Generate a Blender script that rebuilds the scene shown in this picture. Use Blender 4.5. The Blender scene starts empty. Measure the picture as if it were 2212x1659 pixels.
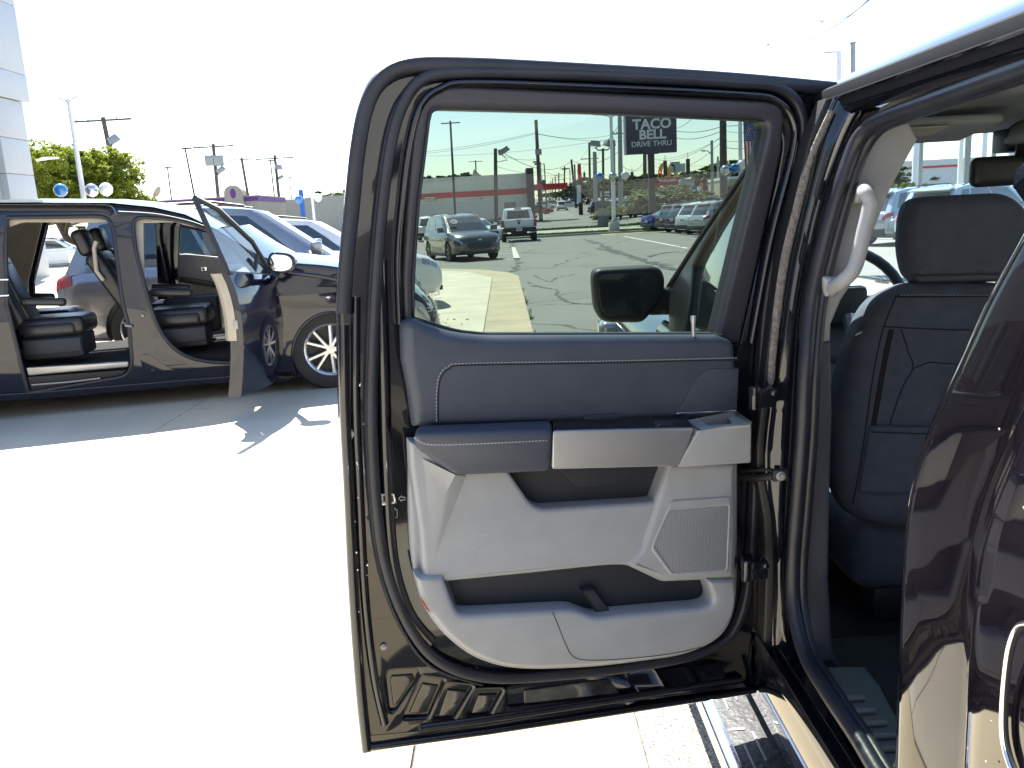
import bpy, bmesh, math, random
from mathutils import Vector, Matrix
random.seed(7)
sc = bpy.context.scene
V = Vector
# ------------------------------------------------------------------ camera
CF, CH, CY0, CR = 1800.0, 1.5, 466.0, 0.056
CP = math.atan((829.5 - CY0) / CF)
FW = V((0, math.cos(CP), -math.sin(CP)))
_u, _r = V((0, math.sin(CP), math.cos(CP))), V((1, 0, 0))
RT = _r * math.cos(CR) - _u * math.sin(CR)
UP = _u * math.cos(CR) + _r * math.sin(CR)
EYE = V((0, 0, CH))
cam = bpy.data.cameras.new("camera")
cam_o = bpy.data.objects.new("camera", cam)
sc.collection.objects.link(cam_o)
cam.sensor_width = 36
cam.lens = CF / 2212 * 36
cam.clip_start = 0.05
cam.clip_end = 3000
m3 = Matrix((RT, UP, -FW)).transposed()
cam_o.matrix_world = Matrix.Translation(EYE) @ m3.to_4x4()
sc.camera = cam_o
# ------------------------------------------------------------------ light
SUN = V((-0.26, 0.60, 1.0)).normalized()
world = bpy.data.worlds.new("World")
sc.world = world
world.use_nodes = True
nt = world.node_tree
nt.nodes.clear()
wo = nt.nodes.new("ShaderNodeOutputWorld")
bg = nt.nodes.new("ShaderNodeBackground")
sky = nt.nodes.new("ShaderNodeTexSky")
sky.sky_type = 'NISHITA'
sky.sun_disc = False
sky.sun_elevation = math.asin(SUN.z)
sky.sun_rotation = math.atan2(SUN.x, SUN.y)
sky.dust_density = 0.6
sky.ozone_density = 1.0
sky.air_density = 1.0
bg.inputs[1].default_value = 0.102
nt.links.new(sky.outputs[0], bg.inputs[0])
nt.links.new(bg.outputs[0], wo.inputs[0])
sun = bpy.data.lights.new("sun", 'SUN')
sun.energy = 4.9
sun.angle = math.radians(0.53)
sun.color = (1.0, 0.95, 0.86)
sun_o = bpy.data.objects.new("sun", sun)
sc.collection.objects.link(sun_o)
sun_o.rotation_euler = SUN.to_track_quat('Z', 'Y').to_euler()
sc.view_settings.view_transform = 'Standard'
sc.view_settings.look = 'None'
sc.view_settings.exposure = 1.95
sc.view_settings.gamma = 1
sc.view_settings.use_curve_mapping = False
sc.render.engine = 'CYCLES'
sc.cycles.max_bounces = 10
sc.cycles.transparent_max_bounces = 24
sc.cycles.use_denoising = True
sc.cycles.caustics_reflective = False
sc.cycles.caustics_refractive = False
sc.cycles.sample_clamp_indirect = 6

# ------------------------------------------------------------------ survey helpers (measured positions to metres)
def ray(x, y):
    return FW + RT * ((x - 1106) / CF) + UP * ((829.5 - y) / CF)
def onp(x, y, P0, n):
    d = ray(x, y)
    return EYE + d * ((P0 - EYE).dot(n) / d.dot(n))
SLOPE, SL0 = 0.0195, 55.0
def hz(Y):
    return max(0.0, (Y - SL0) * SLOPE)
def G(x, y, z=0.0):
    p = onp(x, y, V((0, 0, z)), V((0, 0, 1)))
    if (p.y > SL0 or p.y < 0) and z == 0:
        p = onp(x, y, V((0, SL0, 0)), V((0, -SLOPE, 1)).normalized())
    return p
def PY(x, y, Y):
    return onp(x, y, V((0, Y, 0)), V((0, 1, 0)))
def PX(x, y, X):
    return onp(x, y, V((X, 0, 0)), V((1, 0, 0)))
def Z3(x, y): return (877.8 + .3621 * x, 208.5 + .3621 * y)
def Z1(x, y): return (x * .3472, y * .3472)
def Z2(x, y): return (x * .3472, 395 + y * .3472)
def Z5(x, y): return (1591 + x * .3307, y * .3307)
def ZD(x, y): return (822.9 + .3968 * x, 658.3 + .3968 * y)
def ZB(x, y): return (713.2 + .3968 * x, 1097.2 + .3968 * y)
def ZS(x, y): return (1481.2 + .3969 * x, 329.2 + .3969 * y)
def ZL(x, y): return (1426.4 + .4047 * x, 987.5 + .4047 * y)
def ZW(x, y): return (1854.3 + .1617 * x, 307.2 + .1617 * y)

# ------------------------------------------------------------------ materials
MAT = {}
def mat(name, col, rough=0.5, metal=0.0, coat=0.0, var=0.12, scale=6.0, bump=0.0, bscale=60.0, spec=0.5, emis=None, trans=None, detail=4, col2=None, c2=(.45, .6)):
    if name in MAT: return MAT[name]
    m = bpy.data.materials.new(name)
    m.use_nodes = True
    t = m.node_tree
    b = t.nodes["Principled BSDF"]
    b.inputs["Roughness"].default_value = rough
    b.inputs["Metallic"].default_value = metal
    b.inputs["Coat Weight"].default_value = coat
    b.inputs["Coat Roughness"].default_value = 0.03
    b.inputs["Specular IOR Level"].default_value = spec
    tc = t.nodes.new("ShaderNodeTexCoord")
    n = t.nodes.new("ShaderNodeTexNoise")
    n.inputs["Scale"].default_value = scale
    n.inputs["Detail"].default_value = detail
    t.links.new(tc.outputs["Object"], n.inputs["Vector"])
    cr = t.nodes.new("ShaderNodeValToRGB")
    c = V(col)
    cr.color_ramp.elements[0].position = .3
    cr.color_ramp.elements[1].position = .7
    cr.color_ramp.elements[0].color = (*(c * (1 - var)), 1)
    cr.color_ramp.elements[1].color = (*(c * (1 + var)), 1)
    if col2:
        cr.color_ramp.elements[0].position, cr.color_ramp.elements[1].position = c2
        cr.color_ramp.elements[0].color = (*col, 1)
        cr.color_ramp.elements[1].color = (*col2, 1)
    t.links.new(n.outputs["Fac"], cr.inputs["Fac"])
    t.links.new(cr.outputs[0], b.inputs["Base Color"])
    rr = t.nodes.new("ShaderNodeMapRange")
    rr.inputs[3].default_value = max(0, rough - .06)
    rr.inputs[4].default_value = min(1, rough + .06)
    t.links.new(n.outputs["Fac"], rr.inputs[0])
    t.links.new(rr.outputs[0], b.inputs["Roughness"])
    if bump:
        n2 = t.nodes.new("ShaderNodeTexNoise")
        n2.inputs["Scale"].default_value = bscale
        n2.inputs["Detail"].default_value = 3
        t.links.new(tc.outputs["Object"], n2.inputs["Vector"])
        bp = t.nodes.new("ShaderNodeBump")
        bp.inputs["Strength"].default_value = bump
        bp.inputs["Distance"].default_value = 0.01
        t.links.new(n2.outputs["Fac"], bp.inputs["Height"])
        t.links.new(bp.outputs[0], b.inputs["Normal"])
    if emis:
        b.inputs["Emission Color"].default_value = (*emis[0], 1)
        b.inputs["Emission Strength"].default_value = emis[1]
    if trans:
        b.inputs["Transmission Weight"].default_value = 0
    MAT[name] = m
    return m
def glass(name, tint, ref=1.0, rough=0.0, dirt=0.0):
    if name in MAT: return MAT[name]
    m = bpy.data.materials.new(name)
    m.use_nodes = True
    t = m.node_tree
    t.nodes.clear()
    o = t.nodes.new("ShaderNodeOutputMaterial")
    tr = t.nodes.new("ShaderNodeBsdfTransparent")
    tr.inputs[0].default_value = (*tint, 1)
    gl = t.nodes.new("ShaderNodeBsdfGlossy")
    gl.inputs["Roughness"].default_value = rough
    gl.inputs["Color"].default_value = (ref, ref, ref, 1)
    fr = t.nodes.new("ShaderNodeFresnel")
    geo = t.nodes.new("ShaderNodeNewGeometry")
    ior = t.nodes.new("ShaderNodeMapRange")
    ior.inputs[3].default_value = 1.5
    ior.inputs[4].default_value = 1 / 1.5
    t.links.new(geo.outputs["Backfacing"], ior.inputs[0])
    t.links.new(ior.outputs[0], fr.inputs[0])
    mx = t.nodes.new("ShaderNodeMixShader")
    t.links.new(fr.outputs[0], mx.inputs[0])
    t.links.new(tr.outputs[0], mx.inputs[1])
    t.links.new(gl.outputs[0], mx.inputs[2])
    last = mx
    if dirt:
        df = t.nodes.new("ShaderNodeBsdfDiffuse")
        df.inputs[0].default_value = (.5, .5, .48, 1)
        tc = t.nodes.new("ShaderNodeTexCoord")
        n = t.nodes.new("ShaderNodeTexNoise")
        n.inputs["Scale"].default_value = 5
        n.inputs["Detail"].default_value = 8
        t.links.new(tc.outputs["Object"], n.inputs["Vector"])
        mr = t.nodes.new("ShaderNodeMapRange")
        mr.inputs[1].default_value = .4
        mr.inputs[2].default_value = .75
        mr.inputs[4].default_value = dirt
        t.links.new(n.outputs["Fac"], mr.inputs[0])
        mx2 = t.nodes.new("ShaderNodeMixShader")
        t.links.new(mr.outputs[0], mx2.inputs[0])
        t.links.new(mx.outputs[0], mx2.inputs[1])
        t.links.new(df.outputs[0], mx2.inputs[2])
        last = mx2
    t.links.new(last.outputs[0], o.inputs[0])
    MAT[name] = m
    return m

# ------------------------------------------------------------------ object helpers
WM = {}
COL = sc.collection
def tag(o, label=None, cat=None, group=None, kind=None):
    if label: o['label'] = label
    if cat: o['category'] = cat
    if group: o['group'] = group
    if kind: o['kind'] = kind
    return o
def empty(name, loc, rz=0, label=None, cat=None, group=None):
    o = bpy.data.objects.new(name, None)
    COL.objects.link(o)
    o.empty_display_size = .2
    o.location = loc
    o.rotation_euler = (0, 0, rz)
    WM[o] = Matrix.Translation(V(loc)) @ Matrix.Rotation(rz, 4, 'Z')
    return tag(o, label, cat, group)
def link(name, me, m, parent=None, world=True, smooth=40):
    """mesh data given in world metres (world=True) or in the parent's own frame"""
    o = bpy.data.objects.new(name, me)
    COL.objects.link(o)
    if m is not None:
        me.materials.clear()
        me.materials.append(m)
    if smooth:
        me.shade_smooth()
        me.set_sharp_from_angle(angle=math.radians(smooth))
    if parent:
        o.parent = parent
        if world: me.transform(WM[parent].inverted())
        WM[o] = WM[parent]
    else:
        if world and len(me.vertices):
            xs = [v.co for v in me.vertices]
            c = V((sum(p.x for p in xs) / len(xs), sum(p.y for p in xs) / len(xs), min(p.z for p in xs)))
            me.transform(Matrix.Translation(-c))
            o.location = c
            WM[o] = Matrix.Translation(c)
        else: WM[o] = Matrix()
    return o
def mk(vs, fs):
    me = bpy.data.meshes.new("m")
    me.from_pydata([tuple(v) for v in vs], [], fs)
    me.update()
    return me
class MB:
    def __init__(s): s.v, s.f = [], []
    def add(s, vs, fs):
        b = len(s.v)
        s.v += [V(v) for v in vs]
        s.f += [tuple(i + b for i in f) for f in fs]
        return s
    def box(s, c, size, M=None, taper=1.0):
        c = V(c); x, y, z = [k / 2 for k in size]
        vs = []
        for dz in (-1, 1):
            k = taper if dz > 0 else 1
            for dx, dy in ((-1, -1), (1, -1), (1, 1), (-1, 1)):
                p = V((dx * x * k, dy * y * k, dz * z))
                if M is not None: p = M @ p
                vs.append(c + p)
        return s.add(vs, [(3, 2, 1, 0), (4, 5, 6, 7), (0, 1, 5, 4), (1, 2, 6, 5), (2, 3, 7, 6), (3, 0, 4, 7)])
    def tube(s, pts, r, n=8, cap=True, close=False, n0=None, flat=1.0):
        pts = [V(p) for p in pts]
        N = len(pts)
        rs = r if isinstance(r, (list, tuple)) else [r] * N
        prev = V(n0) if n0 is not None else None
        vs = []
        for i, p in enumerate(pts):
            if close: t = pts[(i + 1) % N] - pts[i - 1]
            else: t = pts[min(i + 1, N - 1)] - pts[max(i - 1, 0)]
            if t.length < 1e-9: t = V((0, 0, 1))
            t.normalize()
            a = prev if prev is not None else (V((0, 0, 1)) if abs(t.z) < .9 else V((1, 0, 0)))
            a = (a - t * a.dot(t))
            if a.length < 1e-6: a = t.orthogonal()
            a.normalize()
            if n0 is None: prev = a
            b = t.cross(a)
            for k in range(n):
                q = 2 * math.pi * k / n
                vs.append(p + (a * math.cos(q) * flat + b * math.sin(q)) * rs[i])
        fs = []
        for i in range(N if close else N - 1):
            j = (i + 1) % N
            for k in range(n):
                l = (k + 1) % n
                fs.append((i * n + k, i * n + l, j * n + l, j * n + k))
        if cap and not close:
            fs.append(tuple(range(n - 1, -1, -1)))
            fs.append(tuple((N - 1) * n + k for k in range(n)))
        return s.add(vs, fs)
    def lathe(s, prof, M=None, n=24):
        """prof: list of (radius, height); axis local Z"""
        vs, fs = [], []
        for r, h in prof:
            for k in range(n):
                q = 2 * math.pi * k / n
                p = V((r * math.cos(q), r * math.sin(q), h))
                vs.append(M @ p if M is not None else p)
        for i in range(len(prof) - 1):
            for k in range(n):
                l = (k + 1) % n
                fs.append((i * n + k, i * n + l, (i + 1) * n + l, (i + 1) * n + k))
        return s.add(vs, fs)
    def grid(s, rows, closed=False, caps=False):
        n = len(rows[0]); vs = [p for r in rows for p in r]; fs = []
        for i in range(len(rows) - 1):
            for k in range(n if closed else n - 1):
                l = (k + 1) % n
                fs.append((i * n + k, i * n + l, (i + 1) * n + l, (i + 1) * n + k))
        if caps:
            fs.append(tuple(range(n - 1, -1, -1)))
            fs.append(tuple((len(rows) - 1) * n + k for k in range(n)))
        return s.add(vs, fs)
    def mesh(s, bev=0, seg=2, ang=30):
        me = mk(s.v, s.f)
        bm = bmesh.new()
        bm.from_mesh(me)
        bmesh.ops.recalc_face_normals(bm, faces=bm.faces)
        if bev:
            es = [e for e in bm.edges if len(e.link_faces) == 2 and e.calc_face_angle(0) > math.radians(ang)]
            bmesh.ops.bevel(bm, geom=es, offset=bev, segments=seg, profile=.5, affect='EDGES', clamp_overlap=True)
        bm.to_mesh(me)
        bm.free()
        return me
    def build(s, name, m, parent=None, world=True, bev=0, seg=2, smooth=40):
        return link(name, s.mesh(bev, seg), m, parent, world, smooth)
def fillet(pts, closed=True, seg=6):
    out = []
    N = len(pts)
    for i, p in enumerate(pts):
        r = p[2] if len(p) > 2 else 0
        c = V((p[0], p[1]))
        if r == 0 or (not closed and i in (0, N - 1)):
            out.append((c.x, c.y)); continue
        a, b = V(pts[i - 1][:2]) - c, V(pts[(i + 1) % N][:2]) - c
        ra, rb = min(r, a.length * .49), min(r, b.length * .49)
        a, b = a.normalized() * ra, b.normalized() * rb
        for k in range(seg + 1):
            t = k / seg
            q = c + a * (1 - t) ** 2 + b * t ** 2
            out.append((q.x, q.y))
    return out
def smoothpath(pts, closed=False, seg=5):
    """Catmull-Rom through the points"""
    P = [V(p[:2]) if len(p) < 4 else V(p) for p in [tuple(q) for q in pts]]
    N = len(P); out = []
    for i in range(N if closed else N - 1):
        g = lambda k: P[k % N] if closed else P[min(max(k, 0), N - 1)]
        a, b, c, d = g(i - 1), g(i), g(i + 1), g(i + 2)
        for k in range(seg):
            t = k / seg
            out.append(.5 * ((2 * b) + (c - a) * t + (2 * a - 5 * b + 4 * c - d) * t * t + (3 * b - a - 3 * c + d) * t ** 3))
    if not closed: out.append(P[-1])
    return [tuple(q) for q in out]
class Fr:
    """a plane standing in the scene; z axis = n, towards the viewer's side"""
    def __init__(s, O, n, u=None):
        s.O, s.n = V(O), V(n).normalized()
        u = V(u) if u is not None else V((0, 0, 1)).cross(s.n)
        s.u = (u - s.n * u.dot(s.n)).normalized()
        s.v = s.n.cross(s.u)
        s.M = Matrix((s.u, s.v, s.n)).transposed().to_4x4()
        s.M.translation = s.O
    def at(s, x, y, w=0):
        return onp(x, y, s.O + s.n * w, s.n)
    def loc(s, x, y, w=0):
        q = s.at(x, y, w) - s.O
        return (q.dot(s.u), q.dot(s.v))
    def plate(s, name, outline, m, parent=None, w=0, th=.02, bev=.004, holes=(), res=2, smooth=40, fil=True):
        """solid plate; outline (pixels, fillet radius) lies on its front face at distance w"""
        cu = bpy.data.curves.new("c", 'CURVE')
        cu.dimensions = '2D'
        cu.fill_mode = 'BOTH'
        for k, pl in enumerate([outline] + list(holes)):
            pts = fillet(pl) if fil else pl
            pts = [s.loc(x, y, w) for x, y in pts]
            sp = cu.splines.new('POLY')
            sp.points.add(len(pts) - 1)
            for i, p in enumerate(pts): sp.points[i].co = (p[0], p[1], 0, 1)
            sp.use_cyclic_u = True
        e = max(th / 2 - bev, 1e-4)
        cu.extrude = e
        cu.bevel_depth = bev
        cu.bevel_resolution = res
        cu.offset = -bev
        ob = bpy.data.objects.new("t", cu)
        COL.objects.link(ob)
        dg = bpy.context.evaluated_depsgraph_get()
        me = bpy.data.meshes.new_from_object(ob.evaluated_get(dg))
        bpy.data.objects.remove(ob)
        bpy.data.curves.remove(cu)
        bm = bmesh.new(); bm.from_mesh(me)
        bmesh.ops.remove_doubles(bm, verts=bm.verts, dist=1e-5)
        bm.to_mesh(me); bm.free()
        me.transform(s.M @ Matrix.Translation((0, 0, w - th / 2)))
        return link(name, me, m, parent, True, smooth)
    def strip(s, name, path, m, parent=None, w=0, half=.01, rise=.01, closed=False, smo=True, seg=5, n=10, sq=1.0):
        pts = smoothpath(path, closed, seg) if smo else path
        P = [s.at(p[0], p[1], w) for p in pts]
        b = MB()
        vs, N = [], len(P)
        for i, p in enumerate(P):
            t = (P[(i + 1) % N] - P[i - 1]) if closed else (P[min(i + 1, N - 1)] - P[max(i - 1, 0)])
            t.normalize()
            l = s.n.cross(t).normalized()
            h = half[i * (len(half) - 1) // (N - 1)] if isinstance(half, (list, tuple)) else half
            sgp = lambda q: math.copysign(abs(q) ** sq, q)
            vs.append([p + l * (h * sgp(math.cos(math.pi * 2 * k / n))) + s.n * (rise * sgp(math.sin(math.pi * 2 * k / n))) for k in range(n)])
        if closed: vs.append(vs[0])
        b.grid(vs, closed=True, caps=not closed)
        return b.build(name, m, parent, smooth=60)
def facet(name, vs, fs, m, parent=None, bev=.006, seg=3, smooth=40):
    me = mk(vs, fs)
    bm = bmesh.new(); bm.from_mesh(me)
    bmesh.ops.recalc_face_normals(bm, faces=bm.faces)
    if bev:
        bmesh.ops.bevel(bm, geom=[e for e in bm.edges if len(e.link_faces) == 2 and e.calc_face_angle(0) > .2], offset=bev, segments=seg, profile=.5, affect='EDGES', clamp_overlap=True)
    bm.to_mesh(me); bm.free()
    return link(name, me, m, parent, True, smooth)
def txt(name, s, size, M, m, parent=None, ext=.003, align='CENTER', sx=1.0, bold=0):
    cu = bpy.data.curves.new("t", 'FONT')
    cu.body = s; cu.size = size; cu.extrude = ext; cu.align_x = align; cu.align_y = 'CENTER'
    cu.offset = bold
    cu.resolution_u = 3
    ob = bpy.data.objects.new("t", cu)
    COL.objects.link(ob)
    dg = bpy.context.evaluated_depsgraph_get()
    me = bpy.data.meshes.new_from_object(ob.evaluated_get(dg))
    bpy.data.objects.remove(ob); bpy.data.curves.remove(cu)
    me.transform(M @ Matrix.Diagonal((sx, 1, 1, 1)))
    return link(name, me, m, parent, True, 0)
def face_m(loc, n=(0, -1, 0)):
    """matrix putting XY text upright, facing n"""
    n = V(n).normalized(); u = V((0, 0, 1)).cross(n).normalized(); v = n.cross(u)
    M = Matrix((u, v, n)).transposed().to_4x4(); M.translation = V(loc)
    return M
def copy_tree(o, parent=None):
    c = o.copy(); COL.objects.link(c); c.parent = parent
    for k in ('label',):
        pass
    for ch in [q for q in KIDS.get(o, [])]: copy_tree(ch, c)
    return c
KIDS = {}

def bend(o, fn, normal, zs, base=None):
    """curve a finished part: cut it at the heights zs, then push every vertex along normal by fn(height)"""
    M = WM[o]; Mi = M.inverted(); me = o.data
    me.transform(M)
    bm = bmesh.new(); bm.from_mesh(me)
    if zs:
        bmesh.ops.triangulate(bm, faces=[f for f in bm.faces if len(f.verts) > 4])
        for z in zs:
            bmesh.ops.bisect_plane(bm, geom=bm.verts[:] + bm.edges[:] + bm.faces[:], dist=1e-5, plane_co=(0, 0, z), plane_no=(0, 0, 1))
    for v in bm.verts: v.co += normal * fn(v.co.z)
    bm.to_mesh(me); bm.free()
    me.transform(Mi)
    me.shade_smooth(); me.set_sharp_from_angle(angle=math.radians(40))
# ------------------------------------------------------------------ shared materials
M_black = mat("gloss_black_paint", (.006, .007, .012), .09, coat=1, spec=.3, var=.25, scale=3, bump=0)
M_rub = mat("rubber_seal", (.016, .0185, .030), .42, bump=.06, bscale=90, var=.25, scale=14)
M_tyre = mat("tyre_rubber", (.022, .022, .022), .75, bump=.3, bscale=60)
M_rim = mat("silver_rim", (.55, .56, .58), .28, metal=.9)
M_trimblack = mat("black_plastic", (.018, .019, .022), .5, bump=.05, bscale=200)
M_chrome = mat("chrome", (.75, .76, .78), .12, metal=1)
M_wood = mat("weathered_pole_wood", (.10, .085, .07), .9, bump=.5, bscale=8, var=.3)
M_white = mat("white_pole_paint", (.72, .74, .76), .45, var=.05)
M_conc = mat("concrete_base", (.38, .37, .34), .85, bump=.3, bscale=30)
M_darkmetal = mat("dark_metal", (.035, .037, .04), .5)
M_gmetal = mat("galvanised_metal", (.30, .31, .32), .5, metal=.3)
M_carglass = mat("tinted_car_glass", (.012, .02, .022), .04, coat=1, spec=.8)
M_winclear = glass("pale_car_glass", (.62, .74, .72))
M_red = mat("red_lamp_lens", (.35, .012, .015), .15, coat=1)
M_lamp = mat("clear_lamp_lens", (.45, .47, .5), .12, metal=.5, coat=1)
M_plate = mat("plate_white", (.75, .75, .74), .4)
M_plred = mat("plate_red", (.5, .03, .04), .4)
# ------------------------------------------------------------------ ground
def asphalt():
    m = mat("asphalt", (.165, .165, .155), .85, bump=.35, bscale=70, var=.1, scale=.35, detail=8)
    t = m.node_tree
    b = t.nodes["Principled BSDF"]
    src = b.inputs["Base Color"].links[0].from_socket
    tc = [n for n in t.nodes if n.type == 'TEX_COORD'][0]
    n = t.nodes.new("ShaderNodeTexNoise"); n.inputs["Scale"].default_value = .9; n.inputs["Detail"].default_value = 6
    mx = t.nodes.new("ShaderNodeMixRGB"); mx.blend_type = 'ADD'; mx.inputs[0].default_value = 1.2
    vo = t.nodes.new("ShaderNodeTexVoronoi"); vo.feature = 'DISTANCE_TO_EDGE'; vo.inputs["Scale"].default_value = .16
    t.links.new(tc.outputs["Object"], n.inputs["Vector"])
    t.links.new(tc.outputs["Object"], mx.inputs[1]); t.links.new(n.outputs["Color"], mx.inputs[2])
    t.links.new(mx.outputs[0], vo.inputs["Vector"])
    r = t.nodes.new("ShaderNodeValToRGB")
    r.color_ramp.elements[0].position = .003; r.color_ramp.elements[0].color = (.35, .35, .35, 1)
    r.color_ramp.elements[1].position = .008; r.color_ramp.elements[1].color = (1, 1, 1, 1)
    t.links.new(vo.outputs["Distance"], r.inputs[0])
    m2 = t.nodes.new("ShaderNodeMixRGB"); m2.blend_type = 'MULTIPLY'; m2.inputs[0].default_value = 1
    t.links.new(src, m2.inputs[1]); t.links.new(r.outputs[0], m2.inputs[2])
    # fine light and dark aggregate
    n3 = t.nodes.new("ShaderNodeTexNoise"); n3.inputs["Scale"].default_value = 45; n3.inputs["Detail"].default_value = 4
    t.links.new(tc.outputs["Object"], n3.inputs["Vector"])
    r3 = t.nodes.new("ShaderNodeMapRange"); r3.inputs[1].default_value = .3; r3.inputs[2].default_value = .7; r3.inputs[3].default_value = .65; r3.inputs[4].default_value = 1.4
    t.links.new(n3.outputs["Fac"], r3.inputs[0])
    m4 = t.nodes.new("ShaderNodeVectorMath"); m4.operation = 'SCALE'
    t.links.new(m2.outputs[0], m4.inputs[0]); t.links.new(r3.outputs[0], m4.inputs[3])
    t.links.new(m4.outputs[0], b.inputs["Base Color"])
    return m
M_asph = asphalt()
M_slab = mat("concrete_slab", (.50, .46, .365), .85, bump=.15, bscale=50, var=.12, scale=1.3, detail=8)
M_tan = mat("tan_concrete_gutter", (.40, .34, .23), .85, bump=.2, bscale=50, var=.14, scale=1.5, detail=8)
M_grass = mat("grass_soil", (.06, .10, .02), .95, bump=.6, bscale=12, var=.5, scale=3)
M_paint = mat("road_paint", (.72, .70, .62), .7, var=.15, scale=8)
M_tar = mat("tar_crack_filler", (.035, .035, .035), .6)
M_walk = mat("sidewalk_concrete", (.36, .35, .30), .9, var=.1, scale=.8)
def sheet(name, pts, m, z=0.004, kind='structure', th=0):
    """flat piece of ground following the terrain; pts counter-clockwise (x, y)"""
    if th:
        n = len(pts)
        vs = [(x, y, hz(y) + z) for x, y in pts] + [(x, y, hz(y) + z - th) for x, y in pts]
        fs = [tuple(range(n)), tuple(range(2 * n - 1, n - 1, -1))] + [(i, i + n, (i + 1) % n + n, (i + 1) % n) for i in range(n)]
    else:
        vs = [(x, y, hz(y) + z) for x, y in pts]; fs = [tuple(range(len(pts)))]
    return tag(link(name, mk(vs, fs), m, None, True, 0), kind=kind)
b = MB()
xs = [-500, -120, -40, 0, 40, 120, 500]
ys = [-300, -40, 0, 55, 120, 300, 600, 1200]
b.grid([[V((x, y, hz(y))) for x in xs] for y in ys])
g = tag(link("ground", b.mesh(), M_asph, None, True, 0), kind='structure')
# apron of concrete slabs with recessed joints
apron = tag(link("concrete_apron", mk([(-20, -9, .002), (-.34, -9, .002), (-.34, 21, .002), (-20, 21, .002)], [(0, 1, 2, 3)]), mat("joint_sand", (.12, .10, .075), .9), None, True, 0), kind='structure')
xe = [-.34, -2.8, -5.6, -8.4, -11.2]
yj = [-9, -3, 2.03, 7, 13.4, 17.4, 21]
for i in range(len(xe) - 1):
    for j in range(len(yj) - 1):
        x1, x0, y0, y1 = xe[i] - .004, xe[i + 1] + .004, yj[j] + .004, yj[j + 1] - .004
        m = MB().box(((x0 + x1) / 2, (y0 + y1) / 2, .0), (x1 - x0, y1 - y0, .024))
        m.build("slab", M_slab, apron, smooth=0)
sheet("concrete_apron", [(-120, 21.02), (-.34, 21.02), (-.34, 22), (-1.0, 24.6), (-2.2, 26.3), (-5, 27.2), (-8, 27.4), (-8, 60), (-120, 60)], M_slab, .011, th=.02)
sheet("concrete_apron", [(-120, -30), (-20, -30), (-20, 21), (-120, 21)], M_slab, .011, th=.02)
gut = tag(link("kerb_gutter", mk([(-.33, -9, .001), (.31, -9, .001), (.31, 20.6, .001), (-.33, 22, .001)], [(0, 1, 2, 3)]), M_tar, None, True, 0), kind='structure')
for k in range(10):
    y0, y1 = -9 + 3 * k + .005, -9 + 3 * k + 2.995
    MB().box((-.01, (y0 + y1) / 2, 0), (.64, y1 - y0, .026)).build("gutter_slab", M_tan, gut, smooth=0)
link("gutter_slab", mk([(-.33, 21.005, .013), (.31, 21.005, .013), (.1, 22.4, .013), (-.6, 24.2, .013), (-1.9, 25.9, .013), (-4, 26.9, .013), (-4.2, 26.5, .013), (-2.3, 25.5, .013), (-1.1, 23.8, .013)], [(0, 1, 2, 3, 4, 5, 6, 7, 8)]), M_tan, gut, smooth=0)
# exposed aggregate beside the pickup
M_agg = mat("exposed_aggregate", (.12, .10, .085), .75, bump=.8, bscale=120, scale=105, detail=4, col2=(.50, .46, .40), c2=(.36, .60))
sheet("aggregate_paving", [(.315, .3), (3.2, .3), (3.2, 4.6), (.315, 4.6)], M_agg, .012, th=.02)
sheet("concrete_apron", [(.315, -30), (30, -30), (30, .29), (.315, .29)], M_slab, .011, th=.02)
# kerb, verge, sidewalk
sheet("kerb", [(-2.5, 54.9), (40, 52.9), (40, 53.2), (-2.5, 55.2)], M_walk, .12, th=.12)
sheet("concrete_pad", [(6.2, 52.2), (40, 50.5), (40, 52.9), (6.2, 54.5)], M_tan, .006, th=.01)
def verge(name, pts): return tag(sheet(name, pts, M_grass, .03, th=.03), kind='structure')
verge("grass_verge", [(-2.5, 55.2), (40, 53.2), (40, 57.4), (-2.5, 59.4)])
sheet("sidewalk", [(-2.5, 59.4), (60, 57.4), (60, 62.4), (-2.5, 64.4)], M_walk, .06, th=.06)
verge("grass_verge", [(-2.5, 64.4), (60, 62.4), (60, 66.4), (-2.5, 69.0)])
def grassblades(name, regions, n, h=.10, mcol=None, label=None):
    b = MB()
    rnd = random.Random(3)
    tot = sum(r[4] for r in regions)
    for x0, x1, y0, y1, wt in regions:
        for _ in range(int(n * wt / tot)):
            x, y = rnd.uniform(x0, x1), rnd.uniform(y0, y1)
            y -= (x + 2.5) * .047
            z = hz(y) + .03
            a = rnd.uniform(0, 6.3); k = h * rnd.uniform(.5, 1.3); w = .03
            dx, dy = math.cos(a) * w, math.sin(a) * w
            b.add([(x - dx, y - dy, z), (x + dx, y + dy, z), (x + rnd.uniform(-.05, .05), y + rnd.uniform(-.05, .05), z + k)], [(0, 1, 2)])
    return tag(b.build(name, mcol or mat("grass_blades", (.10, .16, .035), .7, var=.5, scale=1.5), smooth=0), kind='stuff')
grassblades("grass", [(-2.5, 30, 55.3, 59.3, 4), (-2.5, 40, 64.5, 68.9, 4)], 26000)
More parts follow.
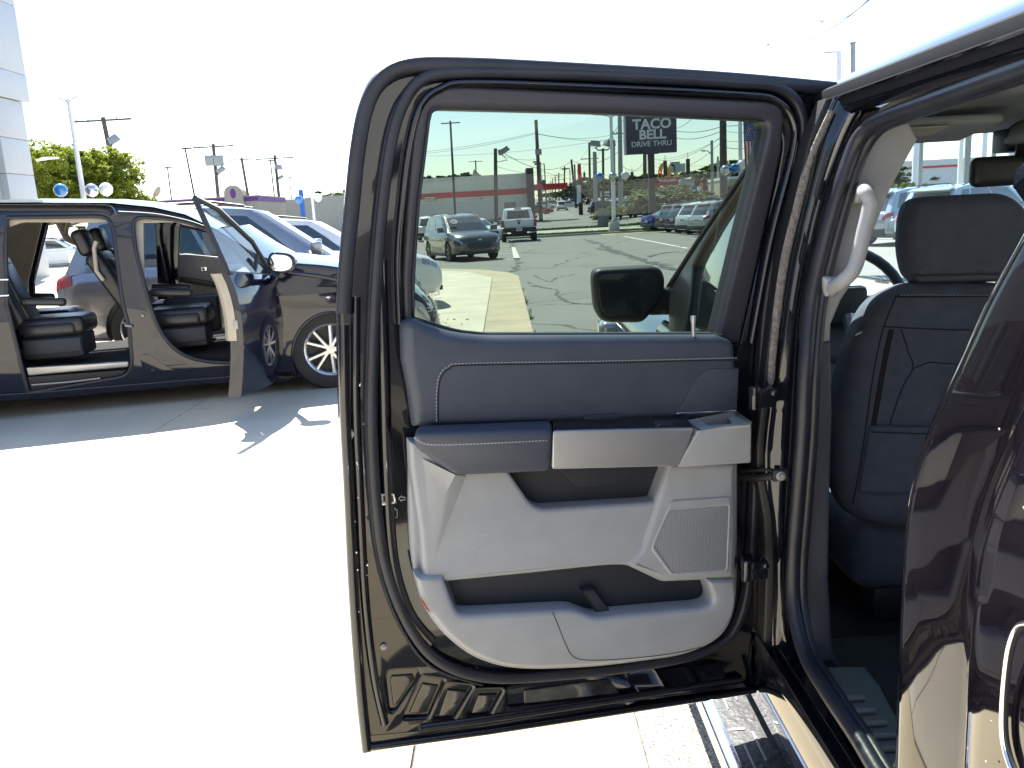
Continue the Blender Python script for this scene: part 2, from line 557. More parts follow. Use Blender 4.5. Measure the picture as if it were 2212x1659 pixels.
def ribbon(name, pix, m, w, z=.006, zz=True, par=None):
    P = smoothpath([Z3(*p) if zz else p for p in pix], False, 12 if m is M_tar else 4)
    P = [G(*p) for p in P]
    if m is M_tar: P = [p + V((random.gauss(0, 1), random.gauss(0, 1), 0)) * min(.10, w * .55) for p in P]
    vs = []
    for i, p in enumerate(P):
        t = (P[min(i + 1, len(P) - 1)] - P[max(i - 1, 0)]); t.z = 0; t.normalize()
        l = V((-t.y, t.x, 0)) * (w / 2) * random.uniform(.15, 1.3)
        if m is M_paint: l = V((-t.y, t.x, 0)) * (w / 2)
        vs += [p + l + V((0, 0, z)), p - l + V((0, 0, z))]
    me = mk(vs, [(2 * i + 1, 2 * i, 2 * i + 2, 2 * i + 3) for i in range(len(P) - 1)])
    bm = bmesh.new(); bm.from_mesh(me)
    for f in bm.faces:
        if f.normal.z < 0: f.normal_flip()
    bm.to_mesh(me); bm.free()
    return tag(link(name, me, m, par, True, 0), kind='structure')
for pth, w in [([(1300, 835), (1480, 868), (1675, 906)], .12), ([(255, 985), (450, 978), (650, 971)], .12), ([(545, 940), (640, 936)], .12), ([(800, 862), (1000, 850), (1300, 834)], .06)]:
    ribbon("parking_line", pth, M_paint, w)
for pth, w in [([(1055, 848), (1150, 880), (1230, 920), (1330, 950), (1420, 985), (1530, 1010), (1590, 1035)], .30), ([(1130, 905), (1230, 925), (1300, 930)], .12),
               ([(1430, 960), (1530, 935), (1640, 925)], .14), ([(655, 975), (668, 1005), (652, 1035), (585, 1050), (440, 1052)], .14), ([(632, 862), (630, 903)], .2),
               ([(760, 1065), (850, 1108), (905, 1080), (1000, 1060)], .05), ([(735, 1128), (880, 1152), (902, 1190), (985, 1232), (1100, 1240)], .06), ([(745, 1246), (900, 1240), (1105, 1240)], .025),
               ([(720, 1105), (800, 1140), (860, 1148)], .04), ([(900, 1190), (960, 1175), (1050, 1168)], .03), ([(1480, 900), (1560, 890), (1650, 900)], .05), ([(700, 1030), (1100, 1020), (1500, 1012)], .04)]:
    ribbon("tar_crack", pth, M_tar, w)
P0, P1, P2, P3 = [G(*Z3(*p)) for p in ((628, 905), (648, 905), (678, 972), (640, 972))]
sheet("painted_island", [(p.x, p.y) for p in (P3, P2, P1, P0)], mat("worn_kerb_paint", (.55, .53, .45), .8, var=.4, scale=6), .05, th=.05)

# ------------------------------------------------------------------ cars
def lerp(a, b, t): return a + (b - a) * t
SPECS = {
 'suv': dict(L=4.6, W=1.85, H=1.68, wb=2.68, r=.34,
   t=[-.5, -.493, -.465, -.42, -.25, -.05, .12, .24, .32, .40, .455, .485, .5],
   zt=[.80, .95, 1.01, 1.04, 1.05, 1.03, 1.02, 1.03, 1.00, .93, .86, .76, .62],
   hw=[.74, .84, .93, .97, 1, 1, 1, .995, .985, .96, .90, .80, .66],
   zb=[.40, .33, .28, .24, .2, .2, .2, .2, .2, .22, .25, .29, .36], cab=(-.478, -.40, .265, .06), rw=.74, sides=[(.035, .17), (.20, .54), (.565, .93)], rz=(.09, .03)),
 'sedan': dict(L=4.8, W=1.84, H=1.45, wb=2.8, r=.335,
   t=[-.5, -.49, -.46, -.42, -.30, -.05, .12, .22, .32, .40, .455, .485, .5],
   zt=[.78, .92, .985, 1.0, .97, .93, .92, .93, .90, .83, .75, .68, .56],
   hw=[.74, .84, .93, .97, 1, 1, 1, .995, .985, .96, .90, .80, .66],
   zb=[.42, .33, .27, .22, .18, .18, .18, .18, .18, .2, .22, .25, .3], cab=(-.40, -.20, .25, .055), rw=.70, sides=[(.11, .47), (.50, .90)], rz=(.10, .04)),
 'pickup': dict(L=5.8, W=2.02, H=1.93, wb=3.55, r=.40,
   t=[-.5, -.495, -.48, -.44, -.25, -.05, .12, .24, .32, .40, .455, .485, .5],
   zt=[1.25, 1.27, 1.28, 1.28, 1.27, 1.26, 1.26, 1.26, 1.25, 1.22, 1.17, 1.08, .95],
   hw=[.94, .96, .975, .98, 1, 1, 1, 1, .99, .97, .94, .9, .84],
   zb=[.62, .60, .55, .5, .42, .4, .4, .4, .4, .42, .45, .5, .55], cab=(-.10, -.075, .245, .09), rw=.80, sides=[(.08, .50), (.55, .92)], rz=(.05, .02)),
}
MESHC = {}
def mirror_rot(me): return me
def car_geo(kind):
    if kind in MESHC: return MESHC[kind]
    s = SPECS[kind]; L, W, H, wb, r = s['L'], s['W'] / 2, s['H'], s['wb'], s['r']
    base = 1.0
    def sec(i, off=0.0):
        x = s['t'][i] * L; zt, zb, w = s['zt'][i], s['zb'][i], s['hw'][i] * W
        h = zt - zb
        P = [(0, zb), (w * .86, zb), (w * .96, zb + .05), (w * .99, zb + .16 * h), (w * .985, zb + .38 * h), (w * 1.0, zb + .62 * h), (w * .985, zb + .80 * h), (w * .945, zb + .93 * h), (w * .86, zt - .005), (w * .5, zt + .022), (0, zt + .03)]
        if kind == 'pickup': P = [(0, zb), (w * .9, zb), (w * .97, zb + .04), (w * .99, zb + .16 * h), (w * .985, zb + .4 * h), (w * 1.0, zb + .7 * h), (w * .985, zb + .88 * h), (w * .975, zb + .96 * h), (w * .95, zt), (w * .5, zt + .012), (0, zt + .02)]
        return [V((x, y, z)) for y, z in P]
    N = len(s['t']); rows = []
    halfs = [sec(i) for i in range(N)]
    for hsec in halfs: rows.append([V((p.x, -p.y, p.z)) for p in hsec] + [p.copy() for p in reversed(hsec[1:-1])])
    b = MB().grid(rows, closed=True, caps=True)
    me = b.mesh()
    # refine a little
    bm = bmesh.new(); bm.from_mesh(me)
    bmesh.ops.recalc_face_normals(bm, faces=bm.faces)
    bm.to_mesh(me); bm.free()
    bo = bpy.data.objects.new("b", me); COL.objects.link(bo)
    cut = MB()
    for sx in (-1, 1):
        for sy in (-1, 1):
            M = Matrix.Translation((sx * wb / 2 + (0.0), sy * (W + .1), r)) @ Matrix.Rotation(math.pi / 2, 4, 'X')
            cut.lathe([(0.0001, -.42), (r * 1.17, -.42), (r * 1.17, .42), (0.0001, .42)], M, 28)
    if kind == 'pickup': cut.box((-.30 * L, 0, 1.25), (.36 * L, W * 1.72, .9))
    cm = cut.mesh(); co = bpy.data.objects.new("c", cm); COL.objects.link(co)
    md = bo.modifiers.new("b", 'BOOLEAN'); md.operation = 'DIFFERENCE'; md.object = co; md.solver = 'EXACT'
    dg = bpy.context.evaluated_depsgraph_get()
    body = bpy.data.meshes.new_from_object(bo.evaluated_get(dg))
    bpy.data.objects.remove(bo); bpy.data.objects.remove(co)
    g = {'body': body}
    # cabin
    xr0, xr1, xf0, xf1 = [k * L for k in s['cab']]
    wb_, wr = W * .90, W * s['rw']
    if kind == 'pickup': wb_ = W * .93
    def zbelt(x):
        t = x / L
        for i in range(N - 1):
            if s['t'][i] <= t <= s['t'][i + 1]: return lerp(s['zt'][i], s['zt'][i + 1], (t - s['t'][i]) / (s['t'][i + 1] - s['t'][i])) - .01
        return 1.0
    def zroof(x):
        k = (x - xr1) / (xf1 - xr1)
        return H - .04 - (s['rz'][0] * (1 - min(k / .35, 1)) ** 2) - .06 * max(0, (k - .55) / .45) ** 2
    def ring(t):
        """t: 0 belt .. 1 roof edge"""
        x0, x1, w = lerp(xr0, xr1, t), lerp(xf0, xf1, t), lerp(wb_, wr, t ** 1.15)
        cr = .16 if t < .5 else .14
        pts = []
        for k in range(13):
            x = lerp(x0 + cr, x1 - cr * 1.3, k / 12); pts.append((x, -w))
        pts += [(x1 - cr * .5, -w * .965), (x1 - cr * .05, -w * .86), (x1 + .03, -w * .5), (x1 + .05, 0), (x1 + .03, w * .5), (x1 - cr * .05, w * .86), (x1 - cr * .5, w * .965)]
        for k in range(13):
            x = lerp(x1 - cr * 1.3, x0 + cr, k / 12); pts.append((x, w))
        pts += [(x0 + cr * .35, w * .965), (x0 + .01, w * .86), (x0 - .03, w * .4), (x0 - .03, -w * .4), (x0 + .01, -w * .86), (x0 + cr * .35, -w * .965)]
        out = []
        for i, (x, y) in enumerate(pts):
            # matching belt/roof x for height
            kx = (x - x0) / (x1 - x0)
            zb = zbelt(min(max(lerp(xr0, xf0, kx), xr0), xf0)) - .03; zr = zroof(lerp(xr1, xf1, kx))
            out.append(V((x, y, lerp(zb, zr, t))))
        return out
    R = [ring(t) for t in (0, .35, .7, .92, 1)]
    top = [V((lerp(p.x, (xr1 + xf1) / 2, .14), p.y * .84, p.z + .03)) for p in R[-1]]
    top2 = [V((lerp(p.x, (xr1 + xf1) / 2, .6), p.y * .4, p.z + .045)) for p in R[-1]]
    cb = MB().grid(R + [top, top2], closed=True, caps=True)
    g['cabin'] = cb.mesh()
    def cpt(i, t, off):
        """point on the cabin ring index i (float) at height t"""
        a = ring(t); n = len(a); i0 = int(math.floor(i)) % n; f = i - math.floor(i)
        p = a[i0].lerp(a[(i0 + 1) % n], f)
        c = V(((xr0 + xf0) / 2, 0, p.z))
        # outward dir from neighbouring points
        tg = (a[(i0 + 1) % n] - a[i0]).normalized()
        nn = V((tg.y, -tg.x, .25)).normalized()
        if nn.dot(p - c) < 0: nn = V((-nn.x, -nn.y, nn.z))
        return p + nn * off
    def pane(i0, i1, t0, t1, off=.006, ni=8, ntt=4, fa=None):
        rows = []
        for k in range(ntt + 1):
            t = lerp(t0, t1, k / ntt)
            rows.append([cpt(lerp(i0, i1, j / ni), t, off) for j in range(ni + 1)])
        return MB().grid(rows).mesh()
    pan = []
    for a, c in s['sides']:
        pan.append(('side_window', pane(a * 12, c * 12, .16, .86)))
        pan.append(('side_window', pane(32 - a * 12, 32 - c * 12, .16, .86)))
    pan.append(('windshield', pane(13.6, 18.4, .06, .93)))
    n = len(R[0])
    pan.append(('rear_window', pane(34.3, 36.8, .14 if kind != 'sedan' else .06, .88)))
    g['panes'] = pan
    # body patches
    def bpt(i, j, off, sgn):
        i = max(0, min(N - 1.001, i)); j = max(0, min(9.999, j))
        i0, j0 = int(i), int(j); fi, fj = i - i0, j - j0
        a = halfs[i0][j0].lerp(halfs[i0][j0 + 1], fj); c = halfs[i0 + 1][j0].lerp(halfs[i0 + 1][j0 + 1], fj)
        p = a.lerp(c, fi)
        ti = halfs[i0 + 1][min(j0 + 1, 10)] - halfs[i0][min(j0 + 1, 10)]; tj = halfs[i0][j0 + 1] - halfs[i0][j0]
        nn = tj.cross(ti).normalized()
        if nn.y < 0 and j0 < 8: nn = -nn
        p = p + nn * off
        return V((p.x, p.y * sgn, p.z))
    def patch(i0, i1, j0, j1, off=.006, sg=1, n_=5):
        return MB().grid([[bpt(lerp(i0, i1, a / n_), lerp(j0, j1, c / 3), off, sg) for c in range(4)] for a in range(n_ + 1)]).mesh()
    fx, rx = L / 2, -L / 2
    lights = []
    for sg in (-1, 1):
        if kind != 'pickup':
            lights.append(('headlight', M_lamp, patch(9.4, 11.7, 6.0, 7.3, .008, sg)))
            lights.append(('tail_light', M_red, patch(0.25, 2.4, 6.0, 7.4, .008, sg)))
        else:
            lights.append(('headlight', M_lamp, patch(10, 11.6, 5.6, 7.2, .01, sg)))
            m_ = MB().box((rx + .045, sg * W * .915, 1.03), (.11, .17, .38)).mesh(.015, 2)
            lights.append(('tail_light', M_red, m_))
    zf = .62 if kind == 'sedan' else .70
    gx = fx - .005
    if kind == 'suv':
        lights.append(('grille', M_trimblack, facet_mesh([(y * W, z) for y, z in ((-.42, .66), (-.54, .55), (-.38, .42), (.38, .42), (.54, .55), (.42, .66))], gx + .012, .05, .02)))
        lights.append(('front_skirt', M_trimblack, facet_mesh([(y * W, z) for y, z in ((-.62, .36), (-.58, .28), (.58, .28), (.62, .36))], gx + .012, .06, .01)))
        lights.append(('rear_skirt', M_trimblack, MB().box((rx + .05, 0, .42), (.22, W * 1.62, .22)).mesh(.03, 2)))
        lights.append(('plate', M_plate, MB().box((rx - .02, 0, .77), (.03, .32, .16)).mesh()))
    if kind == 'sedan':
        lights.append(('grille', M_trimblack, facet_mesh([(y * W, z) for y, z in ((-.4, .58), (-.5, .48), (-.36, .34), (.36, .34), (.5, .48), (.4, .58))], gx + .012, .05, .02)))
        lights.append(('rear_skirt', M_trimblack, MB().box((rx + .045, 0, .38), (.2, W * 1.55, .14)).mesh(.03, 2)))
        lights.append(('plate', M_plate, MB().box((rx - .02, 0, .66), (.03, .34, .16)).mesh()))
        lights.append(('boot_lip', None, MB().box((rx + .06, 0, 1.015), (.16, W * 1.5, .03)).mesh(.01, 2)))
    if kind == 'pickup':
        lights.append(('rear_bumper', M_trimblack, MB().box((rx - .06, 0, .68), (.26, W * 1.9, .24)).mesh(.04, 2)))
        lights.append(('tailgate', None, MB().box((rx - .012, 0, 1.02), (.05, W * 1.6, .46)).mesh(.02, 2)))
        lights.append(('tailgate_handle', M_trimblack, MB().box((rx - .045, 0, 1.215), (.03, .26, .06)).mesh(.01, 2)))
        lights.append(('plate', M_plate, MB().box((rx - .2, 0, .70), (.02, .32, .16)).mesh()))
        lights.append(('brake_light', M_red, MB().box((xr1 + .03, 0, H - .045), (.10, .42, .05)).mesh(.01, 2)))
        lights.append(('undercarriage', M_trimblack, MB().box((-.1 * L, 0, .5), (L * .75, W * .9, .2)).tube([(rx + .7, -W * .8, r), (rx + .7, W * .8, r)], .07).mesh()))
        lights.append(('grille', M_trimblack, MB().box((gx, 0, .85), (.06, W * 1.1, .3)).mesh(.02, 2)))
    mx = xf0 - .28
    for sg in (-1, 1):
        zz = zbelt(mx) + .10
        lights.append(('mirror', 'mir', MB().box((mx, sg * (W + .10), zz), (.14, .24, .17)).box((mx + .02, sg * (W - .02), zz - .06), (.06, .14, .05)).mesh(.03, 2)))
    if kind == 'suv':
        for sg in (-1, 1):
            lights.append(('roof_rail', M_trimblack, MB().tube([(xr1 + .25, sg * wr * .95, H - .05), (xr1 + .5, sg * wr * .96, H + .015), (xf1 - .6, sg * wr * .96, H + .02), (xf1 - .2, sg * wr * .95, H - .04)], .016, 6).mesh()))
        lights.append(('spoiler', None, MB().box((xr1 - .08, 0, H - .12), (.24, W * 1.3, .035), Matrix.Rotation(-.25, 3, 'Y')).mesh(.01, 2)))
    for sg in (-1, 1):
        lights.append(('sill_trim', M_trimblack, MB().box((0, sg * (W - .035), s['zb'][5] + .03), (wb * .74, .06, .10)).mesh(.01, 1)))
    g['lights'] = lights
    M = Matrix.Rotation(math.pi / 2, 4, 'X')
    tw = .22 if kind != 'pickup' else .27
    g['tyre'] = MB().lathe([(r * .66, -tw / 2 + .02), (r * .72, -tw / 2), (r * .93, -tw / 2), (r, -tw / 2 + .03), (r, tw / 2 - .03), (r * .93, tw / 2), (r * .72, tw / 2), (r * .66, tw / 2 - .02), (r * .6, 0)], M, 32).mesh()
    rb = MB()
    for sy in (-1, 1):
        rb.lathe([(r * .68, sy * tw * .45), (r * .63, sy * tw * .47), (r * .60, sy * tw * .30), (r * .58, sy * tw * .1)], M, 32)
        rb.lathe([(0.001, sy * tw * .46), (r * .12, sy * tw * .45), (r * .13, sy * tw * .34)], M, 16)
        for k in range(5):
            for dk in (-.17, .17):
                a = k * 2 * math.pi / 5 + dk; a0 = k * 2 * math.pi / 5 + dk * .3
                p0 = V((math.cos(a0) * r * .08, -sy * tw * .42, math.sin(a0) * r * .08)); p1 = V((math.cos(a) * r * .63, -sy * tw * .40, math.sin(a) * r * .63))
                rb.tube([p0, p1], [r * .06, r * .05], 6)
    g['rim'] = rb.mesh()
    g['hub'] = MB().lathe([(.001, -tw * .2), (r * .58, -tw * .2), (r * .58, tw * .2), (.001, tw * .2)], M, 24).mesh()
    MESHC[kind] = g
    return g
def facet_mesh(poly, x, th, bev):
    vs = [(x, y, z) for y, z in poly] + [(x - th, y, z) for y, z in poly]
    n = len(poly)
    fs = [tuple(range(n)), tuple(range(2 * n - 1, n - 1, -1))] + [(i, i + n, (i + 1) % n + n, (i + 1) % n) for i in range(n)]
    me = mk(vs, fs); bm = bmesh.new(); bm.from_mesh(me)
    bmesh.ops.recalc_face_normals(bm, faces=bm.faces); bm.to_mesh(me); bm.free()
    return me
PC = {}
def pm(me, m):
    k = (me.name, m.name)
    if k not in PC:
        c = me.copy(); c.materials.clear(); c.materials.append(m); PC[k] = c
        c.shade_smooth(); c.set_sharp_from_angle(angle=math.radians(38))
    return PC[k]
def inst(name, me, m, parent):
    o = bpy.data.objects.new(name, pm(me, m)); COL.objects.link(o); o.parent = parent
    WM[o] = WM[parent]
    return o
def paint(name, col, metal=.0, rough=.22): return mat(name, col, rough, metal=metal, coat=1, var=.03, scale=1)
def car(name, kind, x, y, head, pm_, label, cat, group=None, far=False, glassm=None, rimm=None, scale=1.0):
    """head: degrees, direction the nose points (0 = +x, 90 = away from us)"""
    g = car_geo(kind); s = SPECS[kind]
    root = empty(name, (x, y, hz(y)), math.radians(head), label, cat, group)
    if y > SL0: root.rotation_euler = (SLOPE, 0, math.radians(head)); 
    if scale != 1: root.scale = scale
    gm = glassm or M_carglass
    inst('body', g['body'], pm_, root)
    cb = inst('cabin', g['cabin'], pm_, root)
    for n, me in g['panes']: inst(n, me, gm, cb)
    for n, m_, me in g['lights']:
        if far and n in ('sill_trim', 'undercarriage', 'boot_lip', 'plate'): continue
        mm = pm_ if m_ is None or m_ == 'mir' else m_
        if kind == 'pickup' and n == 'mirror': mm = M_trimblack
        inst(n, me, mm, root)
    for sx in (-1, 1):
        for sy in (-1, 1):
            w = inst('wheel', g['tyre'], M_tyre, root)
            w.location = (sx * s['wb'] / 2, sy * (s['W'] / 2 - .13), s['r'])
            if not far:
                inst('rim', g['rim'], rimm or M_rim, w); inst('hub', g['hub'], M_trimblack, w)
    return root
P_grey = paint("steel_grey_paint", (.085, .095, .10), .6, .28)
P_white = paint("white_paint", (.70, .72, .74))
P_silver = paint("silver_paint", (.30, .30, .31), .7, .25)
P_blue = paint("bright_blue_paint", (.01, .035, .30), .3)
P_dgreen = paint("dark_grey_green_paint", (.035, .045, .045), .5)
P_navy = paint("navy_paint", (.008, .015, .05), .3)
P_red = paint("red_paint", (.30, .01, .015))
P_black = paint("black_car_paint", (.010, .011, .013))
P_pearl = paint("pearl_grey_paint", (.42, .44, .44), .3)
P_lblue = paint("pale_blue_silver_paint", (.36, .42, .46), .5)
P_tan = paint("amber_paint", (.45, .22, .03))
# ------------------------------------------------------------------ parked and passing cars
def ctr(px, py, head, off):
    """centre of a car whose measured ground point lies `off` metres ahead of the centre"""
    p = G(*Z3(px, py)); a = math.radians(head)
    return p.x - math.cos(a) * off, p.y - math.sin(a) * off
x, y = ctr(395, 975, -70, 1.34)
esc = car("parked_suv", 'suv', x, y, -70, P_grey, "steel grey crossover facing us with round price sticker on windshield", "car", "cars parked in the lot", rimm=mat("black_rim", (.03, .03, .035), .3, coat=1))
# sticker on the windshield and oval badge
def on_car(root, name, me_, m, parent=None):
    o = bpy.data.objects.new(name, me_); COL.objects.link(o); me_.materials.append(m); o.parent = parent or root; WM[o] = WM[root]; return o
def disc_mesh(c, n, rx, ry, th=.004, k=24):
    n = V(n).normalized(); u = V((0, 0, 1)).cross(n).normalized(); v = n.cross(u); c = V(c)
    vs = [c + u * rx * math.cos(6.2832 * i / k) + v * ry * math.sin(6.2832 * i / k) + n * th for i in range(k)]
    return mk(vs, [tuple(range(k))])
M_stick = mat("sticker_white", (.8, .8, .8), .5)
M_dblue = mat("sticker_blue", (.03, .05, .22), .5)
sn = (.72, 0, .66)
cabin = [c for c in esc.children if c.name.startswith('cabin')][0]
sc_, u_ = V((.80, -.44, 1.415)), .0
on_car(esc, 'price_sticker', disc_mesh((.82, -.46, 1.37), sn, .15, .12, .035), M_dblue, cabin)
on_car(esc, 'price_sticker', disc_mesh((.82, -.46, 1.37), sn, .135, .105, .041), M_stick, cabin)
tm = face_m((0, 0, 0), sn); tm.translation = V((.82, -.46, 1.37)) + V(sn).normalized() * .047
tcu = bpy.data.curves.new('t', 'FONT'); tcu.body = '2021'; tcu.size = .11; tcu.align_x = 'CENTER'; tcu.align_y = 'CENTER'; tcu.offset = .003
to = bpy.data.objects.new('t', tcu); COL.objects.link(to)
tme = bpy.data.meshes.new_from_object(to.evaluated_get(bpy.context.evaluated_depsgraph_get())); bpy.data.objects.remove(to)
tme.transform(tm); tme.materials.clear(); on_car(esc, 'sticker_number', tme, M_dblue, cabin)
on_car(esc, 'badge', disc_mesh((2.30, 0, .73), (1, 0, .3), .075, .032, .03), M_chrome)
x, y = ctr(455, 870, -80, 0)
car("parked_sedan", 'sedan', x - .5, y + 4.2, -62, P_white, "white sedan half hidden behind the grey crossover's hood", "car", "cars parked in the lot")
p = G(*Z3(150, 880))
car("parked_suv", 'suv', p.x - .3, p.y + 6.5, 84, P_white, "white hatchback with dark rear window right behind the grey crossover's roof", "car", "cars parked in the lot")
p = G(*Z3(672, 868))
pk = car("parked_pickup", 'pickup', p.x + .05, p.y + 2.9, 90, P_white, "white pickup truck seen from behind with black rear bumper", "pickup truck", "cars parked in the lot", rimm=M_trimblack)
on_car(pk, 'badge', disc_mesh((-2.93, 0, 1.07), (-1, 0, 0), .07, .08, .02), M_trimblack)
for sg in (0,):
    pass
# plate lettering bands (dealer plate)
def dealer_plate(root, rx, z):
    me = MB().box((rx, 0, z), (.012, .22, .05)).mesh(); on_car(root, 'plate_print', me, M_plred)
dealer_plate(pk, -3.112, .70)
# the two crossovers parked beyond the minivan (noses to the right)
scx = car("parked_crossover", 'suv', -3.45, 11.4, 12, P_silver, "silver crossover with raised tailgate parked just behind the black minivan", "car", "cars in line beside the minivan", glassm=mat("dark_glass_bluegrey", (.015, .03, .04), .05, coat=1), scale=(.97, 1.04, 1.10))
car("parked_crossover", 'suv', -3.5, 14.9, 12, P_white, "white crossover parked furthest back in the line behind the minivan", "car", "cars in line beside the minivan", glassm=mat("dark_glass_bluegrey", (.015, .03, .04), .05))
# left side
alt = car("parked_sedan", 'sedan', -18.6, 41.4, 58, P_white, "white sedan with red tail lights seen through the minivan's sliding door", "car", "cars on the far left lot"); dealer_plate(alt, -2.437, .66)
car("parked_car", 'suv', -29, 57, 150, P_red, "red car parked far behind the white sedan", "car", "cars on the far left lot", far=True)
car("parked_car", 'suv', -31, 64, 170, P_white, "small white car under the big tree on the left", "car", "cars on the far left lot", far=True)
car("parked_car", 'suv', -25.6, 48.5, 20, P_white, "dark windowed white wagon behind the white sedan's roof", "car", "cars on the far left lot", far=True)
# right hand row, tails towards us
row = [(1475, 806, 'sedan', P_blue, "bright blue sedan at the far end of the parked row"), (1560, 812, 'suv', P_dgreen, "dark grey green crossover beside the blue sedan"),
       (1625, 818, 'suv', P_navy, "navy blue crossover between the dark green and white ones"), (1690, 826, 'suv', P_white, "white crossover in the parked row seen by its tail"),
       (1775, 836, 'suv', P_pearl, "pearl grey crossover nearest us of the row behind the door glass")]
for i, (zx, zy, kd, pp, lb) in enumerate(row):
    p = G(*Z3(zx, zy)); a = 20
    r = car("parked_car", kd, p.x + math.cos(math.radians(a)) * 2.1 - .1, p.y + math.sin(math.radians(a)) * 2.1 + .5, a, pp, lb, "car", "row of parked cars on the right")
    dealer_plate(r, -2.437 if kd == 'sedan' else -2.337, .66 if kd == 'sedan' else .77)
# cars seen through the pickup's windshield
wr = [(1880, 528, 25, P_lblue, "pale silver crossover with a red tail light seen past the grab handle", 22), (1990, 556, 21.5, P_lblue, "silver crossover with white plate seen beside the front headrest", 26),
      (2130, 600, 24, P_white, "white crossover seen right of the front headrest", 28), (1960, 470, 33, P_black, "black crossover with roof rails behind the silver ones", 22), (2140, 470, 36, P_lblue, "pale blue crossover roof seen above the mirror", 40)]
for px, py, Y, pp, lb, a in wr:
    q = PY(px, 500, Y)
    r = car("parked_car", 'suv', q.x + 2.1, Y + 1.2, a, pp, lb, "car", "cars beyond the windshield")
    dealer_plate(r, -2.337, .77)
# street cars
def scar(zx, Y, kd, head, pp, lb, cat="car", dy=0):
    q = PY(*Z3(zx, 660), Y)
    car("street_car", kd, q.x, Y, head, pp, lb, cat, "cars on the street", far=True)
scar(830, 172, 'suv', 0, P_white, "white wagon crossing the side street behind the dark wall end")
scar(930, 150, 'suv', 82, P_white, "white crossover waiting in the street left of the tall red sign", )
scar(975, 180, 'sedan', 0, P_white, "white car nosing out behind the waiting white crossover")
scar(875, 205, 'suv', 20, P_tan, "amber wagon behind the white wagon in the street")
scar(780, 128, 'sedan', 10, P_red, "red car at the foot of the dark wall end")
scar(958, 330, 'suv', -85, P_white, "small white car far down the street")
scar(985, 320, 'suv', -85, P_black, "small dark car far down the street")
scar(1058, 250, 'suv', -88, P_red, "small red crossover coming down the street")
scar(1090, 240, 'suv', -88, P_pearl, "pale car in the street right of the red one")
scar(1195, 108, 'suv', 8, P_navy, "dark blue crossover parked behind the twin lamp post")
scar(1290, 112, 'suv', 5, P_white, "white car between the two tall grey poles")
scar(1262, 140, 'suv', -60, P_silver, "silver car behind the dark blue crossover")
scar(1335, 140, 'pickup', -70, P_white, "white pickup parked left of the larger white pickup", "pickup truck")
scar(1385, 128, 'pickup', -70, P_white, "large white pickup parked by the sign post", "pickup truck")
scar(1350, 88, 'sedan', 60, P_dgreen, "dark grey sedan with red tail lights beside the hedge")
scar(1775, 135, 'suv', 60, P_silver, "grey van like car above the white crossover row")
scar(1835, 125, 'sedan', 60, P_navy, "blue sedan roof seen above the row by the wooden pole")
scar(1715, 150, 'sedan', 60, P_white, "white sedan right of the round bush")
scar(1870, 165, 'suv', 60, P_black, "black car roof far right above the row")
# ------------------------------------------------------------------ black pickup with its rear door open
M_dpan = mat("dark_soft_panel", (.050, .060, .088), .5, bump=.12, bscale=420, var=.06, scale=20)
M_lpan = mat("light_grey_panel", (.33, .345, .375), .5, bump=.10, bscale=420, var=.04, scale=20)
M_satin = mat("satin_metal_trim", (.40, .41, .44), .32, metal=.55, var=.03)
M_charc = mat("charcoal_frame_trim", (.036, .036, .046), .42, bump=.08, bscale=200, var=.1)
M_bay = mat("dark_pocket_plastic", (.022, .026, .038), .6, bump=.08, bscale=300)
M_stitch = mat("pale_stitch_thread", (.42, .44, .46), .8)
M_seat = mat("dark_seat_cloth", (.085, .100, .145), .9, bump=.5, bscale=500, var=.12, scale=30)
M_seam = mat("seat_seam", (.012, .012, .016), .9)
M_head = mat("headliner_cloth", (.25, .28, .29), .95, bump=.2, bscale=300)
M_carpet = mat("black_carpet", (.010, .011, .012), 1, bump=.8, bscale=200)
M_navy = mat("dark_pillar_trim", (.06, .065, .085), .55, bump=.08, bscale=300)
M_dglass = glass("privacy_door_glass", (.27, .325, .285), .8, 0, .010)
M_wind = glass("windshield_glass", (.74, .84, .82), .8)
truck = empty("black_pickup_truck", (1.2, 1.0, 0), 0, "black pickup truck in the foreground with its rear door wide open", "pickup truck")
def part(mb, name, m, parent=None, **k): return mb.build(name, m, parent or truck, **k)
HNG, OUT = V((.475, 1.60, 0)), V((-.30, 1.37, 0))
du = (HNG - OUT).normalized()
DR = Fr(OUT, V((0, 0, 1)).cross(du) * -1 if V((0, 0, 1)).cross(du).y > 0 else V((0, 0, 1)).cross(du), du)
def P(fr, x, y, w): return fr.at(x, y, w)
glass_out = [(925, 262, 0), (932, 232, 30), (1300, 241), (1632, 257), (1664, 262, 30), (1654, 310), (1606, 500), (1553, 722), (1055, 723), (985, 716, 30), (892, 686), (892, 600), (903, 440), (914, 353)]
sil = [(850, 132, 60), (1000, 131), (1400, 152), (1803, 184, 4), (1785, 255), (1742, 400), (1700, 560), (1672, 720), (1660, 850), (1650, 1100), (1640, 1300), (1620, 1420, 8), (1640, 1495, 8), (1300, 1550), (890, 1612), (783, 1632, 6), (770, 1500), (753, 1280), (745, 1050), (735, 900), (731, 690), (738, 560), (753, 400), (770, 270, 40), (790, 170, 60)]
shell_hole = [(905, 200, 60), (1655, 222, 50), (1694, 300, 30), (1680, 380), (1600, 740), (1055, 745), (985, 735), (872, 700), (868, 600), (878, 450)]
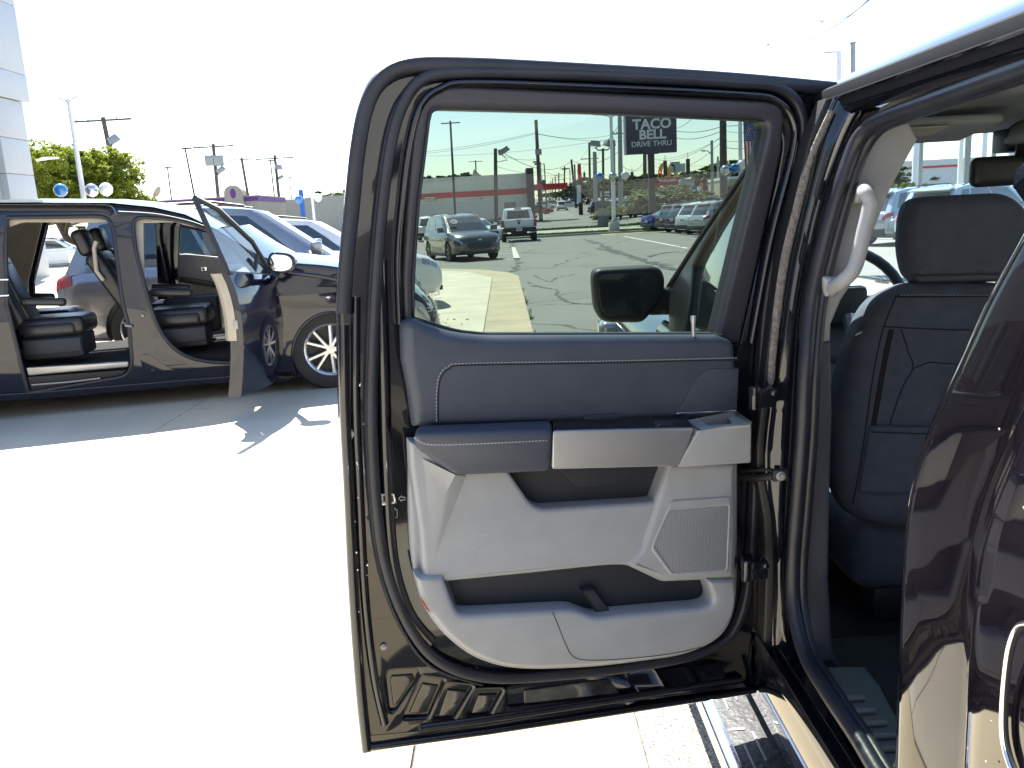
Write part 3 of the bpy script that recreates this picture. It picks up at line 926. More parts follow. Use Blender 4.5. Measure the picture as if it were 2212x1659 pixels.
emb = [[(325, 900), (465, 890), (480, 920), (360, 1090), (335, 1095), (315, 930)], [(500, 935), (610, 950), (530, 1130), (410, 1135)], [(635, 970), (765, 985), (670, 1140), (575, 1150)], [(800, 1005), (930, 1000), (865, 1120), (755, 1130)],
       [(1000, 990), (1570, 915), (1640, 1010), (1000, 1080)], [(1640, 920), (1750, 900), (1800, 985), (1690, 1000)], [(1830, 900), (1930, 885), (1975, 950), (1870, 965)], [(2010, 880), (2100, 860), (2130, 910), (2040, 935)]]
emb_px = []
for e in emb:
    q_ = [ZB(*q) for q in e]; cx, cy = sum(q[0] for q in q_) / len(q_), sum(q[1] for q in q_) / len(q_)
    emb_px.append([(cx + (q[0] - cx) * 1.10, cy + (q[1] - cy) * 1.12, 5) for q in q_])
door = DR.plate("rear_door", sil, M_black, truck, w=0, th=.055, bev=.007, holes=[shell_hole] + emb_px, res=4)
DR.plate("stamped_floor", [(800, 1400), (1625, 1380), (1625, 1480), (1300, 1535), (880, 1595), (810, 1590)], M_black, door, w=-.009, th=.012, bev=.001)
door['label'] = "rear passenger door of the pickup standing wide open"
# outer skin, 6 cm behind the inner shell, slightly smaller
skin = [(850, 150, 60), (1000, 146), (1400, 165), (1796, 196, 4), (1700, 560), (1660, 850), (1640, 1300), (1622, 1480, 8), (1300, 1536), (890, 1598), (795, 1612, 6), (760, 1280), (745, 900), (742, 690), (765, 400), (800, 200, 60)]
ghole2 = [(912, 225, 40), (1660, 246, 40), (1600, 500), (1556, 735), (1055, 738), (885, 700), (885, 500)]
DR.plate("outer_skin", skin, M_black, door, w=-.055, th=.022, bev=.008, holes=[ghole2])
# window
DR.plate("window_frame_trim", [(896, 188, 60), (1000, 183), (1648, 216, 0), (1700, 224, 55), (1690, 330), (1600, 742), (1055, 745), (985, 738), (872, 704), (868, 600), (878, 440)], M_charc, door, w=.010, th=.05, bev=.009, holes=[glass_out], res=4)
gq = [DR.at(x, y, -.012) for x, y in fillet([(900, 215), (1675, 240), (1560, 735), (1050, 735), (975, 725), (880, 700), (880, 500)])]
link("window_glass", mk(gq, [tuple(range(len(gq)))]), M_dglass, door, True, 0)
DR.strip("glass_run_seal", [(x, y) for x, y in fillet(glass_out)], M_rub, door, w=.0, half=.0035, rise=.006, closed=True, smo=False)
# seals and ridges round the edge
DR.strip("edge_weatherstrip", [(1800, 192), (1600, 174), (1400, 161), (1200, 150), (1000, 141), (880, 144), (822, 175), (790, 235), (772, 330), (760, 450), (748, 570), (742, 676)], M_rub, door, w=.006, half=.0125, rise=.012, n=16, sq=.6)
DR.strip("edge_lip", [(805, 192), (781, 270), (768, 380), (756, 520), (751, 676)], M_black, door, w=.004, half=.004, rise=.014)
DR.strip("door_seal", [(1591, 180), (1667, 186), (1705, 205), (1728, 240), (1734, 290), (1722, 370), (1692, 480), (1660, 620), (1643, 780), (1632, 1000), (1622, 1200), (1598, 1335), (1540, 1398), (1400, 1434), (1200, 1458), (1050, 1462), (945, 1425), (880, 1345), (832, 1220), (812, 1080), (803, 900), (808, 700), (820, 500), (842, 320), (870, 225), (915, 170), (1000, 157), (1200, 160), (1400, 168)], M_rub, door, w=.008, half=.0100, rise=.011, closed=True, n=16, sq=.7)
DR.strip("door_seal_lip", [(1040, 1476), (930, 1436), (864, 1350), (818, 1225), (798, 1080), (789, 900), (794, 700), (806, 500), (828, 320), (856, 225), (900, 172)], M_rub, door, w=.004, half=.004, rise=.010)
DR.strip("frame_bead", [(862, 700), (858, 560), (868, 430), (884, 310), (908, 228), (952, 192), (1020, 180), (1300, 190), (1600, 205), (1672, 218), (1708, 262), (1708, 330), (1660, 520), (1618, 740)], M_black, door, w=.006, half=.007, rise=.014)
DR.strip("edge_ridge", [(742, 700), (745, 880), (754, 1060), (764, 1280), (778, 1480), (792, 1615)], M_black, door, w=.0, half=.010, rise=.012)
DR.strip("edge_ridge", [(768, 640), (768, 880), (776, 1060), (787, 1280), (806, 1450), (830, 1560)], M_black, door, w=-.004, half=.009, rise=.013)
DR.strip("edge_ridge", [(820, 560), (828, 800), (834, 1000), (846, 1200), (880, 1320), (930, 1385)], M_black, door, w=.0, half=.012, rise=.014)
DR.strip("hem_flange", [(800, 1614), (880, 1603), (1050, 1580), (1300, 1542), (1630, 1490)], M_black, door, w=.002, half=.007, rise=.008, smo=False)
DR.strip("hem_flange", [(905, 1572), (1050, 1552), (1300, 1514), (1600, 1466)], M_black, door, w=-.003, half=.010, rise=.010, smo=False)
DR.strip("frame_post_lip", [(1772, 215), (1752, 320), (1712, 470), (1672, 660), (1652, 830)], M_rub, door, w=.004, half=.009, rise=.012)
# embossed pockets along the bottom of the inner panel
M_dusty = mat("dusty_black_paint", (.010, .010, .012), .16, coat=.7, var=.3, scale=9, detail=9, col2=(.10, .10, .095), c2=(.50, .78))
for e in emb_px:
    cx, cy = sum(q[0] for q in e) / len(e), sum(q[1] for q in e) / len(e)
    inn = [(cx + (q[0] - cx) * .74, cy + (q[1] - cy) * .74 + 1, 3) for q in e]
    DR.plate("stamped_pad", inn, M_dusty, door, w=-.0055, th=.005, bev=.0024)
DR.plate("drain_slot", [(882, 1558, 4), (915, 1555, 4), (915, 1562, 4), (882, 1566, 4)], M_trimblack, door, w=.0015, th=.002, bev=.0005)
mud = [(790, 1590), (905, 1580), (1300, 1508), (1600, 1470), (1612, 1484), (1300, 1524), (905, 1590), (800, 1606)]
DR.plate("dusty_lower_edge", mud, M_dusty, door, w=.0012, th=.002, bev=.0004)
# screws and plugs
for x, y, r in [(829, 1397, .006), (762, 937, .008), (797, 1120, .004), (1030, 1442, .003), (1235, 1437, .003), (1330, 1427, .003), (1425, 1415, .003)]:
    p = DR.at(x, y, .002); M = DR.M.copy(); M.translation = p
    MB().lathe([(.0001, .004), (r * .5, .004), (r * .6, .002), (r, .0015), (r, 0)], M, 14).build("plug", M_gmetal if r > .005 else M_trimblack, door)
DR.plate("grommet", [(812, 1155, 5), (820, 1160, 5), (821, 1205, 5), (813, 1208, 5), (810, 1180, 5)], M_gmetal, door, w=.004, th=.004, bev=.001, holes=[[(814, 1165), (818, 1170), (818, 1200), (814, 1200)]])
# latch
lt = DR.plate("latch", [(815, 1068, 3), (852, 1066, 3), (858, 1088, 4), (820, 1094, 3)], mat("latch_steel", (.55, .56, .55), .25, metal=.9), door, w=.012, th=.014, bev=.002, holes=[[(829, 1071, 2), (849, 1070, 2), (851, 1084, 3), (829, 1084)]])
DR.plate("latch_bolt", [(818, 1074), (830, 1073), (832, 1086), (819, 1086)], M_trimblack, lt, w=.009, th=.006, bev=.001)
def glyph(paths, w=.002):
    for q in paths: DR.strip("child_lock_mark", q, M_stitch, door, w=w, half=.0007, rise=.0004, smo=False, n=6)
glyph([[(861, 1077), (868, 1071), (868, 1074), (875, 1074), (875, 1080), (868, 1080), (868, 1083), (861, 1077)], [(842, 1103), (842, 1120), (858, 1118), (858, 1101), (842, 1103)], [(845, 1102), (846, 1097), (852, 1096), (855, 1101)], [(847, 1108), (852, 1107), (851, 1115)]])
# ---- trim panel
mid_o = [(886, 955), (1595, 1000), (1590, 1252, 6), (1432, 1259, 10), (1356, 1223, 10), (1320, 1222, 60), (1120, 1243, 60), (917, 1263, 10), (908, 1150), (888, 1010)]
rec = [(1094, 1010), (1447, 1005), (1418, 1083), (1404, 1086, 5), (1170, 1101, 16), (1146, 1088, 20)]
base_o = [(884, 955, 6), (1596, 955, 6), (1595, 1262, 30), (1588, 1335, 40), (1555, 1385, 40), (1480, 1418, 40), (1300, 1443, 60), (1120, 1451, 80), (1030, 1428, 60), (965, 1380, 60), (925, 1330, 60), (902, 1280, 60), (885, 1180, 60), (883, 1080)]
lower = DR.plate("door_card", base_o, M_lpan, door, w=.018, th=.022, bev=.008, res=4)
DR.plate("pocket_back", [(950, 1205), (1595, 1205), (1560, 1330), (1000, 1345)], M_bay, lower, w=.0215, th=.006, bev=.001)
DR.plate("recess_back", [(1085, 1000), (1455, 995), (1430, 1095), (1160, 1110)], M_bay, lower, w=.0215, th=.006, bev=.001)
DR.plate("card_middle", mid_o, M_lpan, lower, w=.060, th=.045, bev=.009, holes=[rec], res=4)
# slanted step at the left of the middle section
a1, a2, a3, a4 = DR.at(987, 1022, .060), DR.at(962, 1030, .085), DR.at(925, 1210, .061), DR.at(940, 1212, .058)
b1 = DR.at(905, 990, .060)
facet("card_crease", [DR.at(900, 985, .057), DR.at(984, 1026, .082), DR.at(1010, 1028, .057), DR.at(934, 1225, .057), DR.at(925, 1225, .057), DR.at(960, 1070, .068)], [(0, 1, 5), (1, 2, 3, 5), (0, 5, 4), (5, 3, 4)], M_lpan, lower, bev=0)
# pocket recess inner detail
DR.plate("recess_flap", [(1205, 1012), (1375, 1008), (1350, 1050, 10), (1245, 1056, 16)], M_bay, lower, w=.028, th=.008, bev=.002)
# front pocket lip
lip = [(900, 1248), (958, 1247), (978, 1300), (990, 1326, 14), (1012, 1330, 10), (1190, 1321), (1240, 1318, 16), (1290, 1337, 20), (1330, 1331, 10), (1520, 1314, 8), (1541, 1307, 12), (1542, 1290), (1530, 1254), (1588, 1254), (1594, 1290, 30), (1586, 1335, 40), (1553, 1383, 40), (1480, 1415, 40), (1300, 1440, 60), (1120, 1448, 80), (1032, 1424, 60), (970, 1378, 60), (930, 1330, 60), (908, 1285, 30)]
pk_ = DR.plate("map_pocket", lip, M_lpan, lower, w=.070, th=.050, bev=.010, res=4)
DR.strip("pocket_seam", [(1194, 1323), (1206, 1352), (1222, 1392), (1238, 1418), (1268, 1426), (1340, 1424), (1440, 1414), (1515, 1398)], M_bay, pk_, w=.0702, half=.0008, rise=.0006)
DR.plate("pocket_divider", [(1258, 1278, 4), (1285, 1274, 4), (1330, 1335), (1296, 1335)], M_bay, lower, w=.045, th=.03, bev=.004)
DR.plate("reflector", [(908, 1288), (916, 1300), (928, 1320), (934, 1326), (922, 1318), (912, 1303)], M_red, lower, w=.0715, th=.003, bev=.0006)
# speaker pod
pod = DR.plate("speaker_pod", [(1449, 1005), (1592, 1002, 8), (1588, 1250, 14), (1436, 1257, 16), (1356, 1222, 12), (1385, 1190), (1420, 1085)], M_lpan, lower, w=.068, th=.03, bev=.012, res=4)
DR.plate("speaker_bezel", [(1450, 1082, 10), (1580, 1073, 10), (1574, 1239, 8), (1450, 1244, 8), (1406, 1186, 10)], M_lpan, pod, w=.0715, th=.006, bev=.003, holes=[[(1449, 1104, 6), (1575, 1093, 6), (1569, 1230, 6), (1454, 1237, 6), (1413, 1179, 8)]])
mg = mat("speaker_mesh", (.20, .205, .215), .5, var=.02)
t = mg.node_tree; bb = t.nodes["Principled BSDF"]
tcn = [n for n in t.nodes if n.type == 'TEX_COORD'][0]
vo = t.nodes.new("ShaderNodeTexVoronoi"); vo.inputs["Scale"].default_value = 330; vo.inputs["Randomness"].default_value = .0
mp = t.nodes.new("ShaderNodeMapping"); mp.inputs["Rotation"].default_value = (math.radians(90), 0, 0)
mp.inputs["Rotation"].default_value = (0, 0, -math.atan2(du.y, du.x)); mp.inputs["Scale"].default_value = (1, 1, 1)
t.links.new(tcn.outputs["Object"], mp.inputs["Vector"]); t.links.new(mp.outputs[0], vo.inputs["Vector"])
rp = t.nodes.new("ShaderNodeValToRGB"); rp.color_ramp.elements[0].position = .25; rp.color_ramp.elements[0].color = (.05, .052, .06, 1); rp.color_ramp.elements[1].position = .45; rp.color_ramp.elements[1].color = (.30, .31, .34, 1)
t.links.new(vo.outputs["Distance"], rp.inputs[0]); t.links.new(rp.outputs[0], bb.inputs["Base Color"])
DR.plate("speaker_grille", [(1448, 1103, 6), (1576, 1092, 6), (1570, 1231, 6), (1453, 1238, 6), (1412, 1178, 8)], mg, pod, w=.0700, th=.003, bev=.001)
# upper soft panel
up_o = [(870, 700, 18), (893, 688, 14), (930, 706, 20), (985, 722, 30), (1060, 729, 20), (1560, 727), (1592, 738, 16), (1596, 790), (1592, 905), (896, 925), (886, 850), (872, 780)]
upper = DR.plate("upper_card", up_o, M_dpan, door, w=.060, th=.052, bev=.020, res=6)
DR.strip("sill_lip", [(893, 689), (930, 707), (985, 722), (1060, 728), (1558, 726)], M_trimblack, upper, w=.010, half=.004, rise=.006, smo=True)
DR.strip("panel_groove", [(947, 912), (947, 850), (953, 815), (972, 796), (1010, 789), (1300, 784), (1594, 777)], M_seam, upper, w=.0602, half=.0012, rise=.0008)
def stitches(path, w, step, fr=DR, parent=None, r=.0007, ln=.62, name="stitching"):
    pts = [fr.at(x, y, w) for x, y in smoothpath(path, False, 12)]
    b = MB(); d = 0; nxt = 0; on = None
    segs = []
    acc = [0]
    for i in range(1, len(pts)): acc.append(acc[-1] + (pts[i] - pts[i - 1]).length)
    def at(s):
        for i in range(1, len(pts)):
            if acc[i] >= s: return pts[i - 1].lerp(pts[i], (s - acc[i - 1]) / max(acc[i] - acc[i - 1], 1e-9))
        return pts[-1]
    s = 0
    while s + step < acc[-1]:
        b.tube([at(s), at(s + step * ln)], r, 4); s += step
    return tag(b.build(name, M_stitch, parent), kind='stuff')
stitches([(943, 910), (943, 850), (949, 812), (968, 792), (1010, 785), (1300, 780), (1594, 773)], .0606, .0062, parent=upper)
DR.plate("corner_insert", [(1596, 796), (1532, 796, 10), (1510, 812, 14), (1464, 893), (1592, 890)], M_dpan, upper, w=.0625, th=.004, bev=.0012)
# armrest
def Q(x, y, w): return DR.at(x, y, w)
facet("armrest_pad", [Q(900, 916, .055), Q(1193, 905, .055), Q(1195, 931, .112), Q(893, 938, .104), Q(1190, 1019, .100), Q(985, 1029, .094), Q(893, 966, .090), Q(1190, 1010, .055), Q(985, 1019, .055), Q(900, 960, .055)],
      [(0, 1, 2, 3), (3, 2, 4, 5, 6), (1, 7, 4, 2), (0, 3, 6, 9), (6, 5, 8, 9), (5, 4, 7, 8), (0, 9, 8, 7, 1)], M_dpan, door, bev=.011, seg=4)
stitches([(895, 945), (915, 958), (950, 961), (1050, 958), (1188, 951)], .1085, .006, parent=door, r=.0009)
hd = facet("pull_handle", [Q(1194, 931, .112), Q(1500, 924, .112), Q(1470, 1007, .104), Q(1192, 1014, .104), Q(1196, 927, .090), Q(1498, 920, .090), Q(1470, 1003, .080), Q(1192, 1010, .080)],
      [(0, 1, 2, 3), (4, 5, 1, 0), (5, 6, 2, 1), (6, 7, 3, 2), (7, 4, 0, 3), (4, 7, 6, 5)], M_satin, door, bev=.004)
facet("switch_tray", [Q(1194, 906, .058), Q(1480, 896, .058), Q(1498, 922, .104), Q(1195, 931, .104), Q(1194, 930, .058), Q(1480, 920, .058), Q(1498, 945, .1), Q(1195, 952, .1)],
      [(0, 1, 2, 3), (3, 2, 6, 7), (4, 7, 6, 5), (0, 4, 5, 1), (0, 3, 7, 4), (1, 5, 6, 2)], mat("piano_black", (.012, .013, .016), .3, coat=.4), door, bev=.002)
DR.plate("door_pull_cup", [(1263, 897, 8), (1338, 893, 8), (1340, 915), (1260, 919)], M_bay, door, w=.063, th=.004, bev=.001)
facet("window_switch", [Q(1412, 914, .088), Q(1450, 912, .088), Q(1452, 919, .098), Q(1416, 921, .098), Q(1412, 909, .086), Q(1450, 907, .086)], [(0, 1, 2, 3), (0, 4, 5, 1), (4, 3, 2, 5), (0, 3, 4), (1, 5, 2)], M_trimblack, door, bev=0)
MB().tube([Q(1413, 914, .0895), Q(1450, 912, .0895), Q(1452, 919, .0995)], .0009, 5).tube([Q(1416, 921, .0995), Q(1434, 913, .0895)], .0009, 5).build("switch_edge", M_chrome, door)
# corner cup
zt_ = Q(1624, 914, .112).z
FT = Fr((0, 1.5, zt_), (0, 0, 1), (1, 0, 0))
cup_body = facet("corner_cup", [Q(1482, 908, .060), Q(1588, 888, .060), Q(1624, 915, .112), Q(1508, 931, .112), Q(1622, 1000, .104), Q(1462, 1010, .104), Q(1622, 990, .04), Q(1462, 1000, .04), Q(1600, 900, .02)],
      [(0, 3, 5, 7), (3, 2, 4, 5), (2, 8, 6, 4), (1, 8, 2), (4, 6, 7, 5), (0, 7, 6, 8, 1)], M_lpan, door, bev=.004)
rim = FT.plate("cup_rim", [(1458, 896, 4), (1590, 887, 3), (1625, 911, 3), (1620, 917), (1512, 925, 4)], mat("cup_rim_plastic", (.30, .33, .32), .5), cup_body, w=.001, th=.006, bev=.0015, holes=[[(1507, 899, 5), (1566, 894, 6), (1584, 914, 6), (1528, 918, 5)]])
FT.plate("cup_floor", [(1500, 896), (1570, 890), (1592, 920), (1520, 922)], M_dpan, cup_body, w=-.030, th=.002, bev=.0004)
DR.plate("trim_line", [(1462, 892), (1590, 886), (1590, 889), (1462, 896)], M_chrome, door, w=.064, th=.004, bev=.001)
# lock pin
p0 = DR.at(1498, 733, .045)
pin = MB().lathe([(.0001, .044), (.0048, .043), (.0055, .038), (.0042, .030), (.0036, .012), (.0036, 0), (.0085, .001), (.0095, -.002), (.0095, -.006)], Matrix.Translation(p0), 14)
pin.build("lock_pin", M_satin, door)
# etched mark on the glass (seen from inside, so mirrored)
M_etch = mat("etched_glass_mark", (.55, .56, .54), .8)
em = DR.M.copy(); em.translation = DR.at(935, 633, -.0095)
em2 = em @ Matrix.Diagonal((-1, 1, 1, 1))
txt("glass_mark", "Ford", .013, em2, M_etch, door, ext=.0002)
for k, s_ in enumerate(["FL54-AS2513-GC", "AGI USA", "TEMPERED", "AS2 M4078", "DOT 563"]):
    e3 = DR.M.copy(); e3.translation = DR.at(935, 645 + k * 6.5, -.0095)
    txt("glass_mark", s_, .0042, e3 @ Matrix.Diagonal((-1, 1, 1, 1)), M_etch, door, ext=.0001)
ov = [(935 + 13.5 * math.cos(a * .2618), 633 + 6.5 * math.sin(a * .2618)) for a in range(24)]
DR.strip("glass_mark", ov, M_etch, door, w=-.0095, half=.0005, rise=.0002, closed=True, smo=False, n=6)
# droplets
dro = MB(); rnd = random.Random(5)
for _ in range(16):
    x, y = rnd.gauss(962, 32), rnd.gauss(697, 13)
    if y > 712: y = rnd.uniform(680, 712)
    if x < 900 or y > 700 + (x - 900) * .25: continue
    p = DR.at(x, y, -.010); r = rnd.uniform(.0008, .0017)
    M = DR.M.copy(); M.translation = p
    dro.lathe([(.0001, r * .6), (r * .7, r * .4), (r, 0)], M, 6)
tag(dro.build("water_drops", mat("water_drop", (.6, .6, .58), .1), door), kind='stuff')
dro = MB()
for _ in range(12):
    y = rnd.uniform(820, 1350); x = 768 + (y - 820) * .03 + rnd.uniform(-10, 16)
    p = DR.at(x, y, .0012 + .008); r = rnd.uniform(.0008, .0022); M = DR.M.copy(); M.translation = p
    dro.lathe([(.0001, r * .5), (r * .7, r * .3), (r, 0)], M, 6)
tag(dro.build("water_drops", M_chrome, door), kind='stuff')

# ---- body side of the cab
BS = Fr((0, 1.53, 0), (0, -1, 0))          # rear-facing plane of the centre pillar
def BP(x, y, w=0): return BS.at(x, y, w)
left = [(1798, 212), (1762, 300), (1733, 420), (1700, 560), (1676, 720), (1661, 850), (1648, 960), (1650, 1040), (1664, 1120), (1668, 1250), (1664, 1400), (1690, 1440)]
right = [(1875, 232), (1838, 300), (1794, 420), (1760, 560), (1741, 660), (1731, 800), (1724, 940), (1712, 1100), (1704, 1200), (1706, 1300), (1722, 1380), (1752, 1440)]
rows = []
L_, R_ = smoothpath(left, False, 4), smoothpath(right, False, 4)
for a, c in zip(L_, R_):
    row_ = []
    for k in range(9):
        q = k / 8
        row_.append(BP(lerp(a[0], c[0], q), lerp(a[1], c[1], q), .022 * math.sin(math.pi * q) + (.012 if q > .55 else 0) - .03 * (q < .08)))
    rows.append(row_)
pil = MB().grid(rows).build("centre_pillar", M_black, truck, smooth=60)
BS.plate("pillar_backing", [(q[0] - 14, q[1]) for q in left] + [(q[0] + 30, q[1]) for q in reversed(right)], M_trimblack, truck, w=-.02, th=.05, bev=.004, fil=False)
BS.strip("pillar_edge_ridge", [(q[0] + 8, q[1]) for q in left], M_black, pil, w=.002, half=.006, rise=.008)
BS.strip("pillar_flange", [(q[0] - 16, q[1]) for q in right], M_black, pil, w=.018, half=.004, rise=.010)
M_spk = mat("speckled_sealer", (.20, .18, .17), .8, bump=.6, bscale=250, var=.35, scale=120)
BS.strip("sealer_strip", [(1796, 240), (1752, 340), (1722, 450), (1692, 580), (1672, 740), (1665, 830)], M_spk, pil, w=.018, half=[.006, .008, .008, .007, .004], rise=.004)
# rubber seal round the opening (3D path on the body side)
def SP(x, y, X): return PX(x, y, X)
path = [((2260, 130), .62), ((2140, 172), .62), ((2000, 222), .622), ((1925, 250), .622), ((1878, 275), .618), ((1845, 320), .605), ((1810, 420), .580), ((1772, 560), .556), ((1752, 660), .540), ((1740, 800), .523), ((1734, 940), .52), ((1722, 1100), .517), ((1713, 1220), .515), ((1715, 1310), .512), ((1738, 1410), .51), ((1790, 1500), .51), ((1850, 1590), .51), ((1905, 1680), .51), ((1990, 1800), .51)]
sp_ = [SP(p[0], p[1], X) for p, X in path]
sm = [V(q) for q in smoothpath([(p.x, p.y, p.z, 0) for p in sp_], False, 6)]
sm = [V(q[:3]) for q in sm]
MB().tube(sm, .0135, 12, n0=(1, 0, 0)).build("opening_seal", M_rub, truck, smooth=60)
sm2 = [q + V((.018, 0, -.004)) for q in sm]
MB().tube(sm2, .010, 10, n0=(1, 0, 0)).build("opening_seal_inner", M_rub, truck, smooth=60)
# inner pillar trim: light grey above, dark below, with grab handle
IN = Fr((0, 1.47, 0), (0, -1, 0))
up_trim = [(1895, 262), (1965, 262), (1985, 300), (1960, 345), (1925, 410), (1885, 510), (1850, 600), (1818, 650), (1797, 700), (1795, 738), (1758, 742), (1758, 700), (1770, 600), (1790, 520), (1822, 420), (1858, 325)]
IN.plate("pillar_trim_upper", up_trim, M_lpan, truck, w=-.03, th=.03, bev=.008)
lo_trim = [(1757, 740), (1797, 736), (1800, 900), (1795, 1060), (1792, 1250), (1800, 1400), (1840, 1500), (1800, 1510), (1752, 1420), (1728, 1320), (1730, 1200), (1742, 1060), (1752, 900)]
IN.plate("pillar_trim_lower", lo_trim, M_navy, truck, w=-.03, th=.04, bev=.010)
hp = [(1872, 410, .0), (1868, 414, .045), (1880, 435, .055), (1876, 460, .055), (1866, 500, .055), (1852, 560, .055), (1840, 588, .055), (1822, 606, .045), (1800, 622, .01), (1796, 626, -.01)]
hpp = [IN.at(x, y, w) for x, y, w in hp]
hpp = [V(q[:3]) for q in smoothpath([(p.x, p.y, p.z, 0) for p in hpp], False, 5)]
gh = MB().tube(hpp, .0125, 14, n0=(1, 0, 0)).build("grab_handle", M_lpan, truck, smooth=60)
IN.plate("handle_mount", [(1850, 398, 8), (1888, 396, 8), (1892, 432, 8), (1850, 440, 8)], M_lpan, gh, w=.012, th=.05, bev=.008)
IN.plate("handle_mount", [(1780, 596, 10), (1818, 600, 8), (1812, 636, 12), (1786, 644, 10)], M_lpan, gh, w=.012, th=.04, bev=.010)
# hinges and check strap
def hinge(x, y, h):
    a, c = BS.at(x - 22, y, .03), BS.at(x + 18, y, .03)
    b = MB().box(a.lerp(c, .5), (.045, .05, h)).tube([a + V((0, -.02, h * .6)), a + V((0, -.02, -h * .6))], .010, 12).tube([c + V((0, -.02, h * .3)), c + V((0, -.03, h * .3))], .007, 6)
    return b.build("hinge", M_black, truck, bev=.003)
hinge(1645, 855, .036); hinge(1628, 1222, .036)
a, c = DR.at(1600, 1030, .01), BS.at(1684, 1026, .035)
MB().tube([a, a.lerp(c, .5) + V((0, 0, -.004)), c], [.008, .0075, .009], 8).tube([a + V((0, 0, .012)), a.lerp(c, .75) + V((0, 0, .012)), c], .004, 6).box(c, (.028, .012, .022)).build("check_strap", M_trimblack, truck, bev=.002)
M = Matrix.Translation(c + V((0, -.006, 0))) @ Matrix.Rotation(math.pi / 2, 4, 'X')
MB().lathe([(.0001, .008), (.005, .008), (.006, .004), (.009, .003), (.009, 0)], M, 12).build("strap_bolt", M_gmetal, truck)
# rocker, sill plate, running board
ZR = .60
FZ = Fr((0, 1.2, ZR), (0, 0, 1), (1, 0, 0))
def yrun(name, prof, y0, y1, m, par=None, caps=True, smooth=50, seg=1):
    rows = [[V((x, lerp(y0, y1, k / seg), z)) for x, z in prof] for k in range(seg + 1)]
    return MB().grid(rows, closed=True, caps=caps).build(name, m, par or truck, smooth=smooth)
yrun("rocker_panel", [(.485, .60), (.478, .56), (.480, .50), (.492, .43), (.52, .40), (.60, .40), (.60, .60)], -.4, 2.7, M_black)
yrun("sill_flange", [(.475, .615), (.48, .622), (.487, .615), (.487, .59), (.475, .59)], -.4, 1.62, M_black)
yrun("sill_ridge", [(.497, .618), (.502, .628), (.508, .618), (.508, .59), (.497, .59)], -.4, 1.62, M_black)
yrun("sill_top", [(.485, .606), (.60, .606), (.60, .59), (.485, .59)], -.4, 1.62, M_black)
M_scuff = mat("scuff_plate_plastic", (.10, .115, .105), .45, bump=.15, bscale=250)
scuff = FZ.plate("scuff_plate", [(1775, 1440), (1868, 1440), (1900, 1480), (1985, 1640), (2020, 1760), (1950, 1760), (1870, 1632), (1800, 1515)], M_scuff, truck, w=.03, th=.012, bev=.003)
for k in range(5):
    yy = 1502 + k * 27; xx = 1800 + k * 18.5
    FZ.plate("scuff_rib", [(xx + 6, yy, 2), (xx + 66 + k * 6, yy - 2, 2), (xx + 70 + k * 6, yy + 4, 2), (xx + 10, yy + 8, 2)], mat("scuff_rib_plastic", (.20, .22, .20), .4), scuff, w=.039, th=.009, bev=.003)
yrun("running_board", [(.41, .335), (.415, .355), (.43, .36), (.58, .36), (.58, .31), (.43, .31)], -.4, 2.6, mat("step_pad", (.030, .032, .036), .5, bump=.3, bscale=60))
yrun("running_board_rail", [(.398, .33), (.400, .352), (.408, .362), (.430, .364), (.430, .358), (.42, .32)], -.4, 2.62, M_chrome)
for k in range(5):
    y0_ = 1.15 + k * .22
    MB().box((.455, y0_ + .06, .3605), (.035, .010, .003)).box((.455, y0_ - .04, .3605), (.005, .09, .003)).box((.485, y0_ + .0, .3605), (.005, .10, .003)).build("step_tread", M_gmetal, truck, bev=.001, seg=1)
for yb in (1.0, 2.2): MB().box((.52, yb, .33), (.1, .06, .04)).build("board_bracket", M_trimblack, truck)
# floor, carpets, far side of the cab
MB().box((1.28, 1.35, .50), (1.38, 2.9, .06)).build("cab_floor", M_carpet, truck)
MB().box((.72, 1.22, .545), (.24, .9, .03)).build("floor_mat", mat("floor_mat_grey", (.035, .04, .036), 1, bump=1, bscale=160), truck, bev=.01)
MB().box((1.25, .30, 1.0), (1.3, .06, .96)).build("cab_rear_wall", M_navy, truck)
MB().box((1.98, 1.4, .82), (.05, 2.6, .66)).build("far_door_card", M_navy, truck, bev=.02)
for yp, yt in ((2.55, 1.95), (1.45, 1.42), (.35, .4)):
    MB().tube([(1.97, yp, 1.13), (1.88, yt, 1.66)], .04, 8).build("far_pillar", M_lpan, truck)
# roof: skin, rail, headliner
prof = [(.610, 1.655), (.604, 1.672), (.612, 1.690), (.622, 1.694), (.628, 1.706), (.650, 1.722), (.690, 1.742), (.78, 1.762), (1.0, 1.782), (1.25, 1.788), (1.5, 1.782), (1.72, 1.762), (1.84, 1.73), (1.88, 1.69), (1.86, 1.66), (1.78, 1.70), (1.25, 1.74), (.75, 1.715), (.66, 1.675)]
rows = []
for yy, dz, dx in ((-.6, .0, .0), (0, 0, 0), (1.2, 0, 0), (1.62, -.004, 0), (1.80, -.014, .004), (1.93, -.036, .012), (1.97, -.05, .018)):
    rows.append([V((x + (dx if x < 1.25 else -dx), yy, z + dz)) for x, z in prof])
MB().grid(rows, closed=True, caps=True).build("roof", M_black, truck, smooth=50)
yrun("roof_rail_flange", [(.600, 1.652), (.606, 1.664), (.614, 1.650), (.612, 1.640)], -.6, 1.60, M_black)
yrun("roof_drip_seal", [(.600, 1.655), (.596, 1.672), (.600, 1.692), (.614, 1.699), (.622, 1.694), (.610, 1.66)], -.6, 1.75, mat("matte_roof_seal", (.010, .011, .016), .75, spec=.12))
yrun("roof_drip_lip", [(.594, 1.668), (.590, 1.671), (.594, 1.674), (.598, 1.671)], -.6, 1.75, M_black)
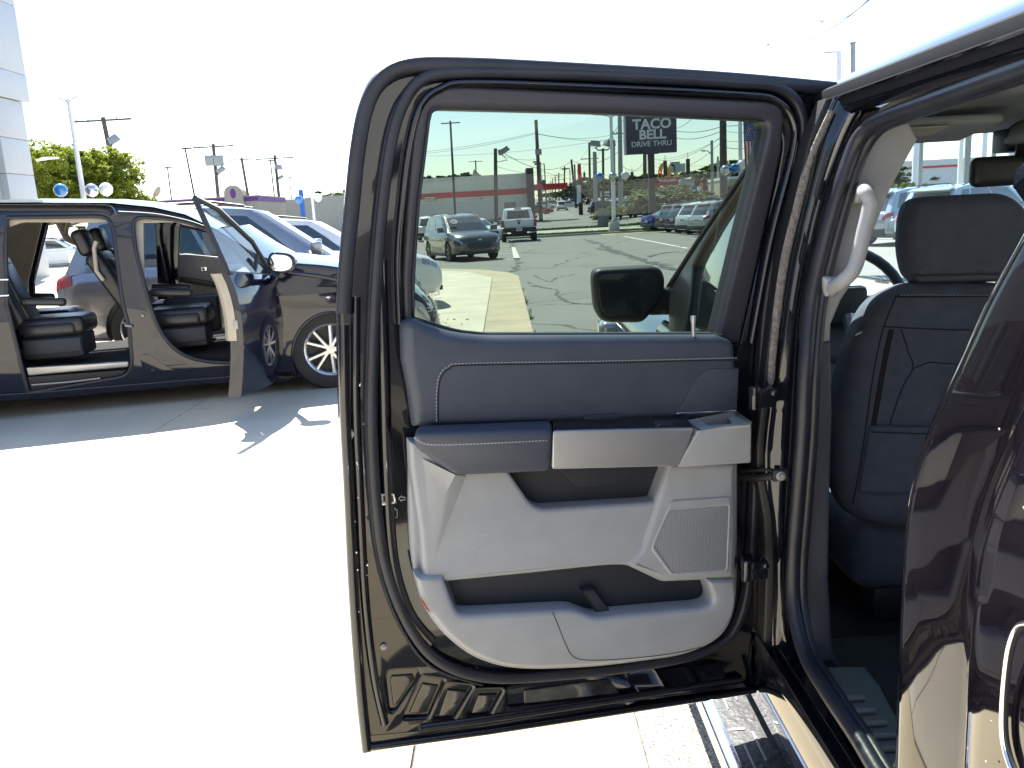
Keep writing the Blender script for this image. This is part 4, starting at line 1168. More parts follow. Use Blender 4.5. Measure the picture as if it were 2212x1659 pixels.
hl = [[V((x, yy, z + (0 if yy < 1.7 else -(yy - 1.7) * .16))) for x, z in ((.640, 1.640), (.68, 1.650), (.74, 1.664), (.9, 1.672), (1.25, 1.676), (1.6, 1.672), (1.76, 1.664), (1.86, 1.63))] for yy in (-.4, .5, 1.2, 1.5, 1.7, 1.8, 1.92, 2.0)]
MB().grid(hl).build("headliner", M_head, truck, smooth=60)
MB().tube([(.648, -.4, 1.645), (.648, 1.3, 1.645), (.650, 1.46, 1.630)], .016, 8, n0=(1, 0, 0), flat=.5).build("headliner_edge", mat("cream_edge", (.45, .42, .38), .9), truck)
# sun visors
def visor(x0, x1, name="sun_visor"):
    b = MB().box(((x0 + x1) / 2, 1.82, 1.628), (x1 - x0, .17, .020), Matrix.Rotation(-.15, 3, 'X'))
    o = b.build(name, M_head, truck, bev=.009, seg=3)
    MB().box(((x0 + x1) / 2 - .02, 1.76, 1.622), (.12, .07, .003), Matrix.Rotation(-.15, 3, 'X')).build("visor_label", mat("visor_label_paper", (.38, .36, .28), .7), o)
    return o
visor(.70, 1.02); visor(1.42, 1.72)
oc = MB().box((1.22, 1.72, 1.628), (.26, .34, .055), Matrix.Rotation(-.12, 3, 'X'), .9).build("overhead_console", mat("console_grey", (.13, .14, .14), .6), truck, bev=.02, seg=3)
for k in range(6): MB().box((1.14 + k * .014, 1.63, 1.598), (.004, .035, .004)).build("console_slot", M_trimblack, oc)
for xx in (1.17, 1.27): MB().box((xx, 1.74, 1.596), (.03, .05, .008)).build("map_light", M_lamp, oc)
# rear-view mirror
mm_ = MB().box((1.115, 1.80, 1.535), (.25, .035, .062)).build("rear_view_mirror", M_trimblack, truck, bev=.016, seg=4)
MB().tube([(1.10, 1.815, 1.54), (1.12, 1.83, 1.585), (1.12, 1.87, 1.60)], [.013, .018, .012], 8).box((1.12, 1.88, 1.60), (.05, .06, .05)).build("mirror_stem", M_trimblack, mm_, bev=.006)
# windshield and its pillars
ws = [V((.66, 1.97, 1.63)), V((1.84, 1.97, 1.63)), V((1.93, 2.62, 1.20)), V((.58, 2.62, 1.20))]
rows = []
for k in range(5):
    q = k / 4
    rows.append([ws[0].lerp(ws[3], q).lerp(ws[1].lerp(ws[2], q), j / 8) + V((0, .10 * math.sin(math.pi * j / 8), 0)) for j in range(9)])
MB().grid(rows).build("windshield", M_wind, truck, smooth=60)
MB().tube([(.650, 1.80, 1.675), (.640, 1.96, 1.63), (.60, 2.30, 1.42), (.55, 2.66, 1.16)], [.026, .028, .030, .034], 10, n0=(1, 0, 0), flat=.7).build("windshield_pillar", M_trimblack, truck, smooth=60)
MB().tube([(.66, 1.93, 1.61), (.60, 2.30, 1.36), (.56, 2.6, 1.14)], .03, 8).build("pillar_cover", M_lpan, truck)
MB().tube([(1.86, 1.93, 1.63), (1.93, 2.6, 1.16)], .045, 8).build("windshield_pillar", M_black, truck, smooth=60)
# dashboard, cluster hood, wheel
db = MB().grid([[V((x, y, z)) for y, z in ((2.66, 1.19), (2.52, 1.19), (2.42, 1.175), (2.34, 1.13), (2.31, 1.02), (2.34, .78), (2.6, .7))] for x in (.56, .9, 1.3, 1.9)]).build("dashboard", mat("dash_grey_top", (.16, .17, .18), .6, bump=.1, bscale=300), truck, smooth=50)
MB().box((.93, 2.34, 1.18), (.36, .12, .07)).build("cluster_hood", M_trimblack, truck, bev=.03, seg=4)
MB().box((1.28, 2.29, 1.08), (.26, .04, .20)).build("centre_screen", M_trimblack, truck, bev=.01)
M_btn = mat("button_grey", (.09, .10, .11), .5)
for k in range(5): MB().box((1.06 + k * .05, 2.275, .98), (.044, .02, .03)).build("dash_button", M_btn, truck, bev=.003)
MB().box((1.16, 2.27, 1.003), (.34, .012, .006)).build("dash_trim_strip", M_chrome, truck)
wc = V((.915, 2.24, 1.215)); wn = V((0, -.9, .42)).normalized()
wu = V((1, 0, 0)); wv = wn.cross(wu)
ring_ = [wc + (wu * math.cos(a / 36 * 6.2832) + wv * math.sin(a / 36 * 6.2832)) * .158 for a in range(36)]
sw = MB().tube(ring_, .0145, 10, close=True, n0=wn).build("steering_wheel", mat("wheel_leather", (.03, .031, .034), .45, bump=.1, bscale=300), truck, smooth=60)
MB().box(wc, (.11, .035, .10)).build("wheel_hub", M_trimblack, sw, bev=.018)
for sg, nm in ((-1, "wheel_spoke"), (1, "wheel_spoke")):
    MB().tube([wc + wu * .04 * sg, wc + wu * .155 * sg + wv * .01], [.02, .014], 8).build(nm, M_btn, sw)
    MB().box(wc + wu * .10 * sg - V((0, .022, 0)), (.045, .012, .022)).build("wheel_button", M_trimblack, sw, bev=.004)
MB().tube([wc - wv * .03, wc - wv * .155], [.018, .012], 8).build("wheel_spoke", M_satin, sw)
# driver's seat seen from behind
SB = Fr((0, 1.62, 0), V((0, -1, .13)))
seat_o = [(1975, 607, 20), (1902, 640, 40), (1868, 700, 60), (1834, 800, 60), (1814, 905, 60), (1810, 1000, 60), (1822, 1075, 40), (1852, 1125, 30), (1960, 1150), (2300, 1150, 40), (2420, 1080, 60), (2440, 900, 80), (2380, 680, 60), (2290, 620, 40), (2150, 606, 20)]
seat = SB.plate("front_seat", seat_o, M_seat, truck, w=.03, th=.12, bev=.045, res=6)
SB.strip("seat_seam", [(1935, 640), (2000, 641), (2140, 640), (2300, 642)], M_seam, seat, w=.031, half=.0016, rise=.0012)
stitches([(1945, 638), (2000, 637), (2130, 638), (2290, 640)], .0315, .007, SB, seat, .0006)
SB.strip("seat_seam", [(1905, 705), (2050, 712), (2300, 712)], M_seam, seat, w=.031, half=.0014, rise=.0012)
SB.strip("seat_seam", [(1935, 640), (1905, 720), (1885, 820), (1862, 980), (1842, 1090)], M_seam, seat, w=.031, half=.0014, rise=.0012)
SB.strip("seat_seam", [(1947, 712), (1962, 760), (1972, 795), (1948, 840), (1922, 918)], M_seam, seat, w=.031, half=.0014, rise=.0012)
SB.strip("seat_seam", [(1972, 797), (2010, 783), (2060, 786), (2300, 790)], M_seam, seat, w=.031, half=.0014, rise=.0012)
SB.strip("seat_inset", [(1926, 712), (1915, 760), (1897, 860), (1880, 960)], M_seam, seat, w=.031, half=.006, rise=.0016)
SB.plate("map_pocket", [(1882, 920, 4), (2300, 926), (2300, 1068), (1858, 1066, 6), (1866, 1010)], M_seat, seat, w=.042, th=.016, bev=.006)
SB.strip("pocket_hem", [(1882, 933), (2050, 938), (2300, 938)], M_seam, seat, w=.043, half=.0014, rise=.0012)
lab = SB.plate("airbag_label", [(1845, 718, 2), (1860, 714, 2), (1864, 720, 2), (1848, 728, 2)], M_trimblack, seat, w=.030, th=.003, bev=.0006)
lm = SB.M.copy(); lm.translation = SB.at(1854.5, 721, .0312)
txt("label_lettering", "AIRBAG", .0052, lm @ Matrix.Rotation(math.radians(24), 4, 'Z'), M_stick, lab, ext=.0003)
hr = SB.plate("headrest", [(1980, 420, 34), (2195, 410, 40), (2250, 470, 40), (2240, 602, 30), (1974, 607, 30), (1956, 540, 40), (1962, 450, 40)], M_seat, seat, w=.020, th=.08, bev=.036, res=6)
SB.strip("headrest_piping", [(2008, 446), (2060, 442), (2160, 441)], M_seam, hr, w=.013, half=.002, rise=.002)
SB.plate("headrest_base", [(1975, 594, 8), (2200, 588, 8), (2195, 606, 6), (1985, 610, 6)], M_navy, hr, w=.018, th=.05, bev=.006)
for xx in (2010, 2110): MB().tube([SB.at(xx, 596, -.04), SB.at(xx, 630, -.04)], .006, 8).build("headrest_post", M_gmetal, hr)
MB().box((1.0, 2.0, .70), (.50, .50, .18)).build("seat_cushion", M_seat, seat, bev=.05, seg=4)
MB().box((1.0, 1.95, .57), (.40, .36, .10)).build("seat_base", M_trimblack, seat, bev=.02)
MB().box((1.62, 1.66, .98), (.50, .15, .62)).box((1.62, 1.66, 1.40), (.26, .10, .18)).build("passenger_seat", M_seat, truck, bev=.045, seg=4)
# rear quarter: body behind the opening, curved shoulder
ed = [(2240, 430), (2212, 488), (2130, 640), (2075, 760), (2030, 860), (1990, 960), (1962, 1060), (1950, 1150), (1945, 1250), (1940, 1350), (1935, 1500), (1930, 1660), (1925, 1800)]
Xe = [.615, .605, .575, .555, .54, .53, .52, .515, .51, .51, .51, .51, .51]
es = [PX(x, y, X) for (x, y), X in zip(ed, Xe)]
es = [V(q[:3]) for q in smoothpath([(p.x, p.y, p.z, 0) for p in es], False, 4)]
rows = []
for p in es:
    f = [(.10, .03), (.05, .014), (.014, .006), (.0, -.004), (-.006, -.018), (-.012, -.036), (-.0128, -.045), (-.0095, -.075), (-.003, -.115), (.005, -.150), (.008, -.162), (.007, -.170), (.0, -.178), (-.012, -.190), (-.020, -.21), (-.026, -.25), (-.030, -.4), (-.030, -1.3), (-.02, -2.4)]
    rows.append([V((p.x + dx, p.y + dy, p.z)) for dx, dy in f])
M_qp = mat("aubergine_black_paint", (.006, .0048, .0075), .06, coat=1, spec=.2, var=.2, scale=4)
qp = MB().grid(rows).build("rear_quarter_panel", M_qp, truck, smooth=60)
MB().box((1.3, -1.0, .85), (1.55, 2.3, .5)).build("bed_inner", M_black, truck)
# pillar above the quarter panel
MB().tube([(.60, .95, 1.50), (.612, .80, 1.58), (.617, .72, 1.66)], .03, 8, n0=(1, 0, 0)).build("rear_pillar", M_black, truck)
# fuel door outline
QF = Fr((.4795, 0, 0), (-1, 0, 0))
QF.strip("fuel_door_gap", [(2232, 1345), (2200, 1352), (2182, 1390), (2172, 1450), (2166, 1530), (2168, 1600), (2185, 1660), (2210, 1700)], M_chrome, qp, w=.003, half=.003, rise=.0035)
QF.strip("fuel_door_gap", [(2240, 1352), (2208, 1358), (2190, 1394), (2180, 1450), (2174, 1530), (2176, 1598), (2192, 1655), (2216, 1690)], M_seam, qp, w=.002, half=.002, rise=.002)
dro = MB()
for _ in range(34):
    yv, zv = rnd.uniform(.45, .80), rnd.uniform(.55, 1.3)
    M = Matrix.Translation((.4775, yv, zv)) @ Matrix.Rotation(-math.pi / 2, 4, 'Y'); r = rnd.uniform(.0008, .002)
    dro.lathe([(.0001, r * .5), (r * .7, r * .3), (r, 0)], M, 6)
tag(dro.build("water_drops", mat("dried_spot", (.45, .45, .43), .6), qp), kind='stuff')
# ---- front door, glass, mirror, fender
FDY0, FDY1 = 1.60, 2.66
fd = yrun("front_door", [(.470, .62), (.455, .75), (.452, .95), (.462, 1.06), (.475, 1.12), (.487, 1.135), (.56, 1.135), (.58, .62)], FDY0, FDY1, M_black, seg=2)
MB().box((.468, 1.72, 1.0), (.03, .16, .03)).build("door_handle", M_black, fd, bev=.008)
UPN = Fr((.487, 2.0, 1.14), V((-.48, 0, .131)), (0, -1, 0))
UPN.plate("front_window", [(1462, 640), (1500, 560), (1520, 515), (1650, 300), (1790, 235), (1772, 380), (1700, 700), (1660, 800), (1470, 720)], mat("front_glass_dark", (.012, .02, .022), .02, coat=1, spec=1, var=0), fd, w=-.004, th=.006, bev=.001)
UPN.plate("window_frame", [(1440, 640), (1437, 618, 6), (1520, 490), (1653, 300), (1712, 232, 20), (1800, 196), (1850, 200), (1790, 238), (1700, 285, 20), (1644, 325), (1518, 527), (1496, 574, 10), (1490, 640), (1478, 720), (1446, 720)], mat("satin_black_frame", (.016, .018, .02), .35, coat=.2), fd, w=.008, th=.03, bev=.006)
UPN.strip("frame_rubber_lip", [(1444, 618), (1525, 492), (1656, 306), (1712, 244)], M_rub, fd, w=.012, half=.004, rise=.005)  # dark rubber lip raised along the frame edge
MB().tube([(.484, 1.60, 1.14), (.49, 2.60, 1.143)], .010, 8, n0=(1, 0, 0)).build("belt_seal", M_rub, fd)
MF = Fr((0, 2.62, 0), V((-.02, -1, 0)))
m0 = [(1280, 600, 24), (1288, 582, 14), (1425, 575, 26), (1438, 600, 16), (1434, 640, 14), (1396, 692, 26), (1380, 698, 8), (1300, 697, 24), (1286, 672, 14)]
mr = MF.plate("side_mirror", m0, M_trimblack, fd, w=0, th=.12, bev=.016, res=5)
m1 = [(1293, 604, 16), (1300, 593, 10), (1408, 588, 20), (1420, 604, 14), (1416, 636, 12), (1386, 680, 16), (1310, 683, 16), (1297, 664, 10)]
MF.plate("mirror_glass", m1, mat("mirror_face", (.10, .12, .14), .12, metal=.8, var=.02), mr, w=.004, th=.006, bev=.001)
MF.plate("mirror_arm", [(1420, 628, 6), (1455, 622, 10), (1470, 650), (1465, 680, 8), (1400, 682, 8)], M_trimblack, mr, w=-.02, th=.08, bev=.012)
yrun("front_fender", [(.47, .62), (.452, .80), (.455, .95), (.48, 1.05), (.53, 1.09), (.60, 1.10), (.62, .62)], 2.665, 3.66, M_black, seg=2)
yrun("hood", [(.60, 1.09), (.62, 1.115), (.80, 1.145), (1.25, 1.16), (1.7, 1.145), (1.9, 1.11), (1.9, 1.05), (.6, 1.05)], 2.665, 3.75, M_black, seg=2)
MB().box((.46, 3.70, .93), (.12, .16, .18)).build("headlight", M_lamp, truck, bev=.03, seg=3)
MB().box((1.25, 3.80, .95), (1.3, .12, .30)).build("grille", M_chrome, truck, bev=.03)
MB().box((1.25, 3.88, .62), (1.75, .16, .22)).build("front_bumper", M_chrome, truck, bev=.05, seg=3)
MB().box((.453, 2.86, .93), (.012, .26, .045)).box((.450, 2.86, .93), (.010, .20, .02)).build("fender_badge", M_chrome, truck, bev=.004)
MB().box((1.25, 2.72, 1.085), (1.3, .1, .05)).build("cowl", M_trimblack, truck, bev=.01)
for yy in (3.15, -1.35):
    M = Matrix.Translation((.60, yy, .37)) @ Matrix.Rotation(math.pi / 2, 4, 'Y')
    wh = MB().lathe([(.22, -.12), (.25, -.13), (.34, -.13), (.37, -.10), (.37, .10), (.34, .13), (.25, .13), (.22, .12)], M, 32).build("wheel", M_tyre, truck)
    MB().lathe([(.001, -.06), (.21, -.06), (.225, -.12)], M, 32).build("rim", M_rim, wh)
# reflector edge between door top and roof line
# ------------------------------------------------------------------ black minivan with doors open
A_, B_ = G(55, 853, .22), G(521, 815, .20)
A_.z = B_.z = 0
vu = (B_ - A_).normalized()
VN = V((vu.y, -vu.x, 0))
if VN.y > 0: VN = -VN
VF = Fr(A_, VN, vu)
VANG = math.atan2(vu.y, vu.x)
M_vblack = mat("minivan_black_paint", (.006, .007, .018), .10, coat=.85, spec=.25, var=.1)
M_leather = mat("black_leather", (.020, .020, .023), .33, bump=.1, bscale=120, var=.1)
M_cream = mat("cream_interior_plastic", (.40, .36, .30), .6)
M_beige = mat("beige_door_card", (.46, .42, .36), .6)
M_vglass = glass("minivan_glass", (.62, .70, .69), .9)
van = empty("black_minivan", tuple(A_ + vu * 1.5 - VN * .95), 0, "black minivan with front and sliding doors open showing its seats", "minivan")
def vpt(a, w, z): return VF.O + vu * a + VN * w + V((0, 0, z))
slide = [(7, 469), (222, 466, 22), (240, 487, 20), (266, 659, 30), (280, 707, 20), (286, 790, 20), (272, 815, 18), (58, 852, 5), (44, 784), (14, 659), (6, 534)]
front = [(282, 476, 16), (300, 468, 14), (380, 473, 40), (440, 492, 30), (497, 532, 30), (548, 590, 10), (556, 640), (552, 745), (532, 782, 20), (470, 786, 60), (395, 772, 70), (345, 720, 60), (318, 640, 40), (290, 540, 30)]
def arch(cx, cy, rx, ry, n=22, a0=-20, a1=200): return [(cx + rx * math.cos(math.radians(a0 + (a1 - a0) * k / n)), cy - ry * math.sin(math.radians(a0 + (a1 - a0) * k / n))) for k in range(n + 1)]
sidep = [(-520, 520, 60), (-500, 470, 60), (-300, 440, 60), (0, 436), (240, 437), (330, 446, 40), (400, 462, 60), (470, 495, 60), (545, 545, 30), (600, 566, 10), (700, 572, 30), (800, 588, 40), (890, 622, 50), (935, 665, 40), (948, 730, 20), (940, 800, 20), (800, 832, 10)]
sidep += [(q[0], q[1]) for q in arch(716, 768, 84, 92, 22, -42, 214)]
sidep += [(625, 822, 4), (560, 818), (521, 814), (58, 852), (-60, 858), (-120, 800), (-180, 760), (-250, 760), (-330, 800), (-360, 878), (-500, 880, 20), (-540, 700, 60)]
side = VF.plate("body_side", sidep, M_vblack, van, w=0, th=.07, bev=.018, holes=[slide, front], res=3)
VF.strip("door_opening_seal", fillet(slide), M_rub, side, w=-.01, half=.02, rise=.018, closed=True, smo=False)
VF.strip("door_opening_seal", fillet(front), M_rub, side, w=-.01, half=.018, rise=.018, closed=True, smo=False)
VF.plate("headliner_edge", [(5, 466), (225, 462), (232, 478), (200, 481, 10), (40, 480, 10), (12, 490)], M_cream, side, w=-.05, th=.05, bev=.006)
VF.plate("pillar_inner_trim", [(285, 470), (305, 466), (311, 640), (318, 700), (300, 640), (290, 560)], M_cream, side, w=-.06, th=.04, bev=.006)
VF.plate("front_header_trim", [(290, 470), (380, 468), (440, 490), (430, 494), (375, 480), (300, 482)], M_cream, side, w=-.06, th=.04, bev=.006)
VF.strip("roof_track", [(-100, 452), (0, 450), (120, 450), (215, 452), (235, 462)], M_trimblack, side, w=.004, half=.022, rise=.012)
VF.strip("roof_moulding", [(-100, 441), (0, 441), (120, 440), (216, 441), (238, 448), (246, 462)], M_chrome, side, w=.012, half=.004, rise=.006)
VF.strip("window_moulding", [(250, 455), (330, 460), (400, 474), (440, 487)], M_chrome, side, w=.012, half=.006, rise=.006)
VF.plate("sliding_step", [(56, 795, 3), (277, 782, 4), (276, 793, 3), (60, 812, 3)], mat("step_metal", (.42, .41, .40), .3, metal=.7), side, w=.01, th=.06, bev=.006)
VF.plate("slide_rail", [(58, 815), (272, 800), (262, 812), (64, 846)], M_trimblack, side, w=-.02, th=.04, bev=.004)
VF.strip("slide_rail_lip", [(66, 833), (150, 826), (215, 818)], M_gmetal, side, w=.004, half=.008, rise=.006)
VF.plate("rocker_cover", [(302, 768, 6), (318, 764, 5), (376, 802, 8), (374, 808, 3), (308, 810, 4)], M_vblack, side, w=.004, th=.008, bev=.002)
VF.plate("cover_plug", [(325, 797, 3), (333, 797, 3), (333, 804, 3), (325, 804, 3)], M_trimblack, side, w=.008, th=.006, bev=.002)
VF.strip("striker", [(270, 703), (285, 705)], M_gmetal, side, w=.02, half=.012, rise=.012, smo=False)
VF.strip("striker", [(305, 681), (312, 683)], M_gmetal, side, w=.02, half=.014, rise=.012, smo=False)
VF.strip("side_moulding", [(-60, 605), (16, 604)], M_chrome, side, w=.02, half=.008, rise=.006, smo=False)
VF.strip("side_moulding", [(-60, 642), (18, 638)], M_chrome, side, w=.03, half=.008, rise=.006, smo=False)
VF.strip("belt_crease", [(560, 575), (640, 590), (730, 604), (850, 640)], M_vblack, side, w=.002, half=.02, rise=.008)
VF.strip("wheel_arch_lip", arch(716, 768, 85, 93, 22, -10, 190), M_vblack, side, w=.006, half=.012, rise=.014, smo=False)
VF.plate("sill_skirt", [(-60, 856), (58, 850), (521, 812), (625, 818), (622, 828), (520, 826), (58, 866), (-60, 872)], M_vblack, side, w=.012, th=.03, bev=.008)
# roof, hood, nose shell running across the width
W2 = 1.88
rf = [(-500, 1.60), (-300, 1.74), (0, 1.83), (240, 1.83), (330, 1.80), (400, 1.74), (470, 1.62)]
px_roof = [(-500, 470), (-300, 441), (-100, 438), (80, 437), (240, 438), (330, 447), (400, 463), (470, 496), (530, 535)]
R0 = [VF.at(x, y, -.03) for x, y in px_roof]
rows = []
for k in range(9):
    q = k / 8; s_ = -.03 - q * (W2 - .06); c_ = .055 * math.sin(math.pi * q) ** .6
    rows.append([p + VN * (-(q) * (W2 - .06)) + V((0, 0, c_ * (1 - .9 * (i >= 7) * (i - 6) / 2))) for i, p in enumerate(R0[:8])])
MB().grid(rows).build("roof", M_vblack, van, smooth=60)
W0 = [VF.at(468, 495, -.04), VF.at(530, 535, -.04), VF.at(598, 572, -.04)]
rows = []
for k in range(9):
    q = k / 8
    rows.append([p - VN * q * (W2 - .08) + vu * (.22 * math.sin(math.pi * q)) + V((0, 0, .03 * math.sin(math.pi * q))) for p in W0])
MB().grid(rows).build("windshield", M_carglass, van, smooth=60)
H0 = [VF.at(x, y, -.03) for x, y in [(590, 568), (640, 568), (700, 574), (800, 590), (885, 622), (930, 668), (944, 730), (940, 800)]]
rows = []
for k in range(11):
    q = k / 10; b_ = math.sin(math.pi * q)
    rows.append([p - VN * q * (W2 - .06) + V((0, 0, .075 * b_ ** .7 * (1 - i / 7))) + vu * (.20 * b_ ** .8 * (i / 7)) for i, p in enumerate(H0)])
MB().grid(rows).build("hood", M_vblack, van, smooth=60)
VF.plate("headlight", [(878, 640, 8), (915, 655, 10), (932, 690, 8), (925, 706, 8), (900, 690), (880, 665)], M_lamp, van, w=.006, th=.03, bev=.01)
# far side of the van with its own openings
FFp = Fr(VF.O - VN * W2, VN, vu)
def far(pts):
    out = []
    for q in pts:
        p = VF.at(q[0], q[1], 0) - VN * W2
        s_ = V(p) - EYE; f = s_.dot(FW)
        out.append((1106 + CF * s_.dot(RT) / f, 829.5 - CF * s_.dot(UP) / f, *(q[2:] if len(q) > 2 else ())))
    return out
fslide = [(-45, 470), (245, 468, 22), (250, 500, 20), (262, 800, 20), (250, 820, 18), (-40, 850, 5), (-75, 784), (-85, 640), (-60, 534)]
ffront = [(318, 474, 16), (380, 476, 40), (440, 494, 30), (497, 536, 30), (560, 600, 10), (560, 640), (552, 775, 20), (420, 790, 60), (345, 770, 60), (312, 640, 40)]
fsidep = [q for q in sidep]
FFp.plate("body_side", far(sidep), M_vblack, van, w=0, th=.07, bev=.01, holes=[far(fslide), far(ffront)])
FFp.plate("rear_trim", far([(-200, 470), (-60, 466), (-100, 640), (-90, 850), (-200, 860)]), M_beige, van, w=.05, th=.02, bev=.005)
# floor, tunnel
fl = [vpt(-2.6, -.08, .42), vpt(2.2, -.08, .42), vpt(2.2, -W2 + .08, .42), vpt(-2.6, -W2 + .08, .42)]
ml = MB().add(fl + [p - V((0, 0, .2)) for p in fl], [(0, 1, 2, 3), (7, 6, 5, 4), (0, 4, 5, 1), (1, 5, 6, 2), (2, 6, 7, 3), (3, 7, 4, 0)])
ml.build("floor", M_carpet, van)
MB().add([vpt(-2.6, -.1, .4), vpt(-2.6, -W2 + .1, .4), vpt(-2.6, -W2 + .1, 1.2), vpt(-2.6, -.1, 1.2)], [(0, 1, 2, 3)]).build("tailgate_inner", M_beige, van)
RV = Matrix.Rotation(VANG, 3, 'Z')
def vbox(b, a, w, z, size, ry=0): return b.box(vpt(a, w, z), size, RV @ Matrix.Rotation(ry, 3, 'Y'))
def vseat(a, w, name, rec=-.32, arm=True, bo=0.0):
    o = vbox(MB(), a, w, .76, (.54, .52, .17)).build(name, M_leather, van, bev=.055, seg=4)
    tag(o, None)
    vbox(MB(), a - .02, w, .74, (.44, .56, .12)).build("cushion_bolster", M_leather, o, bev=.04, seg=3)
    vbox(MB(), a - .36 - bo, w, 1.08, (.15, .50, .66), rec).build("backrest", M_leather, o, bev=.05, seg=4)
    vbox(MB(), a - .30 - bo, w, 1.06, (.10, .30, .56), rec).build("backrest_insert", M_leather, o, bev=.03, seg=3)
    vbox(MB(), a - .40 - bo + math.sin(rec) * .42, w, 1.08 + .44 * math.cos(rec), (.12, .28, .24), rec * .7).build("headrest", M_leather, o, bev=.045, seg=4)
    vbox(MB(), a - .02, w, .58, (.50, .46, .20)).build("seat_base", M_bay, o, bev=.03)
    vbox(MB(), a - .0, w + .28, .60, (.46, .03, .13)).build("side_cover", M_bay, o, bev=.012)
    if arm: vbox(MB(), a - .02, w + .27, .99, (.36, .07, .07), .08).build("armrest", M_leather, o, bev=.025, seg=3)
    return o
def apx(x, w):
    p = VF.at(x, 700, w); return (p - VF.O).dot(vu)
vseat(apx(128, -.45), -.45, "second_row_seat")
vseat(apx(108, -1.3), -1.30, "second_row_seat")
vseat(apx(395, -.48), -.48, "front_seat", rec=-.48, bo=.14)
vseat(apx(395, -1.28), -1.28, "front_seat", rec=-.40, bo=.10)
vseat(apx(-60, -.9), -.9, "third_row_seat", arm=False)
vbox(MB(), apx(420, -.88), -.88, .72, (.5, .2, .35)).build("centre_console", M_bay, van, bev=.03)
vbox(MB(), apx(540, -.95), -.95, .98, (.35, 1.5, .28)).build("dashboard", M_bay, van, bev=.06, seg=3)
MB().tube([vpt(apx(235, -.2), -.2, 1.48), vpt(apx(228, -.2), -.2, 1.42), vpt(apx(226, -.2), -.2, 1.22), vpt(apx(238, -.2), -.2, 1.14)], .018, 8).build("grab_handle", M_cream, van)
# near front door, swung towards us (seen almost edge on)
def dp(x, y, Y): return PY(x, y, Y)
Ht, Hb = dp(590, 596, 7.50), dp(606, 812, 7.50)
Tt, Tm, Tb = dp(493, 590, 6.50), dp(524, 700, 6.47), dp(521, 856, 6.52)
Hm = dp(610, 700, 7.50)
rows = []
for k in range(9):
    q = k / 8
    def c3(a, m_, b_):
        return a * (1 - q) ** 2 + (m_ * 2 - (a + b_) / 2) * 2 * q * (1 - q) + b_ * q * q
    t0, t1 = c3(Tt, Tm, Tb), c3(Ht, Hm, Hb)
    rows.append([t0.lerp(t1, j / 6) + V((.07 * math.sin(math.pi * j / 6), 0, 0)) for j in range(7)])
fd2 = MB().grid(rows).build("front_door", M_vblack, van, smooth=60)
fd2['label'] = "open front passenger door of the minivan"
rows2 = []
for r in rows: rows2.append([r[0] + V((-.012, .0, 0)), r[0] + V((-.10, .01, 0)), r[3] + V((-.14, 0, 0)), r[6] + V((-.12, 0, 0))])
MB().grid(rows2).build("door_card", M_beige, fd2, smooth=40)
eb = MB().grid([[r[0] + V((0, -.004, 0)), r[0] + V((-.05, -.006, 0)), r[0] + V((-.105, .004, 0))] for r in rows]); eb.build("door_edge", M_vblack, fd2, smooth=40)
MB().grid([[rows[k][0] + V((-.05, -.010, 0)), rows[k][0] + V((-.118, .0, 0)), rows[k][0] + V((-.16, .06, 0))] for k in range(0, 6)]).build("card_edge_upper", M_cream, fd2)
MB().box(rows[4][0] + V((-.05, -.01, 0)), (.035, .01, .07)).build("latch", M_gmetal, fd2, bev=.004)
Gt = dp(420, 427, 6.55); Gf = dp(545, 523, 7.25); Gm = dp(470, 452, 6.8)
wpts = [Tt, Gt, dp(432, 424, 6.6), Gm, Gf, Ht + V((0, 0, .02))]
MB().tube([Tt, Gt], .022, 8).tube([Gt, Gm, Gf, Ht], .020, 8).tube([Tt, Ht], .018, 8).build("window_frame", M_trimblack, fd2)
MB().tube([Gt + V((.015, 0, .01)), Gm + V((.015, 0, .01)), Gf + V((.015, 0, .01))], .008, 6).build("frame_moulding", M_chrome, fd2)
link("door_window", mk([Tt, Gt, Gm, Gf, Ht], [(0, 1, 2, 3, 4)]), M_vglass, fd2, True, 0)
MB().tube([dp(547, 596, 7.1), dp(556, 552, 7.2)], .02, 8).build("quarter_post", M_trimblack, fd2)
MB().box(dp(536, 640, 6.75), (.03, .16, .035)).build("door_handle", M_chrome, fd2, bev=.012, seg=3)
# mirror
VM = Fr((0, 6.95, 0), (0, -1, 0))
vm = VM.plate("door_mirror", [(577, 556, 12), (585, 543, 10), (625, 547, 14), (639, 562, 12), (636, 584, 14), (614, 592, 12), (584, 588, 12), (576, 575, 8)], M_vblack, fd2, w=0, th=.10, bev=.02, res=4)
VM.plate("mirror_glass", [(583, 560, 6), (589, 549, 6), (622, 552, 9), (632, 564, 8), (629, 580, 9), (610, 586, 8), (588, 584, 6)], mat("bright_mirror", (.75, .78, .78), .03, metal=1, var=0), vm, w=.004, th=.004, bev=.001)
MB().tube([dp(596, 590, 6.97), dp(588, 606, 7.15), dp(575, 600, 7.3)], [.035, .03, .035], 8).build("mirror_arm", M_vblack, vm)
